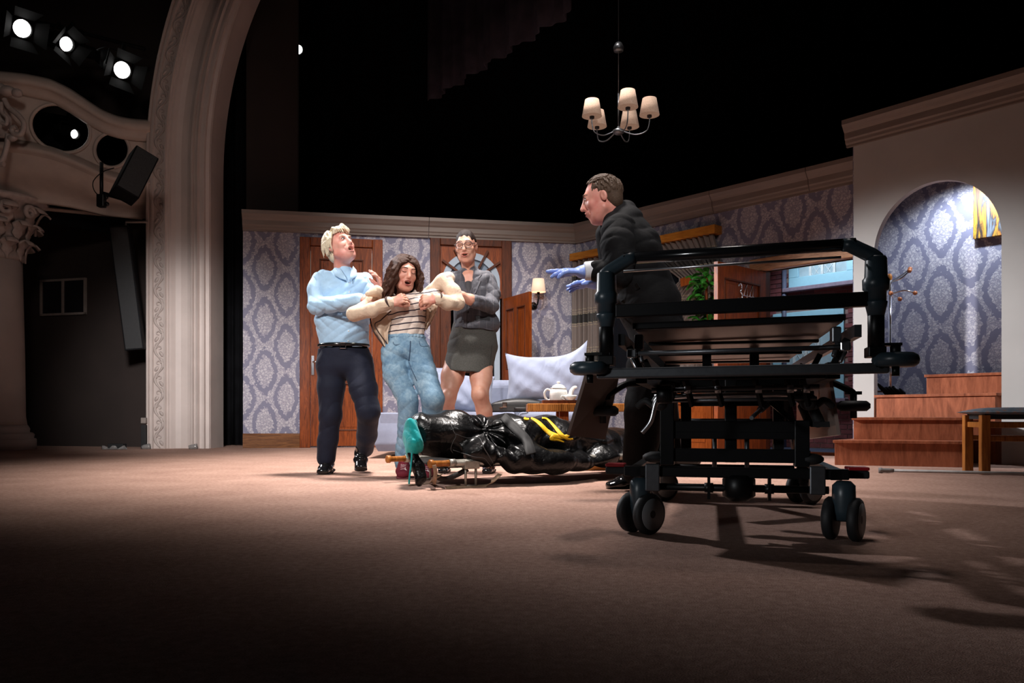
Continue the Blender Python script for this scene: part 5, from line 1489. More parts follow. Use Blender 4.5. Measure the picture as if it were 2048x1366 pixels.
for t_ in (0.27, 1.85):
    for e, nm in ((sN, 1), (sF, 0)):
        c_ = e + SA * t_
        obj('leg_bracket', MB().bar(c_ - SA * 0.05 + V(0, 0, -0.012), c_ + SA * 0.05 + V(0, 0, -0.012), 0.045, 0.05), M['alu'], so_, world=True, bevel=0.006)
        lg = MB()
        for d_ in (-0.034, 0.034):
            a_ = c_ + SA * d_; lg.tube([a_ + V(0, 0, -0.02), V(a_.x, a_.y, 0.012)], 0.0075, 8)
        a_ = c_ - SA * 0.034; b_ = c_ + SA * 0.034
        lg.tube([V(a_.x, a_.y, 0.008), V(b_.x, b_.y, 0.008)], 0.0075, 8)
        obj('leg', lg, M['alu'], so_, world=True)
obj('spreader_bar', MB().tube([sN + SA * 0.1 + V(0, 0, -0.05), sN + SN * 0.2 + SA * 0.2 + V(0, 0, -0.045), sF + SA * 0.25 + V(0, 0, -0.02)], 0.011, 8), M['dkweb'], so_, world=True)
obj('canvas', MB().grid(lambda s, t: sN + SA * (0.2 + 1.8 * s) + SN * 0.58 * t + V(0, 0, 0.005 - 0.05 * math.sin(math.pi * t)), 12, 8), M['dkweb'], so_, world=True, solid=0.006)
def strapw(name, pts, wd, mat, nrm_=(0, 0, 1)):
    pts = smoothpath(pts, 6); g = MB(); n_ = len(pts); up = Vector(nrm_)
    vs = []
    for i, p in enumerate(pts):
        t_ = (pts[min(i + 1, n_ - 1)] - pts[max(i - 1, 0)]).normalized(); sd_ = t_.cross(up)
        if sd_.length < 0.2: sd_ = t_.cross(Vector((0, -1, 0)))
        sd_.normalize(); vs += [p - sd_ * wd / 2, p + sd_ * wd / 2]
    g.add(vs, [(2 * i, 2 * i + 1, 2 * i + 3, 2 * i + 2) for i in range(n_ - 1)], True)
    return obj(name, g, mat, so_, world=True, solid=0.003)
def fl_(u, v_): return P(u, v_, 672 / (v_ - 830)) + V(0, 0, 0.006)
strapw('hanging_strap', [P(868, 930, 4.47), P(871, 945, 4.47), P(869, 962, 4.5), fl_(868, 972)], 0.022, M['webbing'], (0, -1, 0))
strapw('hanging_strap', [P(880, 948, 4.55), P(868, 960, 4.52), fl_(860, 968), fl_(815, 972)], 0.03, M['webbing'])
strapw('floor_strap', [fl_(892, 978), fl_(930, 976), fl_(970, 974), P(985, 962, 4.62), P(1000, 948, 4.7)], 0.026, M['webbing'], (0, -0.6, 0.8))
strapw('buckled_strap', [P(868, 952, 4.5), P(890, 958, 4.55), P(915, 949, 4.6), P(935, 938, 4.65)], 0.03, M['dkweb'], (0, -1, 0.2))

# body bag: a long soft form lying along the stretcher
ctr = lambda t, n=0.29, z=0.0: np.array(sN + SA * t + SN * n) + np.array([0, 0, z - 0.145])
B = SDF(0.0075)
sec = [(0.10, 0.29, 0.30, 0.15, 0.13), (0.30, 0.29, 0.30, 0.18, 0.14), (0.48, 0.29, 0.285, 0.19, 0.115), (0.70, 0.29, 0.285, 0.25, 0.135), (1.0, 0.29, 0.26, 0.26, 0.145), (1.3, 0.29, 0.23, 0.23, 0.135), (1.6, 0.29, 0.205, 0.19, 0.11), (1.95, 0.29, 0.20, 0.15, 0.1), (2.1, 0.29, 0.22, 0.13, 0.11)]
for i in range(len(sec) - 1):
    a_, b_ = sec[i], sec[i + 1]
    B.ecap(ctr(a_[0], a_[1], a_[2]), ctr(b_[0], b_[1], b_[2]), (a_[3], a_[4]), (b_[3], b_[4]), SN, 0.05)
# loose cloth sagging over the near pole in lobes
for t_, n_, z_, rs_, rz_ in ((0.36, 0.03, 0.19, 0.12, 0.075), (0.62, -0.02, 0.155, 0.16, 0.09), (0.83, -0.06, 0.13, 0.15, 0.075), (1.05, -0.01, 0.13, 0.13, 0.06), (1.3, 0.02, 0.14, 0.12, 0.07), (1.52, 0.03, 0.13, 0.12, 0.05), (1.8, 0.05, 0.12, 0.15, 0.06), (2.0, 0.0, 0.1, 0.1, 0.05)):
    B.ell(ctr(t_, n_, z_), (rs_, 0.09, rz_), [SA, SN, (0, 0, 1)], 0.07)
# gathered waist near the head end and pinches along the flank
for t_, n_, z_, r_ in ((0.47, -0.01, 0.34, 0.035), (0.475, 0.1, 0.42, 0.03), (1.13, -0.12, 0.22, 0.04), (1.4, -0.07, 0.2, 0.04), (1.66, 0.0, 0.2, 0.035)):
    B.ell(ctr(t_, n_, z_), (0.03, 0.08, 0.1), [SA, SN, (0, 0, 1)], 0.06, -1)
B.half(P(834, 880, 4.5), (-0.9, -0.32, -0.34), 0.03)
sa_, sn_ = np.array(SA), np.array(SN)
def bagfold(x, y, z):
    u_ = (x - sN.x) * sa_[0] + (y - sN.y) * sa_[1]; n_ = (x - sN.x) * sn_[0] + (y - sN.y) * sn_[1]
    w_ = 1.2 * np.sin(5 * u_ + 9 * z + 1) + 0.9 * np.sin(11 * n_ - 6 * u_)
    g_ = np.exp(-((u_ - 0.47) / 0.2) ** 2)
    rad = np.sin(30 * np.arctan2(z - 0.33, (u_ - 0.47) + 0.02) * 0.33 + w_) * 0.009 * g_
    f1 = np.sin(13 * u_ + 22 * (z - 0.2) + w_ * 1.2) * 0.006 * (0.3 + 0.7 * np.sin(4 * u_ + 1) ** 2)
    rdg = 1 - 2 * np.abs(np.sin(9 * u_ - 15 * z + 1.3 * w_))
    f2 = np.maximum(rdg, -0.2) * 0.006 + np.sin(34 * u_ - 30 * z + 2 * w_) * 0.0025
    return rad + f1 - f2
B.disp.append(bagfold)
m, nt, b = new_mat('black_satin')
v = coords(nt, 'Object'); n1 = noise(nt, v, 9, 3, 0.5, 1.2); n2 = noise(nt, v, 28, 3, 0.5, 1.0)
b.inputs['Base Color'].default_value = (0.0035, 0.0035, 0.004, 1)
b.inputs['Roughness'].default_value = 0.3; b.inputs['Specular IOR Level'].default_value = 0.3
bump(nt, b, mth(nt, 'ADD', n1, mth(nt, 'MULTIPLY', n2, 0.25)), 0.35, 0.03)
M['satin'] = m
bb = thing('body_bag', 'glossy black body bag strapped on the stretcher, yellow mark on its side', 'body bag', (sN.x, sN.y, 0))
soft('bag_cover', B, M['satin'], bb, 2)
def onbag(u, v_, lift=0.004):
    d_ = P(u, v_, 4.0) - CAMP
    h_ = B.cast(CAMP, d_, 2.6, 900, 4.2)
    if h_ is None: return None
    return h_ - d_.normalized() * lift
def ribbon(name, cl, wds, mat, thick=0.004, lift=0.004):
    """flat band on the bag following a centre line given by photo points"""
    L_, R_ = [], []
    cl2 = [Vector((p[0], p[1], 0)) for p in cl]; cl2 = smoothpath(cl2, 6)
    wd2 = np.interp(np.linspace(0, 1, len(cl2)), np.linspace(0, 1, len(wds)), wds)
    rows_ = []
    for i, p in enumerate(cl2):
        t_ = (cl2[min(i + 1, len(cl2) - 1)] - cl2[max(i - 1, 0)]).normalized(); s_ = Vector((-t_.y, t_.x, 0)) * wd2[i] / 2
        r_ = [onbag((p + s_ * k).x, (p + s_ * k).y, lift) for k in (-1, -0.33, 0.33, 1)]
        if all(q is not None for q in r_): rows_.append(r_)
    vs = [q for r_ in rows_ for q in r_]
    fs = [(4 * i + k, 4 * i + k + 1, 4 * i + k + 5, 4 * i + k + 4) for i in range(len(rows_) - 1) for k in range(3)]
    return obj(name, MB().add(vs, fs, True), mat, bb, world=True, solid=thick)
M['yellow'] = plain('yellow_tape', srgb(232, 180, 20), 0.6, var=0.04)
ribbon('yellow_stroke', [(1047, 834), (1062, 836), (1078, 846), (1094, 862), (1108, 871), (1126, 874), (1143, 868)], [4, 3, 7, 8, 11, 8, 3], M['yellow'], lift=0.007)
ribbon('yellow_stroke', [(1084, 836), (1094, 838), (1106, 850), (1116, 862), (1124, 871), (1136, 878), (1146, 878)], [3, 3, 5, 7, 8, 4, 2], M['yellow'], lift=0.009)
ribbon('yellow_stroke', [(1108, 872), (1102, 878), (1116, 880), (1128, 884)], [10, 6, 4, 2], M['yellow'], lift=0.008)
ribbon('yellow_hook', [(1047, 834), (1052, 838), (1058, 838)], [4, 4, 3], M['yellow'], lift=0.007)
M['strap'] = plain('woven_black_strap', (0.013, 0.013, 0.014, 1), 0.75, var=0.2, scale=80)
ribbon('holding_strap', [(1006, 832), (1020, 846), (1038, 864), (1052, 880), (1058, 894), (1062, 908)], [16, 18, 19, 19, 20, 20], M['strap'], lift=0.008)
M['piping'] = plain('grey_piping', (0.06, 0.058, 0.06, 1), 0.5)
def pipe(pts, r_=0.0026):
    q = [onbag(p.x, p.y, 0.002) for p in smoothpath([Vector((a_, b_, 0)) for a_, b_ in pts], 7)]
    q = [p for p in q if p is not None]
    if len(q) > 3: obj('seam_piping', MB().tube(q, r_, 6), M['piping'], bb, world=True)
pipe([(818, 842), (822, 862), (832, 890), (846, 910), (862, 920), (885, 922)], 0.004)
pipe([(902, 850), (907, 862), (912, 872), (906, 884), (902, 898), (906, 906)])
pipe([(912, 868), (935, 876), (958, 876), (968, 896), (984, 922), (992, 938)])
pipe([(906, 900), (930, 908), (950, 914), (968, 916), (980, 930), (990, 940)])
# open end with teal lining, drawstring and hanging flap
TL = SDF(0.005)
TL.ecap(P(820, 862, 4.66), P(829, 896, 4.60), (0.042, 0.11), (0.046, 0.10), (1, 0.3, 0), 0.02)
TL.disp += [folds(0.01, 60, (0.3, 0.2, 1), 3, 1.6, True), folds(0.006, 90, (0.7, 0.2, 0.6), 4, 1.6, True)]
M['teal'] = fabric('teal_lining', srgb(0, 168, 172), 0.6, 0.1, 0.5, 16)
soft('teal_lining', TL, M['teal'], bb, 1, label='puffed teal lining at the open end')
FLP = SDF(0.005)
FLP.chain([P(826, 908, 4.6), P(836, 935, 4.58), P(841, 955, 4.56), P(838, 966, 4.55)], [0.03, 0.034, 0.03, 0.022], 0.02)
FLP.disp.append(folds(0.006, 60, (1, 0, 0.3), 4))
soft('cover_flap', FLP, M['satin'], bb, 2)
obj('drawstring', MB().tube(smoothpath([P(824, 905, 4.53), P(822, 930, 4.52), P(819, 955, 4.5), P(818, 968, 4.5)]), 0.005, 6), M['teal'], bb, world=True)
# ================================================================== PEOPLE
A = lambda v_: np.array(v_, float)
def basis(F, roll=0.0):
    """facing direction -> (right-hand side as seen by viewer facing the person, forward, up)"""
    F = nrm(F); S = nrm(np.cross(F, [0, 0, 1.0])); U = np.cross(S, F)
    c, s = math.cos(roll), math.sin(roll)
    return c * S + s * U, F, -s * S + c * U
class Head:
    def __init__(h, c, F, roll=0.0, k=1.0, mouth=0.0, h_=0.0032, neck=None, nose=1.0, jaw=1.0, jowl=0.0, wide=1.0):
        h.c = A(c); h.S, h.F, h.U = basis(F, roll); h.k = k; h.f = SDF(h_); h.mouth = mouth
        p, f = h.p, h.f
        B = [h.S, h.F, h.U]
        f.ell(p(0, -0.018, 0.03), A((0.074 * (0.5 + 0.5 * wide), 0.094, 0.086)) * k, B, 0.02)
        f.ell(p(0, 0.02, -0.02), A((0.066 * wide, 0.072, 0.088)) * k, B, 0.03)
        f.ell(p(0, 0.034, -0.075), A((0.05 * jaw * wide, 0.046, 0.04)) * k, B, 0.035)
        f.cone(p(-0.008, 0.066, -0.103), p(0.008, 0.066, -0.103), 0.017 * k, None, 0.025)
        if jowl: f.ell(p(0, 0.02, -0.105), A((0.045, 0.045, 0.03)) * k * jowl, B, 0.03)
        f.ecap(p(-0.036, 0.074, 0.03), p(0.036, 0.074, 0.03), (0.012 * k, 0.013 * k), (0.012 * k, 0.013 * k), h.U, 0.02)
        for s in (-1, 1):
            f.ell(p(s * 0.037, 0.058, -0.024), A((0.024, 0.022, 0.02)) * k, B, 0.02)
            f.cone(p(s * 0.058 * wide * wide, 0.0, -0.06), p(s * 0.036 * wide, 0.045, -0.09), 0.018 * k, 0.016 * k, 0.03)
            f.ell(p(s * 0.031, 0.098, 0.012), A((0.018, 0.016, 0.012)) * k, B, 0.014, -1)
            f.ell(p(s * 0.031, 0.073, 0.011), A((0.0165, 0.0135, 0.0125)) * k, B, 0.006)
        f.cone(p(0, 0.086, 0.016), p(0, 0.107 * (0.9 + 0.1 * nose), -0.026), 0.0085 * k, 0.0125 * k, 0.014)
        for s in (-1, 1): f.ell(p(s * 0.013, 0.094, -0.03), A((0.0085, 0.011, 0.0075)) * k, B, 0.008)
        for s in (-1, 1): f.chain([p(s * 0.019, 0.094, -0.028), p(s * 0.031, 0.084, -0.045), p(s * 0.036, 0.074, -0.066)], [0.003, 0.004, 0.002], 0.012, -1)
        # lips and mouth
        f.ell(p(0, 0.08, -0.058), A((0.03, 0.018, 0.024)) * k, B, 0.02)
        m = mouth
        f.ecap(p(-0.018, 0.09, -0.052), p(0.018, 0.09, -0.052), (0.005 * k, 0.007 * k), (0.005 * k, 0.007 * k), h.U, 0.008)
        f.ecap(p(-0.015, 0.088, -0.065 - m), p(0.015, 0.088, -0.065 - m), (0.0055 * k, 0.007 * k), (0.0055 * k, 0.007 * k), h.U, 0.008)
        if m > 0: f.ell(p(0, 0.094, -0.0585 - m / 2), A((0.0175 + m * 0.3, 0.03, 0.0045 + m / 2)) * k, B, 0.005, -1)
        else: f.ecap(p(-0.02, 0.1, -0.0585), p(0.02, 0.1, -0.0585), (0.0015, 0.006), (0.0015, 0.006), h.U, 0.004, -1)
        for s in (-1, 1):
            eb = [nrm(h.S + 0.25 * s * h.F), nrm(h.F - 0.25 * s * h.S), h.U]
            f.ell(p(s * 0.079 * (0.4 + 0.6 * wide), -0.014, -0.006), A((0.0085, 0.018, 0.028)) * k, eb, 0.008)
            f.ell(p(s * (0.089 - 0.047 * (1 - wide)), -0.006, -0.003), A((0.007, 0.0095, 0.016)) * k, eb, 0.006, -1)
        if neck is not None:
            f.ecap(p(0, -0.028, -0.06), A(neck[0]), (0.052 * k, 0.054 * k), (neck[1], neck[1]), h.S, 0.03)
    def p(h, s, f, u): return h.c + h.k * (h.S * s + h.F * f + h.U * u)
    def on(h, s, u, out=0.0, F=None):
        """point of the face surface at (side, height)"""
        q = h.f.cast(h.p(s, 0.2, u), -h.F, 0.25 * h.k, 160)
        return (q if q is not None else Vector(h.p(s, 0.09, u))) + Vector(h.F) * out
    def lines(h, par, brow0=None, lipw=1.0, eyeh=0.0085, brow=(0.05, 0.035, 0.025, 1), lash=True, open_eye=False, lipc=srgb(168, 84, 78), bw=0.0035, iris=(0.05, 0.06, 0.07, 1), browlift=0.0):
        for s in (-1, 1):
            pts = [h.on(s * x, u, 0.001) for x, u in ((0.014, 0.031 + browlift * 1.2), (0.028, 0.036 + browlift), (0.04, 0.035), (0.05, 0.028))]
            obj('eyebrow', MB().tube(smoothpath(pts, 4), [bw * (0.6 + 0.5 * math.sin(math.pi * (i + 3) / 16)) * h.k for i in range(13)], 6), plain('brow_hair', brow, 0.8), par, world=True)
            if open_eye:
                e = h.p(s * 0.031, 0.0735, 0.0105); Vh = Vector(h.F)
                ey = obj('eye', MB().ell(e, (0.0145 * h.k, 0.0148 * h.k, eyeh * h.k), 16, Matrix((Vector(h.S), Vector(h.F), Vector(h.U))).transposed()), plain('eye_white', srgb(226, 220, 214), 0.2), par, world=True)
                obj('iris', MB().ell(Vector(e) + Vh * 0.0115 * h.k, (0.0055 * h.k, 0.004 * h.k, min(0.0055, eyeh * 0.8) * h.k), 12, Matrix((Vector(h.S), Vector(h.F), Vector(h.U))).transposed()), plain('iris_colour', iris, 0.1), ey, world=True)
                pts = [h.on(s * x, u, 0.002) for x, u in ((0.017, 0.012), (0.026, 0.0195), (0.036, 0.0195), (0.046, 0.012))]
                obj('eyelid', MB().tube(smoothpath(pts, 4), 0.0022 * h.k, 6), M['lash'], par, world=True)
            elif lash:
                pts = [h.on(s * x, u, 0.0008) for x, u in ((0.018, 0.008), (0.026, 0.0035), (0.036, 0.0035), (0.046, 0.009))]
                obj('lash_line', MB().tube(smoothpath(pts, 4), 0.0016 * h.k, 6), M['lash'], par, world=True)
        lm = plain('lip_colour', lipc, 0.4)
        m = h.mouth
        up = [h.on(x, u, 0.0004) for x, u in ((-0.024, -0.0575), (-0.012, -0.053), (-0.003, -0.0515), (0.003, -0.0515), (0.012, -0.053), (0.024, -0.0575))]
        lo = [h.on(x, u - m, 0.0004) for x, u in ((-0.022, -0.061), (-0.011, -0.0665), (0, -0.068), (0.011, -0.0665), (0.022, -0.061))]
        obj('lip', MB().tube(smoothpath(up, 4), [0.0035 * lipw * h.k * (0.45 + 0.75 * math.sin(math.pi * i / 20)) for i in range(21)], 8), lm, par, world=True)
        obj('lip', MB().tube(smoothpath(lo, 4), [0.004 * lipw * h.k * (0.45 + 0.75 * math.sin(math.pi * i / 16)) for i in range(17)], 8), lm, par, world=True)
        if m > 0.004:
            Bm = Matrix((Vector(h.S), Vector(h.F), Vector(h.U))).transposed()
            mo = obj('mouth', MB().ell(h.p(0, 0.067, -0.0585 - m / 2), (0.021 * h.k, 0.012 * h.k, (0.006 + m / 2) * h.k), 14, Bm), plain('mouth_inside', srgb(58, 20, 20), 0.5), par, world=True)
            obj('teeth', MB().tube(smoothpath([h.p(x, y, -0.0555) for x, y in ((-0.014, 0.07), (-0.007, 0.079), (0, 0.082), (0.007, 0.079), (0.014, 0.07))], 4), 0.0042 * h.k, 8), plain('teeth', srgb(226, 216, 200), 0.3), mo, world=True)
M['lash'] = plain('dark_lashes', (0.02, 0.013, 0.012, 1), 0.6)
def hand(f, w, d, n, curls=(0.3, 0.35, 0.4, 0.5), side=1, k=1.0, spread=0.12, thumb=(0.55, 0.75, 0.35), r=1.0):
    """hand at wrist w pointing along d, palm facing n; side = which side (+/- d x n) carries the thumb"""
    w = A(w); d = nrm(d); n = nrm(A(n) - d * (A(n) @ d)); s = np.cross(d, n) * side
    f.ecap(w - d * 0.03 * k, w + d * 0.012 * k, (0.027 * k * r, 0.02 * k * r), (0.03 * k * r, 0.018 * k * r), s, 0.015)
    f.ecap(w + d * 0.012 * k, w + d * 0.085 * k, (0.032 * k * r, 0.016 * k * r), (0.038 * k * r, 0.0135 * k * r), s, 0.015)
    for i in range(4):
        off = (1.5 - i) * 0.0195 * k
        b = w + d * (0.09 - 0.004 * abs(i - 1.2)) * k + s * off
        L = (0.074, 0.083, 0.077, 0.060)[i] * k; cu = curls[i]
        dd = nrm(d + s * spread * (1.5 - i) * 0.6); rr = 0.0088 * k * r
        pts = [b - d * 0.02 * k, b]
        for j, fr_ in enumerate((0.46, 0.31, 0.23)):
            a = cu * (0.8, 1.1, 0.9)[j]
            dd = nrm(dd * math.cos(a) + n * math.sin(a)); n_ = n
            pts.append(pts[-1] + dd * L * fr_)
        f.chain(pts, [rr * 1.05, rr * 1.05, rr, rr * 0.94, rr * 0.82], 0.006)
    t0 = w + d * 0.022 * k + s * 0.024 * k
    td = nrm(d * thumb[0] + s * thumb[1] + n * thumb[2]); t1 = t0 + td * 0.045 * k
    td2 = nrm(td + d * 0.5 + n * 0.2); t2 = t1 + td2 * 0.034 * k; t3 = t2 + nrm(td2 + d * 0.3) * 0.026 * k
    f.chain([t0, t1, t2, t3], [0.015 * k * r, 0.0118 * k * r, 0.0105 * k * r, 0.0088 * k * r], 0.012)
def hairtex(name, dark, light, sc=(60, 60, 8), rough=0.5):
    m, nt, b = new_mat(name); v = coords(nt, 'Object', sc)
    n = noise(nt, v, 6, 4, 0.6, 0.6)
    nt.links.new(ramp(nt, n, [(0.3, dark), (0.7, light)]), b.inputs['Base Color']); b.inputs['Roughness'].default_value = rough; b.inputs['Specular IOR Level'].default_value = 0.2
    bump(nt, b, n, 0.5, 0.006)
    return m
def skinmat(name, col, red):
    m, nt, b = new_mat(name); v = coords(nt, 'Object')
    n = noise(nt, v, 14, 4); n2 = noise(nt, v, 320, 2)
    nt.links.new(ramp(nt, n, [(0.35, col), (0.68, red)]), b.inputs['Base Color'])
    b.inputs['Roughness'].default_value = 0.48; b.inputs['Subsurface Weight'].default_value = 0.08
    b.inputs['Subsurface Radius'].default_value = (0.01, 0.004, 0.002); b.inputs['Subsurface Scale'].default_value = 0.6
    bump(nt, b, n2, 0.08, 0.002)
    return m
def person(label, foot):
    return thing('person', label, 'person', foot)
def shoe(par, name, ankle, toe, mat, solem, w_=0.045, hgt=0.06, z0=None, heel=0.0, laces=True):
    """leather shoe from below the ankle to the toe cap"""
    a, t = A(ankle), A(toe); d = t - a; d[2] = 0; L = np.linalg.norm(d); d = d / L
    tot = A(toe) - A(ankle); ax = nrm(tot)
    up = nrm(np.cross(np.cross(ax, [0, 0, 1.0]), ax)); s = np.cross(ax, up)
    f = SDF(0.0045)
    hl = a - ax * 0.055 * 1.0
    f.ecap(hl + up * 0.012, a + ax * L * 0.35 + up * 0.008, (w_ * 0.85, 0.034), (w_ * 0.95, 0.034), s, 0.02)
    f.ecap(a + ax * L * 0.35 + up * 0.004, t - ax * 0.045, (w_ * 0.95, 0.032), (w_ * 0.92, 0.024), s, 0.03)
    f.ecap(a - ax * 0.015 + up * 0.03, a + up * (hgt + 0.02), (0.038, 0.042), (0.036, 0.04), s, 0.03)
    bt = a - up * 0.022
    f.half(bt, -up)
    sh = soft(name, f, mat, par, 2)
    g = SDF(0.0045)
    g.ecap(hl + up * -0.022, t - ax * 0.045 - up * 0.022, (w_ * 0.92, 0.012), (w_ * 1.0, 0.012), s, 0.01)
    if heel: g.ecap(hl - up * 0.03, hl + ax * 0.045 - up * 0.03, (w_ * 0.8, heel), (w_ * 0.8, heel), s, 0.01)
    soft('sole', g, solem, sh, 1)
    if laces:
        lc = MB()
        for j in range(4):
            q = a + ax * (0.045 + 0.02 * j)
            p0 = f.cast(q + up * 0.15 + s * 0.018, -up, 0.2, 120); p1 = f.cast(q + up * 0.15 - s * 0.018, -up, 0.2, 120)
            if p0 is not None and p1 is not None: lc.tube([p0, (p0 + p1) / 2 + Vector(up) * 0.003, p1], 0.0025, 6)
        if lc.v: obj('laces', lc, mat if laces is True else laces, sh, world=True)
    return sh
M['shoe_black'] = plain('polished_black_leather', (0.008, 0.008, 0.009, 1), 0.15, coat=0.4)
M['sole_black'] = plain('black_sole', (0.01, 0.01, 0.01, 1), 0.6)

# ------------------------------------------------------------------ man in the pale blue shirt
Y1 = 5.75
J = lambda u, v_, dy=0.0, Y=Y1: A(P(u, v_, Y + dy))
p1 = person('man with tousled white-blond hair in pale blue shirt and navy trousers, head thrown back', G_ if False else (P(650, 947, 5.74).x, 5.74, 0))
sk1 = skinmat('flushed_fair_skin', srgb(214, 158, 142), srgb(204, 132, 120))
h1 = Head(J(681, 493, -0.03), (0.70, -0.62, 0.36), R(-7), 1.03, mouth=0.017, neck=(J(686, 548, 0.02), 0.062), jaw=1.1, jowl=0.9)
hd = SDF(0.0034)
Wr, Wl = J(724, 597, -0.32), J(765, 582, -0.27)
hand(hd, Wr, J(746, 596, -0.345) - Wr, (0.15, 0.6, -0.7), (0.5, 0.55, 0.6, 0.65), side=1, k=0.98)
hand(hd, Wl, (-0.28, -0.15, 0.95), (-0.9, -0.25, -0.2), (0.25, 0.4, 0.5, 0.62), side=-1, k=1.0, spread=0.35, thumb=(0.75, 0.45, 0.5))
core = SDF(0.012)
core.ecap(J(686, 700), J(684, 580), (0.12, 0.08), (0.12, 0.08), (1, 0, 0)); core.chain([J(684, 580), J(686, 545)], [0.06, 0.055])
for ch in ([J(640, 556), J(637, 610, -.1), Wr], [J(733, 560), J(764, 618, -.05), Wl]): core.chain(ch, [0.035, 0.03, 0.024])
for ch in ([J(664, 715), J(660, 820, -.03), J(652, 915)], [J(722, 715), J(735, 820, -.12), J(726, 900, .2)]): core.chain(ch, [0.06, 0.045, 0.035])
soft('body', [h1.f, hd, core], sk1, p1, 2)
h1.lines(p1, brow=srgb(196, 170, 140), open_eye=True, lipc=srgb(196, 118, 108), bw=0.0024, browlift=-0.003, lipw=0.7, eyeh=0.006)
# shirt
SH = SDF(0.005)
SH.ecap(J(688, 697), J(685, 640), (0.178, 0.125), (0.185, 0.135), (1, 0, 0.02), 0.03)
SH.ecap(J(685, 640), J(682, 585, 0.0), (0.185, 0.135), (0.19, 0.13), (1, 0, 0), 0.03)
SH.ecap(J(642, 562), J(728, 566), (0.07, 0.085), (0.065, 0.085), (0, 0, 1), 0.06)
SH.ecap(J(684, 566), J(687, 547), (0.125, 0.085), (0.06, 0.062), (1, 0, 0), 0.04)
SH.ecap(J(687, 548, 0.01), J(687, 538, 0.012), (0.063, 0.066), (0.06, 0.063), (1, 0, 0), 0.015, ra=0.02)
SH.cone(J(692, 536, -0.09), J(697, 560, -0.145), 0.032, 0.008, 0.012, -1)
SL = SDF(0.005)
SL.chain([J(645, 560, 0.0), J(636, 580, -.04), J(634, 612, -.10)], [0.07, 0.07, 0.062], 0.03); SL.chain([J(634, 612, -.10), J(680, 607, -.22), J(718, 598, -.31)], [0.062, 0.054, 0.041], 0.02)
SL2 = SDF(0.005); SL2.chain([J(728, 563), J(764, 620, -.06), J(765, 592, -.24)], [0.066, 0.056, 0.042], 0.03)
SL.disp += [folds(0.0075, 75, (0.9, 0.3, -0.3), 3, 1.5, True), folds(0.0055, 95, (0.5, 0.2, 0.8), 4, 2.0, True)]
SL2.disp += [folds(0.006, 85, (0.5, 0.4, 0.8), 5, 1.8, True)]
SH.chain([J(652, 562, 0.0), J(642, 566, -0.0)], [0.07, 0.066], 0.03)
SH.half(J(688, 696), (0.03, 0, -1)); SH.p[-1] = (SH.p[-1][0], A(J(600, 760)) - 0.3, A(J(780, 690)) + 0.02, 0.004, -1)
SH.disp += [folds(0.006, 30, (0.6, 0.2, 0.8), 1, 1.2), folds(0.0055, 85, (0.75, 0.3, 0.6), 2, 2.0, True), folds(0.0045, 120, (-0.6, 0.1, 0.8), 9, 2.2, True)]
M['shirt'] = fabric('pale_blue_cotton', srgb(166, 198, 226), 0.75, 0.04, 0.2, 14, sheen=0.1)
sh1 = soft('shirt', [SH, SL, SL2], M['shirt'], p1, 1)
# collar, placket and buttons
def thickpoly(name, pts, mat, par, th=0.007):
    q = [Vector(x) for x in pts]; c_ = sum(q, Vector()) / len(q); n_ = len(q)
    return obj(name, MB().add(q + [c_], [(i, (i + 1) % n_, n_) for i in range(n_)], True), mat, par, world=True, solid=th, subd=0)
thickpoly('collar_wing', [J(672, 533, 0.0), J(666, 540, -.055), J(670, 551, -.10), J(679, 556, -.125), J(694, 561, -.14), J(689, 550, -.115), J(681, 537, -.07)], M['shirt'], sh1)
thickpoly('collar_wing', [J(706, 533, 0.0), J(713, 541, -.04), J(714, 552, -.08), J(707, 557, -.11), J(699, 561, -.14), J(701, 550, -.12), J(703, 538, -.07)], M['shirt'], sh1)
bt = MB()
for v_ in (566, 584, 602, 622, 642, 662, 682):
    q = SH.cast(CAMP, P(699 - (v_ - 566) * 0.02, v_, 5) - CAMP, 2, 700, 4.6)
    if q is not None: obj('button', MB().ell(q, (0.0065, 0.004, 0.0065), 8), plain('pearl_button', srgb(226, 230, 234), 0.3), sh1, world=True)
# belt
BT = SDF(0.005)
BT.ecap(J(687.5, 692), J(687.5, 690.5), (0.188, 0.137), (0.188, 0.137), (1, 0, 0.0), 0.01, ra=0.029)
soft('belt', BT, M['shoe_black'], p1, 1)
fb = BT.cast(CAMP, P(686, 691, 5) - CAMP, 2, 700, 4.6)
g = MB()
for q in ((-0.022, -0.016, -0.022, 0.022), (0.016, 0.022, -0.022, 0.022), (-0.022, 0.022, 0.017, 0.022), (-0.022, 0.022, -0.022, -0.017)):
    g.bx(fb.x + q[0], fb.x + q[1], fb.y - 0.012, fb.y - 0.004, fb.z + q[2], fb.z + q[3])
obj('buckle', g, M['chrome'], p1, world=True, bevel=0.002)
# trousers
TR = SDF(0.005)
TR.ecap(J(687, 697), J(689, 730), (0.18, 0.128), (0.2, 0.13), (1, 0, 0), 0.03)
TR.chain([J(664, 730), J(662, 775, -.02), J(661, 830, -.03), J(656, 880), J(652, 916, 0.01)], [0.105, 0.094, 0.076, 0.069, 0.066], 0.03)
TR.chain([J(716, 730), J(727, 778, -.07), J(737, 822, -.12), J(734, 870, 0.05), J(729, 898, .16)], [0.105, 0.094, 0.08, 0.07, 0.064], 0.03)
TR.half(J(688, 698), (0, 0, 1)); TR.p[-1] = (TR.p[-1][0], A(J(600, 705)) - 0.3, A(J(780, 660)) + 0.3, 0.004, -1)
TR.disp += [folds(0.004, 26, (0.8, 0, 0.5), 5, 1.2), folds(0.0038, 72, (-0.6, 0.2, 0.75), 6, 1.8, True)]
M['navy'] = fabric('navy_wool', srgb(23, 27, 44), 0.75, 0.1, 0.25, 8, sheen=0.05)
soft('trousers', TR, M['navy'], p1, 1)
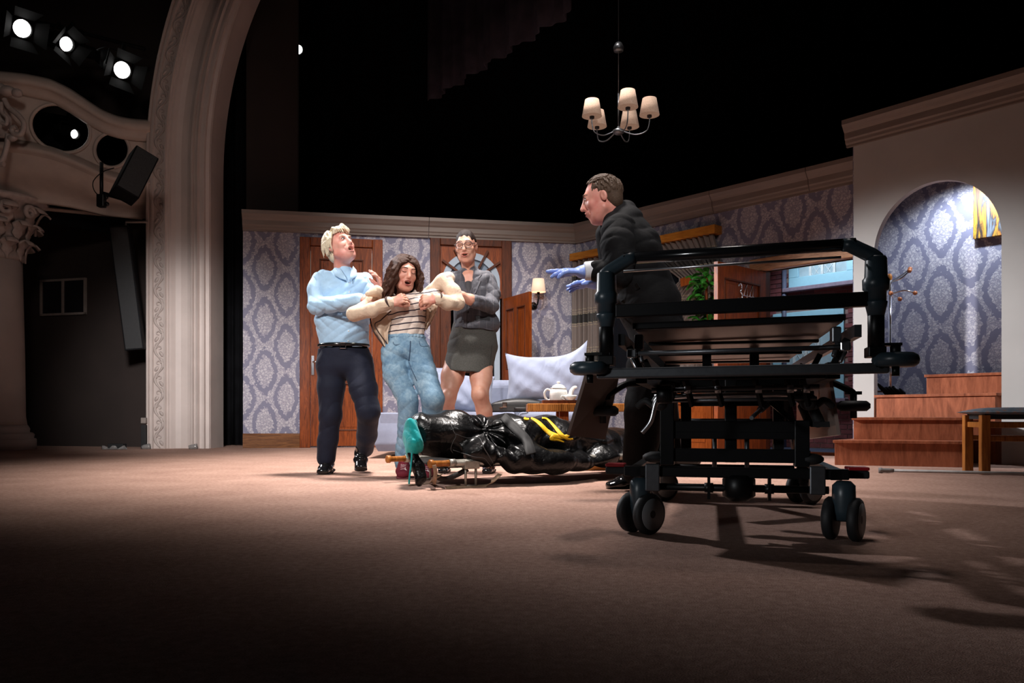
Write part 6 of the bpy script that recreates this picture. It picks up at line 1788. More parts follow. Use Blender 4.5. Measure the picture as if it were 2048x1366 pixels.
shoe(p1, 'shoe', J(655, 936, 0.02), J(642, 946, -0.17), M['shoe_black'], M['sole_black'], 0.047, heel=0.018)
shoe(p1, 'shoe', J(721, 913, 0.16), J(722, 941, -0.02), M['shoe_black'], M['sole_black'], 0.047, heel=0.018)
# hair: tousled locks sweeping back from the brow
HR = SDF(0.003)
rs = np.random.RandomState(11)
HB = [h1.S, h1.F, h1.U]
HR.ell(h1.p(0, -0.03, 0.036), A((0.08, 0.094, 0.086)) * 1.03, HB, 0.01)
HR.ell(h1.p(0, -0.06, -0.03), A((0.07, 0.058, 0.07)) * 1.03, HB, 0.02)
HR.ell(h1.p(0, 0.118, -0.03), A((0.073, 0.086, 0.106)) * 1.03, HB, 0.012, -1)
HR.ell(h1.p(0, 0.022, -0.11), A((0.1, 0.1, 0.062)) * 1.03, HB, 0.012, -1)
def scalp(th, ph, r=1.0, hh=h1): return hh.p(0.083 * r * math.sin(th) * math.sin(ph + 0.12), -0.028 - 0.098 * r * math.cos(th) * math.sin(ph), 0.035 + 0.092 * r * math.cos(ph))
for i in range(230):      # locks lying back and down over the sides and nape
    th = rs.uniform(-1.75, 1.75); ph = rs.uniform(0.0, 1.35); e = rs.uniform(0.02, 0.09)
    pts = [scalp(th, ph, 0.99)] + [scalp(th * (1 + 0.05 * k) + rs.uniform(-.05, .05), ph + 0.24 * k, 1.0 + e * math.sin(k * 0.9) * 1.3) for k in (1, 2, 3)]
    HR.chain(pts, [0.0085, 0.008, 0.006, 0.002], 0.003)
for i in range(90):       # brushed up from the hairline and over to the side
    x = rs.uniform(-0.066, 0.066); dx = -0.02 - 0.03 * rs.rand(); up_ = rs.uniform(-0.002, 0.014); f0 = 0.074 - abs(x) * 0.45
    pts = [h1.p(x, f0, 0.088 - abs(x) * 0.25), h1.p(x + dx * 0.25, f0 + 0.012, 0.106 + up_ - abs(x) * 0.2), h1.p(x + dx * 0.6, f0 - 0.008, 0.124 + up_ - abs(x) * 0.25), h1.p(x + dx * 1.1, f0 - 0.045, 0.13 + up_ * 0.8 - abs(x) * 0.3), h1.p(x + dx * 1.5, f0 - 0.085, 0.122 - abs(x) * 0.35)]
    HR.chain(pts, [0.004, 0.0062, 0.007, 0.006, 0.002], 0.003)
for i in range(8):       # loose strands falling on the brow
    x = rs.uniform(-0.06, 0.05)
    pts = [h1.p(x, 0.074 - abs(x) * 0.3, 0.105), h1.p(x - 0.008, 0.092 - abs(x) * 0.35, 0.092), h1.p(x - 0.016 + rs.uniform(-.006, .006), 0.097 - abs(x) * 0.45, 0.064 + rs.uniform(-.012, .012))]
    HR.chain(pts, [0.0055, 0.0045, 0.0015], 0.003)
for i in range(50):       # over the ears
    sg = -1 if i % 2 else 1; y0 = rs.uniform(-0.07, 0.035)
    pts = [h1.p(sg * 0.066, y0, 0.085), h1.p(sg * 0.087, y0 - 0.008, 0.045), h1.p(sg * (0.09 + rs.uniform(0, .006)), y0 - 0.02, 0.008 + rs.uniform(-.01, .015)), h1.p(sg * 0.085, y0 - 0.035, -0.022 + rs.uniform(-.025, 0.02))]
    HR.chain(pts, [0.008, 0.0085, 0.0065, 0.002], 0.003)
M['blond'] = hairtex('white_blond_hair', srgb(178, 158, 128), srgb(240, 228, 204), (70, 70, 30))
soft('hair', HR, M['blond'], p1, 1)

# ------------------------------------------------------------------ woman in jeans and striped top
Y2 = 5.45
J = lambda u, v_, dy=0.0, Y=Y2: A(P(u, v_, Y + dy))
p2 = person('brown wavy haired woman in striped top, cream cardigan and pale jeans, held by both arms', (P(810, 955, 5.38).x, 5.4, 0))
sk2 = skinmat('warm_skin', srgb(206, 152, 130), srgb(194, 126, 110))
h2 = Head(J(810, 548, -0.06), (0.42, -0.86, -0.10), R(6), 0.97, mouth=0.014, neck=(J(806, 598, 0.02), 0.05), jaw=0.9, wide=0.92)
hd = SDF(0.0034)
W2a, W2b = J(783, 604, -0.20), J(872, 596, -0.20)
hand(hd, W2a, (0.8, -0.1, 0.25), (0.1, 0.9, -0.2), (1.2, 1.25, 1.3, 1.3), side=-1, k=0.9, thumb=(0.8, 0.3, 0.6))
hand(hd, W2b, (-0.85, -0.1, -0.1), (0.0, 0.9, -0.3), (1.15, 1.2, 1.25, 1.3), side=1, k=0.95, thumb=(0.8, 0.3, 0.6))
core = SDF(0.012)
core.ecap(J(812, 690), J(815, 620), (0.09, 0.07), (0.09, 0.07), (1, 0, 0)); core.chain([J(815, 620), J(808, 590)], [0.06, 0.05])
for ch in ([J(786, 598), J(708, 626, -.08), W2a], [J(848, 594), J(914, 606, -.04), W2b]): core.chain(ch, [0.03, 0.026, 0.022])
for ch in ([J(790, 710), J(817, 800, -.1), J(812, 925)], [J(836, 710), J(866, 797, -.12), J(852, 925, .1)]): core.chain(ch, [0.05, 0.04, 0.03])
soft('body', [h2.f, hd, core], sk2, p2, 2)
h2.lines(p2, brow=srgb(60, 38, 28), lipc=srgb(140, 66, 64), bw=0.0026, lipw=0.9)
def stripes(name, base, line, period, width, warp=0.02):
    m, nt, b = new_mat(name); tc = nt.nodes.new('ShaderNodeTexCoord'); se = nt.nodes.new('ShaderNodeSeparateXYZ'); nt.links.new(tc.outputs['Object'], se.inputs[0])
    wv = mth(nt, 'MULTIPLY', mth(nt, 'SUBTRACT', noise(nt, tc.outputs['Object'], 7, 2), 0.5), warp)
    z = mth(nt, 'ADD', mth(nt, 'ADD', se.outputs[2], wv), mth(nt, 'MULTIPLY', se.outputs[0], -0.12))
    f = mth(nt, 'LESS_THAN', mth(nt, 'FRACT', mth(nt, 'DIVIDE', z, period)), width)
    nt.links.new(mixc(nt, f, base, line), b.inputs['Base Color']); b.inputs['Roughness'].default_value = 0.85
    bump(nt, b, noise(nt, tc.outputs['Object'], 16, 3, 0.5, 1.5), 0.35, 0.02)
    return m
M['stripe'] = stripes('striped_jersey', srgb(216, 200, 190), srgb(52, 44, 56), 0.0395, 0.2)
TP = SDF(0.005)
TP.ecap(J(812, 678), J(812, 640), (0.118, 0.095), (0.128, 0.105), (1, 0, 0), 0.03)
TP.ecap(J(812, 640), J(814, 605), (0.128, 0.105), (0.14, 0.105), (1, 0, 0), 0.03)
TP.ecap(J(790, 600), J(842, 598), (0.055, 0.075), (0.055, 0.075), (0, 0, 1), 0.05)
TP.chain([J(788, 600), J(768, 612, -0.03)], [0.055, 0.05], 0.03); TP.chain([J(846, 598), J(868, 592, -0.03)], [0.055, 0.05], 0.03)
TP.chain([J(800, 610, -.07), J(784, 606, -.17)], [0.05, 0.03], 0.03); TP.chain([J(830, 612, -.07), J(856, 600, -.16)], [0.055, 0.03], 0.04)
TP.ell(J(806, 578, -0.05), (0.07, 0.1, 0.055), None, 0.015, -1)
TP.disp += [folds(0.0065, 62, (0.85, 0.2, 0.45), 12, 1.4, True), folds(0.0055, 90, (0.9, 0, -0.4), 13, 1.8, True)]
soft('striped_top', TP, M['stripe'], p2, 1)
# jeans
JN = SDF(0.005)
JN.ecap(J(812, 670), J(812, 700), (0.124, 0.1), (0.155, 0.115), (1, 0, 0), 0.03)
JN.chain([J(788, 706), J(792, 748, -.05), J(816, 802, -.1), J(816, 860, -.05), J(812, 924, 0.0)], [0.088, 0.082, 0.066, 0.068, 0.078], 0.02)
JN.chain([J(836, 706), J(848, 748, -.06), J(866, 797, -.12), J(862, 850, 0.0), J(854, 928, 0.1)], [0.088, 0.086, 0.074, 0.066, 0.074], 0.02)
JN.half(J(812, 670), (0, 0, 1))
JN.disp += [folds(0.004, 30, (0.8, 0.2, 0.5), 21, 1.2), folds(0.0045, 80, (-0.5, 0.1, 0.8), 22, 1.7, True), folds(0.0035, 120, (0.45, 0, 0.9), 23, 1.8, True)]
m, nt, b = new_mat('washed_denim'); v = coords(nt, 'Object')
n = noise(nt, v, 9, 4, 0.6); n2 = noise(nt, v, 240, 2); n3 = noise(nt, v, 26, 4, 0.6, 1.2)
nt.links.new(ramp(nt, mth(nt, 'ADD', mth(nt, 'MULTIPLY', n, 0.5), mth(nt, 'ADD', mth(nt, 'MULTIPLY', n3, 0.35), mth(nt, 'MULTIPLY', n2, 0.15))), [(0.36, srgb(84, 118, 148)), (0.52, srgb(122, 154, 178)), (0.66, srgb(164, 188, 204))]), b.inputs['Base Color'])
b.inputs['Roughness'].default_value = 0.85; bump(nt, b, mth(nt, 'ADD', n3, mth(nt, 'MULTIPLY', n2, 0.2)), 0.2, 0.012)
M['denim'] = m
jn = soft('jeans', JN, M['denim'], p2, 1)
M['denim_dk'] = plain('dark_denim_seam', srgb(56, 78, 104), 0.85)
WB = SDF(0.005); WB.ecap(J(812, 671), J(812, 676), (0.13, 0.103), (0.136, 0.106), (1, 0, 0), 0.01, ra=0.008)
WB.disp.append(folds(0.003, 300, (1, 0, 0), 3, 0.3))
soft('waistband', WB, M['denim'], jn, 1)
def seam(F_, pts, mat, par, r_=0.0022, t0=4.2):
    q = [F_.cast(CAMP, P(p.x, p.y, 5) - CAMP, 2.4, 800, t0) for p in smoothpath([Vector((a_, b_, 0)) for a_, b_ in pts], 5)]
    q = [x for x in q if x is not None]
    if len(q) > 2: return obj('seam', MB().tube(q, r_, 6), mat, par, world=True)
seam(JN, [(821, 682), (820, 700), (818, 722)], M['denim_dk'], jn, 0.004)
seam(JN, [(786, 684), (790, 690), (800, 688)], M['denim_dk'], jn); seam(JN, [(838, 682), (842, 692), (856, 692)], M['denim_dk'], jn)
seam(JN, [(818, 724), (824, 740), (834, 762)], M['denim_dk'], jn, 0.003)
M['maroon'] = plain('maroon_suede', srgb(112, 24, 44), 0.8, var=0.12)
M['white_rub'] = plain('white_trim', srgb(220, 204, 206), 0.6)
for an, to, nm in ((J(808, 940, -0.06), J(805, 952, -0.24), 1), (J(853, 944, 0.04), J(850, 954, -0.14), 0)):
    s_ = shoe(p2, 'trainer', an, to, M['maroon'], plain('maroon_sole', srgb(120, 50, 64), 0.7), 0.046, 0.05, laces=M['white_rub'])
    an, to = A(an), A(to); ax_ = nrm(to - an); sd_ = nrm(np.cross(ax_, [0, 0, 1.0]))
    for j in range(3):
        c_ = an + ax_ * (0.02 + 0.024 * j) - sd_ * 0.0 + A((0.02, 0, 0.0))
        g = MB().bar(c_ + A((-0.005, -0.045, 0.03)), c_ + A((0.022, -0.052, -0.012)), 0.008, 0.006, (0, 1, 0))
        obj('side_stripe', g, M['white_rub'], s_, world=True)
# cardigan: two pulled sleeves and the fronts hanging behind the arms
M['cream'] = fabric('cream_knit', srgb(206, 182, 160), 0.9, 0.05, 0.4, 14)
CD = SDF(0.005)
CD.chain([J(778, 598, 0.05), J(744, 604, -0.02), J(708, 628, -0.10)], [0.046, 0.046, 0.042], 0.03)
CD.chain([J(708, 628, -0.10), J(745, 620, -.17), J(777, 607, -.20)], [0.042, 0.046, 0.042], 0.025)
CD.chain([J(736, 588, -.14), J(752, 582, -.1), J(768, 590, -.05)], [0.02, 0.03, 0.034], 0.03)
CD.chain([J(852, 592, 0.04), J(884, 566, 0.0), J(898, 556, 0.0)], [0.045, 0.048, 0.04], 0.03)
CD.chain([J(886, 560, -.02), J(906, 584, -.06), J(914, 606, -.08)], [0.044, 0.048, 0.046], 0.025)
CD.chain([J(914, 606, -.08), J(896, 606, -.15), J(879, 599, -.19)], [0.046, 0.046, 0.042], 0.025)
CD.disp += [folds(0.006, 34, (0.8, 0.1, 0.6), 31, 1.4), folds(0.0065, 80, (0.85, 0.3, 0.4), 32, 1.8, True)]
cd = soft('cardigan', CD, M['cream'], p2, 1)
def sheet(name, P_, mat, par, nu=24, nv=24, solid=0.006, wav=0.012, fq=4, seed=0):
    """hanging cloth through a 2 x n lattice of points (left edge list, right edge list)"""
    Lp, Rp = smoothpath(P_[0], 8), smoothpath(P_[1], 8)
    rs_ = random.Random(seed); ph_ = rs_.random() * 6
    def fn(s, t):
        a_ = Lp[int(t * (len(Lp) - 1))]; b_ = Rp[int(t * (len(Rp) - 1))]
        q = a_ + (b_ - a_) * s; q.y += wav * math.sin(s * fq * 6.28 * 0.5 + ph_ + t * 2) * (0.3 + t)
        return q
    return obj(name, MB().grid(fn, nu, nv), mat, par, world=True, solid=solid)
VJ = lambda *a: Vector(J(*a))
sheet('cardigan_front', ([VJ(752, 622, -.02), VJ(744, 640, -.05), VJ(748, 662, -.06), VJ(768, 694, -.04)], [VJ(786, 604, -.06), VJ(782, 640, -.08), VJ(776, 668, -.07), VJ(778, 694, -.05)]), M['cream'], cd, wav=0.02, fq=3, seed=2)
sheet('cardigan_front', ([VJ(846, 606, 0.0), VJ(852, 630, -.02), VJ(850, 652, .0)], [VJ(878, 604, -.05), VJ(868, 632, -.02), VJ(853, 660, .02)]), M['cream'], cd, wav=0.012, seed=3)
sheet('cardigan_back', ([VJ(782, 596, .10), VJ(776, 640, .13), VJ(778, 672, .12)], [VJ(856, 594, .10), VJ(858, 634, .12), VJ(850, 662, .12)]), M['cream'], cd, seed=4)
M['dkbrown'] = plain('dark_brown_trim', srgb(58, 38, 34), 0.85)
def cuff(a_, b_, r_):
    g = SDF(0.004); dv_ = nrm(b_ - a_); g.ecap(a_, b_, (r_, r_), (r_ * .97, r_ * .97), np.cross(dv_, [0, 0, 1.0]), 0.005, ra=0.007); return soft('cuff_band', g, M['dkbrown'], cd, 1)
dl = nrm(J(783, 604, -.20) - J(745, 620, -.17)); cuff(J(776, 606, -.2), J(776, 606, -.2) + dl * 0.01, 0.044)
dl = nrm(J(872, 597, -.2) - J(896, 606, -.15)); cuff(J(878, 598, -.19), J(878, 598, -.19) + dl * 0.01, 0.044)
obj('edge_trim', MB().tube(smoothpath([VJ(744, 622, -.06), VJ(741, 640, -.08), VJ(748, 664, -.08), VJ(770, 695, -.06)]), 0.005, 6), M['dkbrown'], cd, world=True)
obj('edge_trim', MB().tube(smoothpath([VJ(782, 622, -.12), VJ(762, 640, -.12), VJ(750, 652, -.1), VJ(776, 690, -.07)]), 0.004, 6), M['dkbrown'], cd, world=True)
obj('collar_label', MB().box(J(898, 552, -.1), (0.04, 0.006, 0.012), Matrix.Rotation(R(-20), 3, 'Y')), M['white_rub'], cd, world=True)
obj('earring', MB().ell(h2.p(-0.086, -0.01, -0.042), (0.006, 0.006, 0.008), 8), plain('gold_stud', (0.8, 0.55, 0.2, 1), 0.2, 1.0), p2, world=True)
# wavy shoulder-length hair
H2 = SDF(0.0033); HB = [h2.S, h2.F, h2.U]; rs = np.random.RandomState(5)
H2.ell(h2.p(0, -0.028, 0.038), A((0.082, 0.097, 0.088)), HB, 0.01); H2.ell(h2.p(0, -0.06, -0.05), A((0.082, 0.056, 0.1)), HB, 0.03)
H2.ell(h2.p(0.004, 0.118, -0.028), A((0.064, 0.085, 0.108)), HB, 0.012, -1)
for s in (-1, 1):
    for i in range(60):
        y0 = -0.085 + 0.146 * (i % 20) / 19 + rs.uniform(-.006, .006); L = rs.uniform(0.17, 0.27); ph = rs.rand() * 6; out = rs.uniform(0.0, 0.035); pts = []
        ry = math.sqrt(max(0.05, 1 - ((y0 + 0.026) / 0.1) ** 2)); th1 = rs.uniform(0.02, 0.5)
        for th in (th1, th1 + 0.3, 0.85, 1.2, 1.5): pts.append(h2.p(s * (0.004 + 0.089 * math.sin(th) * (0.55 + 0.45 * ry)), y0, 0.04 + 0.092 * math.cos(th) * ry))
        for t in np.linspace(0.15, 1, 6):
            pts.append(h2.p(s * (0.088 + out * t + 0.012 * t) + 0.013 * math.sin(t * 10 + ph), y0 * (1 - 0.25 * t) + 0.014 * math.cos(t * 9 + ph), 0.045 - L * t))
        H2.chain(pts, [0.008, 0.009, 0.009, 0.009, 0.0095, 0.0105, 0.011, 0.011, 0.0105, 0.008, 0.003], 0.004)
for i in range(40):
    x0 = rs.uniform(-0.09, 0.09); ph = rs.rand() * 6
    pts = [h2.p(x0 * 0.6, -0.09, 0.08)] + [h2.p(x0 * (1 + 0.3 * t) + 0.012 * math.sin(t * 9 + ph), -0.112 + 0.01 * math.cos(t * 8 + ph), 0.05 - 0.27 * t) for t in np.linspace(0.1, 1, 6)]
    H2.chain(pts, [0.011, 0.012, 0.012, 0.012, 0.011, 0.009, 0.003], 0.005)
for i in range(8):       # stray curls in front of the cheek on the far side
    pts = [h2.p(0.05 + 0.003 * i, 0.04, 0.095 - 0.004 * i), h2.p(0.073, 0.06 - 0.004 * i, 0.06), h2.p(0.082 + rs.uniform(-.004, .004), 0.06, 0.01), h2.p(0.076 + rs.uniform(-.012, .01), 0.066, -0.05), h2.p(0.088, 0.056, -0.1), h2.p(0.08 + rs.uniform(-.01, .02), 0.06, -0.15)]
    H2.chain(pts, [0.007, 0.008, 0.008, 0.008, 0.007, 0.002], 0.004)
M['brown_hair'] = hairtex('brown_wavy_hair', srgb(26, 13, 9), srgb(78, 46, 32), (60, 60, 14), 0.55)
soft('hair', H2, M['brown_hair'], p2, 1)

# ------------------------------------------------------------------ woman in the grey pinstripe suit
Y3 = 5.85
J = lambda u, v_, dy=0.0, Y=Y3: A(P(u, v_, Y + dy))
p3 = person('woman with glasses and tied-back dark hair in grey pinstripe jacket and skirt', (P(960, 946, 5.8).x, 5.8, 0))
sk3 = skinmat('fair_skin', srgb(208, 158, 136), srgb(198, 136, 116))
h3 = Head(J(932, 493, -0.04), (-0.10, -0.97, -0.16), R(-4), 0.99, mouth=0.006, neck=(J(938, 556, 0.03), 0.046), jaw=0.86, wide=0.9)
hd = SDF(0.0034)
W3 = J(918, 590, -0.33)
hand(hd, W3, (-0.85, -0.2, 0.02), (0.1, 0.75, -0.55), (0.5, 0.6, 0.6, 0.65), side=1, k=0.93)
hd.chain([J(954, 604, -.24), J(940, 599, -.29), W3], [0.036, 0.036, 0.027], 0.02)
core = SDF(0.009)
core.ecap(J(945, 690), J(942, 600), (0.1, 0.075), (0.1, 0.09), (1, 0, 0)); core.ecap(J(942, 600), J(938, 556, 0.0), (0.12, 0.098), (0.09, 0.075), (1, 0, 0), 0.04)
lg = SDF(0.005)
lg.chain([J(916, 715), J(905, 752, -.05), J(895, 795, -.10), J(893, 822, -.04), J(891, 870, 0.02), J(890, 925, 0.04)], [0.088, 0.08, 0.059, 0.055, 0.056, 0.036], 0.025)
lg.chain([J(964, 715), J(962, 755, -.06), J(960, 790, -.12), J(968, 820, -.05), J(976, 866, 0.02), J(979, 925, 0.03)], [0.088, 0.078, 0.058, 0.055, 0.056, 0.036], 0.025)
lg.ell(J(896, 791, -.155), (0.03, 0.02, 0.035), None, 0.03); lg.ell(J(960, 787, -.175), (0.03, 0.02, 0.035), None, 0.03)
soft('body', [h3.f, hd, core, lg], sk3, p3, 2)
h3.lines(p3, brow=srgb(66, 40, 30), lipc=srgb(176, 96, 88), bw=0.002, browlift=0.003, lipw=0.8)
# glasses
gm = plain('dark_spectacle_frame', srgb(48, 40, 44), 0.3)
gl = MB()
for s in (-1, 1):
    c_ = (s * 0.033, 0.006); pts = []
    for a_ in np.linspace(0, 2 * math.pi, 24, endpoint=False):
        x, z = 0.0275 * math.copysign(abs(math.cos(a_)) ** 0.75, math.cos(a_)), 0.02 * math.copysign(abs(math.sin(a_)) ** 0.8, math.sin(a_))
        pts.append(Vector(h3.p(c_[0] + x, 0.104 - abs(c_[0] + x) * 0.16, c_[1] + z)))
    gl.tube(pts, 0.0022, 6, closed=True)
    gl.tube([h3.p(s * 0.061, 0.095, 0.014), h3.p(s * 0.076, 0.06, 0.014), h3.p(s * 0.082, -0.01, 0.012)], 0.002, 6)
gl.tube(smoothpath([h3.p(-0.0065, 0.103, 0.01), h3.p(0, 0.106, 0.013), h3.p(0.0065, 0.103, 0.01)]), 0.002, 6)
obj('glasses', gl, gm, p3, world=True)
# hair: scraped back with a knot
H3 = SDF(0.004); HB = [h3.S, h3.F, h3.U]
H3.ell(h3.p(0, -0.022, 0.034), A((0.0735, 0.096, 0.0895)), HB, 0.01); H3.ell(h3.p(0.012, -0.075, 0.085), A((0.04, 0.045, 0.035)), HB, 0.02)
H3.ell(h3.p(0, 0.112, -0.026), A((0.064, 0.092, 0.108)), HB, 0.01, -1); H3.ell(h3.p(0, 0.03, -0.1), A((0.12, 0.1, 0.09)), HB, 0.01, -1)
H3.disp.append(folds(0.003, 170, (1, 0, 0.2), 3, 1.0))
M['dark_hair'] = hairtex('dark_brown_hair', srgb(16, 9, 8), srgb(46, 28, 22), rough=0.6)
soft('hair', H3, M['dark_hair'], p3, 1)
# jacket
def pinstripe(name, col, line):
    m, nt, b = new_mat(name); tc = nt.nodes.new('ShaderNodeTexCoord'); se = nt.nodes.new('ShaderNodeSeparateXYZ'); nt.links.new(tc.outputs['Object'], se.inputs[0])
    wv = mth(nt, 'MULTIPLY', mth(nt, 'SUBTRACT', noise(nt, tc.outputs['Object'], 6, 2), 0.5), 0.03)
    fx = mth(nt, 'LESS_THAN', mth(nt, 'FRACT', mth(nt, 'DIVIDE', mth(nt, 'ADD', se.outputs[0], wv), 0.048)), 0.05)
    fz = mth(nt, 'LESS_THAN', mth(nt, 'FRACT', mth(nt, 'DIVIDE', mth(nt, 'ADD', se.outputs[2], wv), 0.06)), 0.035)
    n = noise(nt, tc.outputs['Object'], 120, 3)
    cc = ramp(nt, n, [(0.3, tuple(x * 0.8 for x in col[:3]) + (1,)), (0.7, col)])
    nt.links.new(mixc(nt, mth(nt, 'MULTIPLY', mth(nt, 'MAXIMUM', fx, mth(nt, 'MULTIPLY', fz, 0.5)), 0.32), cc, line), b.inputs['Base Color']); b.inputs['Roughness'].default_value = 0.8
    bump(nt, b, noise(nt, tc.outputs['Object'], 14, 3, 0.5, 1.4), 0.3, 0.02)
    return m
M['pinstripe'] = pinstripe('grey_pinstripe', srgb(80, 80, 88), srgb(150, 140, 142))
JK = SDF(0.005)
JK.ecap(J(953, 654, 0), J(946, 625), (0.178, 0.135), (0.135, 0.11), (1, 0, -0.12), 0.03)
JK.ecap(J(946, 625), J(943, 585), (0.135, 0.11), (0.168, 0.12), (1, 0, 0), 0.03)
JK.ecap(J(912, 560), J(970, 560), (0.06, 0.08), (0.062, 0.085), (0, 0, 1), 0.05)
JK.ecap(J(940, 562), J(939, 543, 0.03), (0.115, 0.08), (0.07, 0.06), (1, 0, 0), 0.04)
JL = SDF(0.005)
JL.chain([J(972, 560, 0.0), J(983, 588, -.03), J(982, 612, -.10)], [0.066, 0.06, 0.053], 0.03); JL.chain([J(982, 612, -.10), J(948, 603, -.265)], [0.053, 0.048], 0.02)
JL2 = SDF(0.005); JL2.chain([J(908, 560, 0.0), J(898, 592, -.06), J(905, 606, -.15)], [0.06, 0.053, 0.048], 0.03)
for q in (JL, JL2): q.disp += [folds(0.0065, 80, (-0.45, 0.3, 0.8), 44, 1.6, True), folds(0.004, 110, (0.6, 0.3, 0.6), 45, 1.8, True)]
JK.cone(J(935, 534, -0.09), J(938, 598, -0.145), 0.062, 0.008, 0.012, -1)
JK.ell(J(955, 672, 0), (0.15, 0.11, 0.055), None, 0.01, -1)
JK.half(J(950, 660), (-0.11, 0, -1)); JK.p[-1] = (JK.p[-1][0], A(J(860, 740)) - 0.3, A(J(1030, 640)) + 0.3, 0.004, -1)
JK.disp += [folds(0.004, 30, (0.6, 0.2, 0.8), 41, 1.2), folds(0.006, 80, (-0.45, 0.3, 0.8), 42, 1.8, True)]
jk = soft('jacket', [JK, JL, JL2], M['pinstripe'], p3, 1)
def onto(F_, u, v_, lift=0.004):
    q = F_.cast(CAMP, P(u, v_, 5) - CAMP, 2.6, 900, 4.2)
    return None if q is None else q - Vector((0, 1, 0)) * lift
def flap(name, F_, poly, mat, par, lift=0.006, th=0.006):
    q = [onto(F_, *p, lift) for p in poly]
    if any(x is None for x in q): return
    c_ = sum(q, Vector()) / len(q); n_ = len(q)
    return obj(name, MB().add(q + [c_], [(i, (i + 1) % n_, n_) for i in range(n_)]), mat, par, world=True, solid=th)
flap('lapel', JK, [(919, 538), (912, 552), (919, 560), (917, 566), (932, 590), (936, 596), (931, 574), (926, 556)], M['pinstripe'], jk)
flap('lapel', JK, [(950, 536), (964, 550), (958, 556), (962, 562), (952, 586), (941, 598), (944, 578), (948, 556)], M['pinstripe'], jk)
IN = SDF(0.005); IN.ecap(J(937, 572, -.045), J(939, 592, -.06), (0.04, 0.06), (0.035, 0.06), (1, 0, 0)); soft('vest', IN, plain('dark_grey_vest', srgb(64, 62, 66), 0.8), p3, 1)
for v_ in (624, 645):
    q = onto(JK, 935.5, v_, 0.002)
    if q is not None: obj('button', MB().lathe([(0.0, 0.006), (0.006, 0.006), (0.009, 0.003), (0.009, 0.0)], q, 14, (0, -1, 0)), M['shoe_black'], jk, world=True)
seam(JK, [(934, 600), (934, 622), (933, 655)], plain('jacket_edge', srgb(34, 34, 38), 0.8), jk, 0.0022)
flap('pocket_flap', JK, [(910, 640), (928, 641), (927, 648), (911, 646)], M['pinstripe'], jk, 0.004, 0.004)
flap('pocket_flap', JK, [(951, 632), (980, 632), (980, 641), (952, 642)], plain('charcoal_flap', srgb(40, 40, 44), 0.85), jk, 0.004, 0.004)
# skirt
SK = SDF(0.005)
SK.ecap(J(949, 655), J(946, 690), (0.155, 0.12), (0.178, 0.135), (1, 0, 0), 0.02)
SK.ecap(J(946, 690), J(934, 746, -.02), (0.178, 0.135), (0.176, 0.14), (1, 0, -0.06), 0.02)
SK.half(J(934, 745), (-0.09, 0, -1)); SK.p[-1] = (SK.p[-1][0], A(J(840, 800)) - 0.3, A(J(1030, 700)) + 0.3, 0.004, -1)
SK.ecap(J(934, 790), J(940, 725), (0.164, 0.125), (0.14, 0.11), (1, 0, 0), 0.006, -1)
SK.disp += [folds(0.004, 50, (0.15, 0, 1), 51, 2.0, True), folds(0.004, 24, (1, 0, 0.2), 52, 1.2)]
M['skirt'] = plain('grey_tweed', srgb(74, 72, 68), 0.85, var=0.3, scale=160, bs=0.2, bscale=300)
skt = soft('skirt', SK, M['skirt'], p3, 2)
seam(SK, [(984, 690), (981, 720), (977, 748)], plain('skirt_seam', srgb(44, 43, 40), 0.9), skt, 0.002)
shoe(p3, 'court_shoe', J(980, 936, 0.0), J(972, 945, -0.19), M['shoe_black'], M['sole_black'], 0.04, 0.02, heel=0.02, laces=False)
shoe(p3, 'court_shoe', J(890, 936, 0.04), J(884, 945, -0.14), M['shoe_black'], M['sole_black'], 0.04, 0.02, heel=0.02, laces=False)

# ------------------------------------------------------------------ man in the black suit behind the trolley
Y4 = 4.5
J = lambda u, v_, dy=0.0, Y=Y4: A(P(u, v_, Y + dy))
p4 = person('man in black suit and pale blue rubber gloves leaning forward behind the trolley', (P(1280, 975, 4.62).x, 4.62, 0))
sk4 = skinmat('ruddy_skin', srgb(206, 146, 130), srgb(196, 118, 106))
h4 = Head(J(1203, 398, 0.0), (-0.93, 0.14, -0.24), R(0), 1.06, mouth=0.0, neck=(J(1238, 446, 0.02), 0.068), jaw=1.08, jowl=0.9, nose=1.3)
core = SDF(0.012)
core.ecap(J(1300, 650), J(1255, 480), (0.1, 0.08), (0.13, 0.09), (0, 1, 0)); core.chain([J(1250, 480), J(1232, 440)], [0.08, 0.065])
Wa, Wb = J(1166, 544, -0.22), J(1192, 566, 0.20)
for ch in ([J(1224, 470, -.2), J(1246, 548, -.24), Wa], [J(1212, 470, .2), J(1232, 560, .22), Wb], [J(1296, 660, -.08), J(1284, 800, -.1), J(1262, 940, -.05)], [J(1304, 660, .1), J(1312, 800, .08), J(1322, 940, .1)]): core.chain(ch, [0.045, 0.04, 0.03])
soft('body', [h4.f, core], sk4, p4, 2)
h4.lines(p4, brow=srgb(96, 70, 54), open_eye=True, lipc=srgb(190, 112, 102), bw=0.0026, lipw=0.75, eyeh=0.007, browlift=-0.003)
H4 = SDF(0.003); HB = [h4.S, h4.F, h4.U]; rs = np.random.RandomState(8)
H4.ell(h4.p(0, -0.026, 0.032), A((0.0765, 0.0945, 0.0885)) * 1.06, HB, 0.01); H4.ell(h4.p(0, -0.058, -0.02), A((0.066, 0.052, 0.066)) * 1.06, HB, 0.02)
H4.ell(h4.p(0, 0.112, -0.026), A((0.09, 0.1, 0.118)) * 1.06, HB, 0.01, -1); H4.ell(h4.p(0, 0.05, -0.09), A((0.12, 0.1, 0.09)) * 1.06, HB, 0.02, -1)
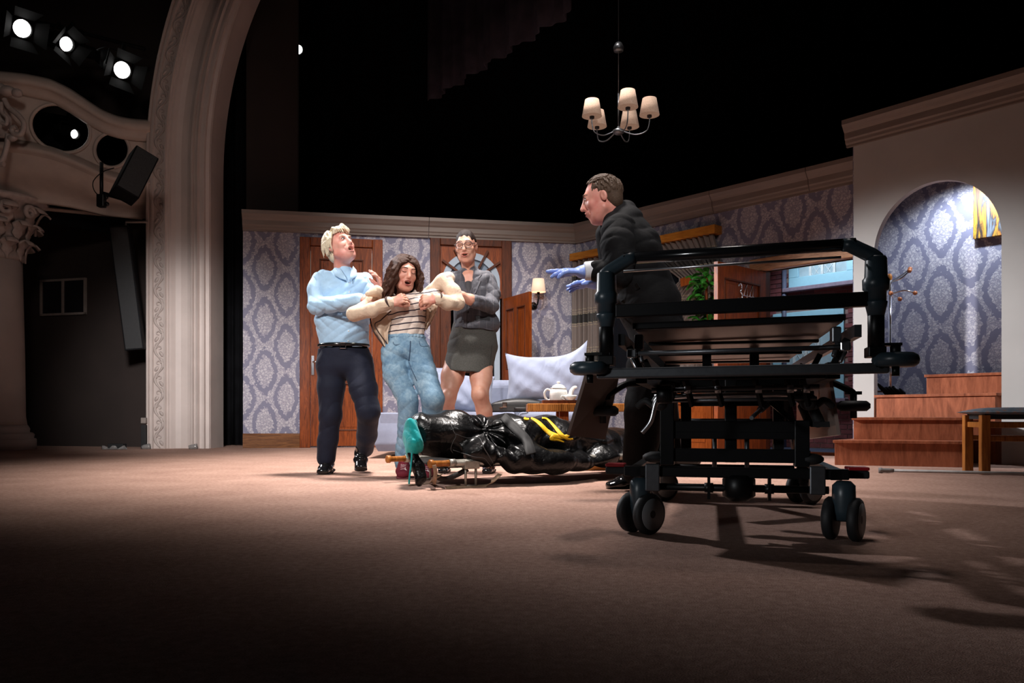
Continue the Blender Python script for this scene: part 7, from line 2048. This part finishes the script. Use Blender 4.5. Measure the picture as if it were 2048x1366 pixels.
for s in (-1, 1):
    H4.ell(h4.p(s * 0.085, -0.01, -0.012), A((0.02, 0.026, 0.036)) * 1.06, HB, 0.006, -1)
    H4.ell(h4.p(s * 0.07, 0.07, 0.07), A((0.035, 0.05, 0.03)) * 1.06, HB, 0.012, -1)
for i in range(330):
    th = rs.uniform(-math.pi, math.pi); ph = rs.uniform(0.02, 1.75)
    y_ = -0.026 - 0.094 * math.cos(th) * math.sin(ph); z_ = 0.034 + 0.088 * math.cos(ph)
    if y_ > 0.036 and z_ < 0.112: continue
    if y_ > 0.01 and z_ < 0.045: continue
    if abs(y_ + 0.01) < 0.03 and z_ < 0.03: continue
    def sc2(t_, p_, r=1.0): return h4.p(0.077 * r * math.sin(t_) * math.sin(p_ + 0.08), -0.026 - 0.094 * r * math.cos(t_) * math.sin(p_), 0.033 + 0.088 * r * math.cos(p_))
    # combed forward over the crown, down at the back and sides
    if z_ > 0.085: pts = [sc2(th, ph), sc2(th, ph, 1.012) + (h4.F * 0.014 + h4.U * 0.001) * h4.k, sc2(th, ph, 0.985) + (h4.F * 0.028 - h4.U * (0.004 if y_ > 0 else -0.002)) * h4.k]
    else: pts = [sc2(th, ph), sc2(th, ph + 0.14, 1.03), sc2(th + rs.uniform(-.08, .08), ph + 0.28, 1.02)]
    H4.chain(pts, [0.0046, 0.0042, 0.0016], 0.003)
M['grey_brown'] = hairtex('short_grey_brown_hair', srgb(50, 36, 28), srgb(96, 76, 62), (80, 80, 26))
soft('hair', H4, M['grey_brown'], p4, 1)
M['glove'] = plain('pale_blue_rubber', srgb(120, 146, 218), 0.45, var=0.05)
for w_, fin, nn, cu, sd, k_, sp_, c2 in ((Wa, J(1098, 541, -.26), (-0.05, 0.25, -0.95), (0.12, 0.05, 0.25, 0.35), -1, 1.12, 0.3, J(1180, 540, -.215)),
                                         (Wb, J(1146, 570, .16), (0.0, -0.3, -0.9), (0.15, 0.1, 0.15, 0.2), 1, 1.1, 0.25, J(1206, 566, .20))):
    GV = SDF(0.0036)
    hand(GV, w_, fin - w_, nn, cu, side=sd, k=k_, spread=sp_, r=1.1, thumb=(0.75, 0.6, 0.3))
    GV.chain([w_, c2], [0.035, 0.041], 0.02)
    GV.disp.append(folds(0.0025, 120, (1, 0.2, 0.3), 4, 1.5, True))
    soft('glove', GV, M['glove'], p4, 1)
CF = SDF(0.004); dv_ = nrm(J(1188, 540, -.22) - J(1171, 542, -.22)); CF.ecap(J(1170, 542.5, -.22), J(1190, 541, -.22), (0.05, 0.05), (0.052, 0.052), np.cross(dv_, [0, 0, 1.0]), 0.006, ra=0.006)
soft('shirt_cuff', CF, plain('white_cotton', srgb(206, 208, 216), 0.8), p4, 1)
SC_ = SDF(0.005); SC_.ecap(J(1228, 440, 0.0), J(1234, 446, 0.01), (0.076, 0.084), (0.078, 0.086), (0, 1, 0), 0.01, ra=0.02); soft('shirt_collar', SC_, plain('white_collar', srgb(206, 208, 216), 0.8), p4, 1)
M['suit'] = fabric('black_suiting', srgb(20, 20, 22), 0.8, 0.15, 0.35, 8, sheen=0.0, spec=0.12)
CT = SDF(0.007)
CT.ecap(J(1320, 690), J(1298, 610), (0.205, 0.15), (0.2, 0.165), (0, 1, 0), 0.05)
CT.ecap(J(1298, 610), J(1262, 500), (0.2, 0.165), (0.215, 0.155), (0, 1, 0), 0.05)
CT.ecap(J(1262, 500), J(1248, 448), (0.215, 0.155), (0.15, 0.11), (0, 1, 0), 0.05)
CT.ecap(J(1236, 462, -.19), J(1236, 458, .19), (0.08, 0.09), (0.08, 0.09), (0, 0, 1), 0.06)
CT.chain([J(1244, 448, 0.0), J(1252, 420, 0.03)], [0.1, 0.055], 0.05)
CS = SDF(0.006)
CS.chain([J(1240, 458, -.17), J(1236, 490, -.225), J(1240, 518, -.24), J(1238, 550, -.27)], [0.085, 0.088, 0.08, 0.068], 0.03); CS.chain([J(1238, 550, -.27), J(1214, 546, -.24), J(1194, 542, -.225)], [0.068, 0.062, 0.056], 0.02)
CS2 = SDF(0.006); CS2.chain([J(1218, 470, .20), J(1228, 560, .22), J(1206, 566, .2)], [0.08, 0.07, 0.052], 0.04)
CS.disp += [folds(0.0055, 75, (0.45, 0.2, 0.85), 64, 1.8, True), folds(0.004, 110, (-0.5, 0.3, 0.8), 65, 2.0, True)]
CT.cone(J(1222, 432, 0.0), J(1196, 470, 0.0), 0.05, 0.04, 0.03, -1)
CT.disp += [folds(0.005, 24, (0.35, 0.2, 0.9), 61, 1.3), folds(0.009, 52, (0.25, 0.2, 0.9), 62, 1.6, True), folds(0.005, 90, (-0.5, 0.3, 0.8), 63, 1.8, True)]
ct = soft('jacket', [CT, CS, CS2], M['suit'], p4, 1)
flap('pocket_flap', CT, [(1237, 588), (1274, 566), (1280, 576), (1242, 604)], M['suit'], ct, 0.008, 0.006)
flap('jacket_front', CT, [(1232, 606), (1224, 570), (1212, 600), (1216, 640), (1236, 628)], M['suit'], ct, 0.03, 0.006)
TZ = SDF(0.007)
TZ.ecap(J(1312, 690), J(1306, 740), (0.19, 0.15), (0.18, 0.14), (0, 1, 0), 0.04)
TZ.chain([J(1300, 730, -.08), J(1290, 820, -.11), J(1276, 940, -.06)], [0.125, 0.105, 0.09], 0.04)
TZ.chain([J(1312, 730, .1), J(1314, 820, .1), J(1320, 930, .12)], [0.12, 0.1, 0.09], 0.04)
TZ.disp += [folds(0.007, 60, (0.4, 0.2, 0.9), 71, 1.6, True)]
soft('trousers', TZ, M['suit'], p4, 2)
shoe(p4, 'shoe', J(1262, 966, 0.08), J(1203, 973, 0.06), M['shoe_black'], M['sole_black'], 0.05, heel=0.018)
shoe(p4, 'shoe', J(1320, 960, 0.2), J(1262, 966, 0.2), M['shoe_black'], M['sole_black'], 0.05, heel=0.018)
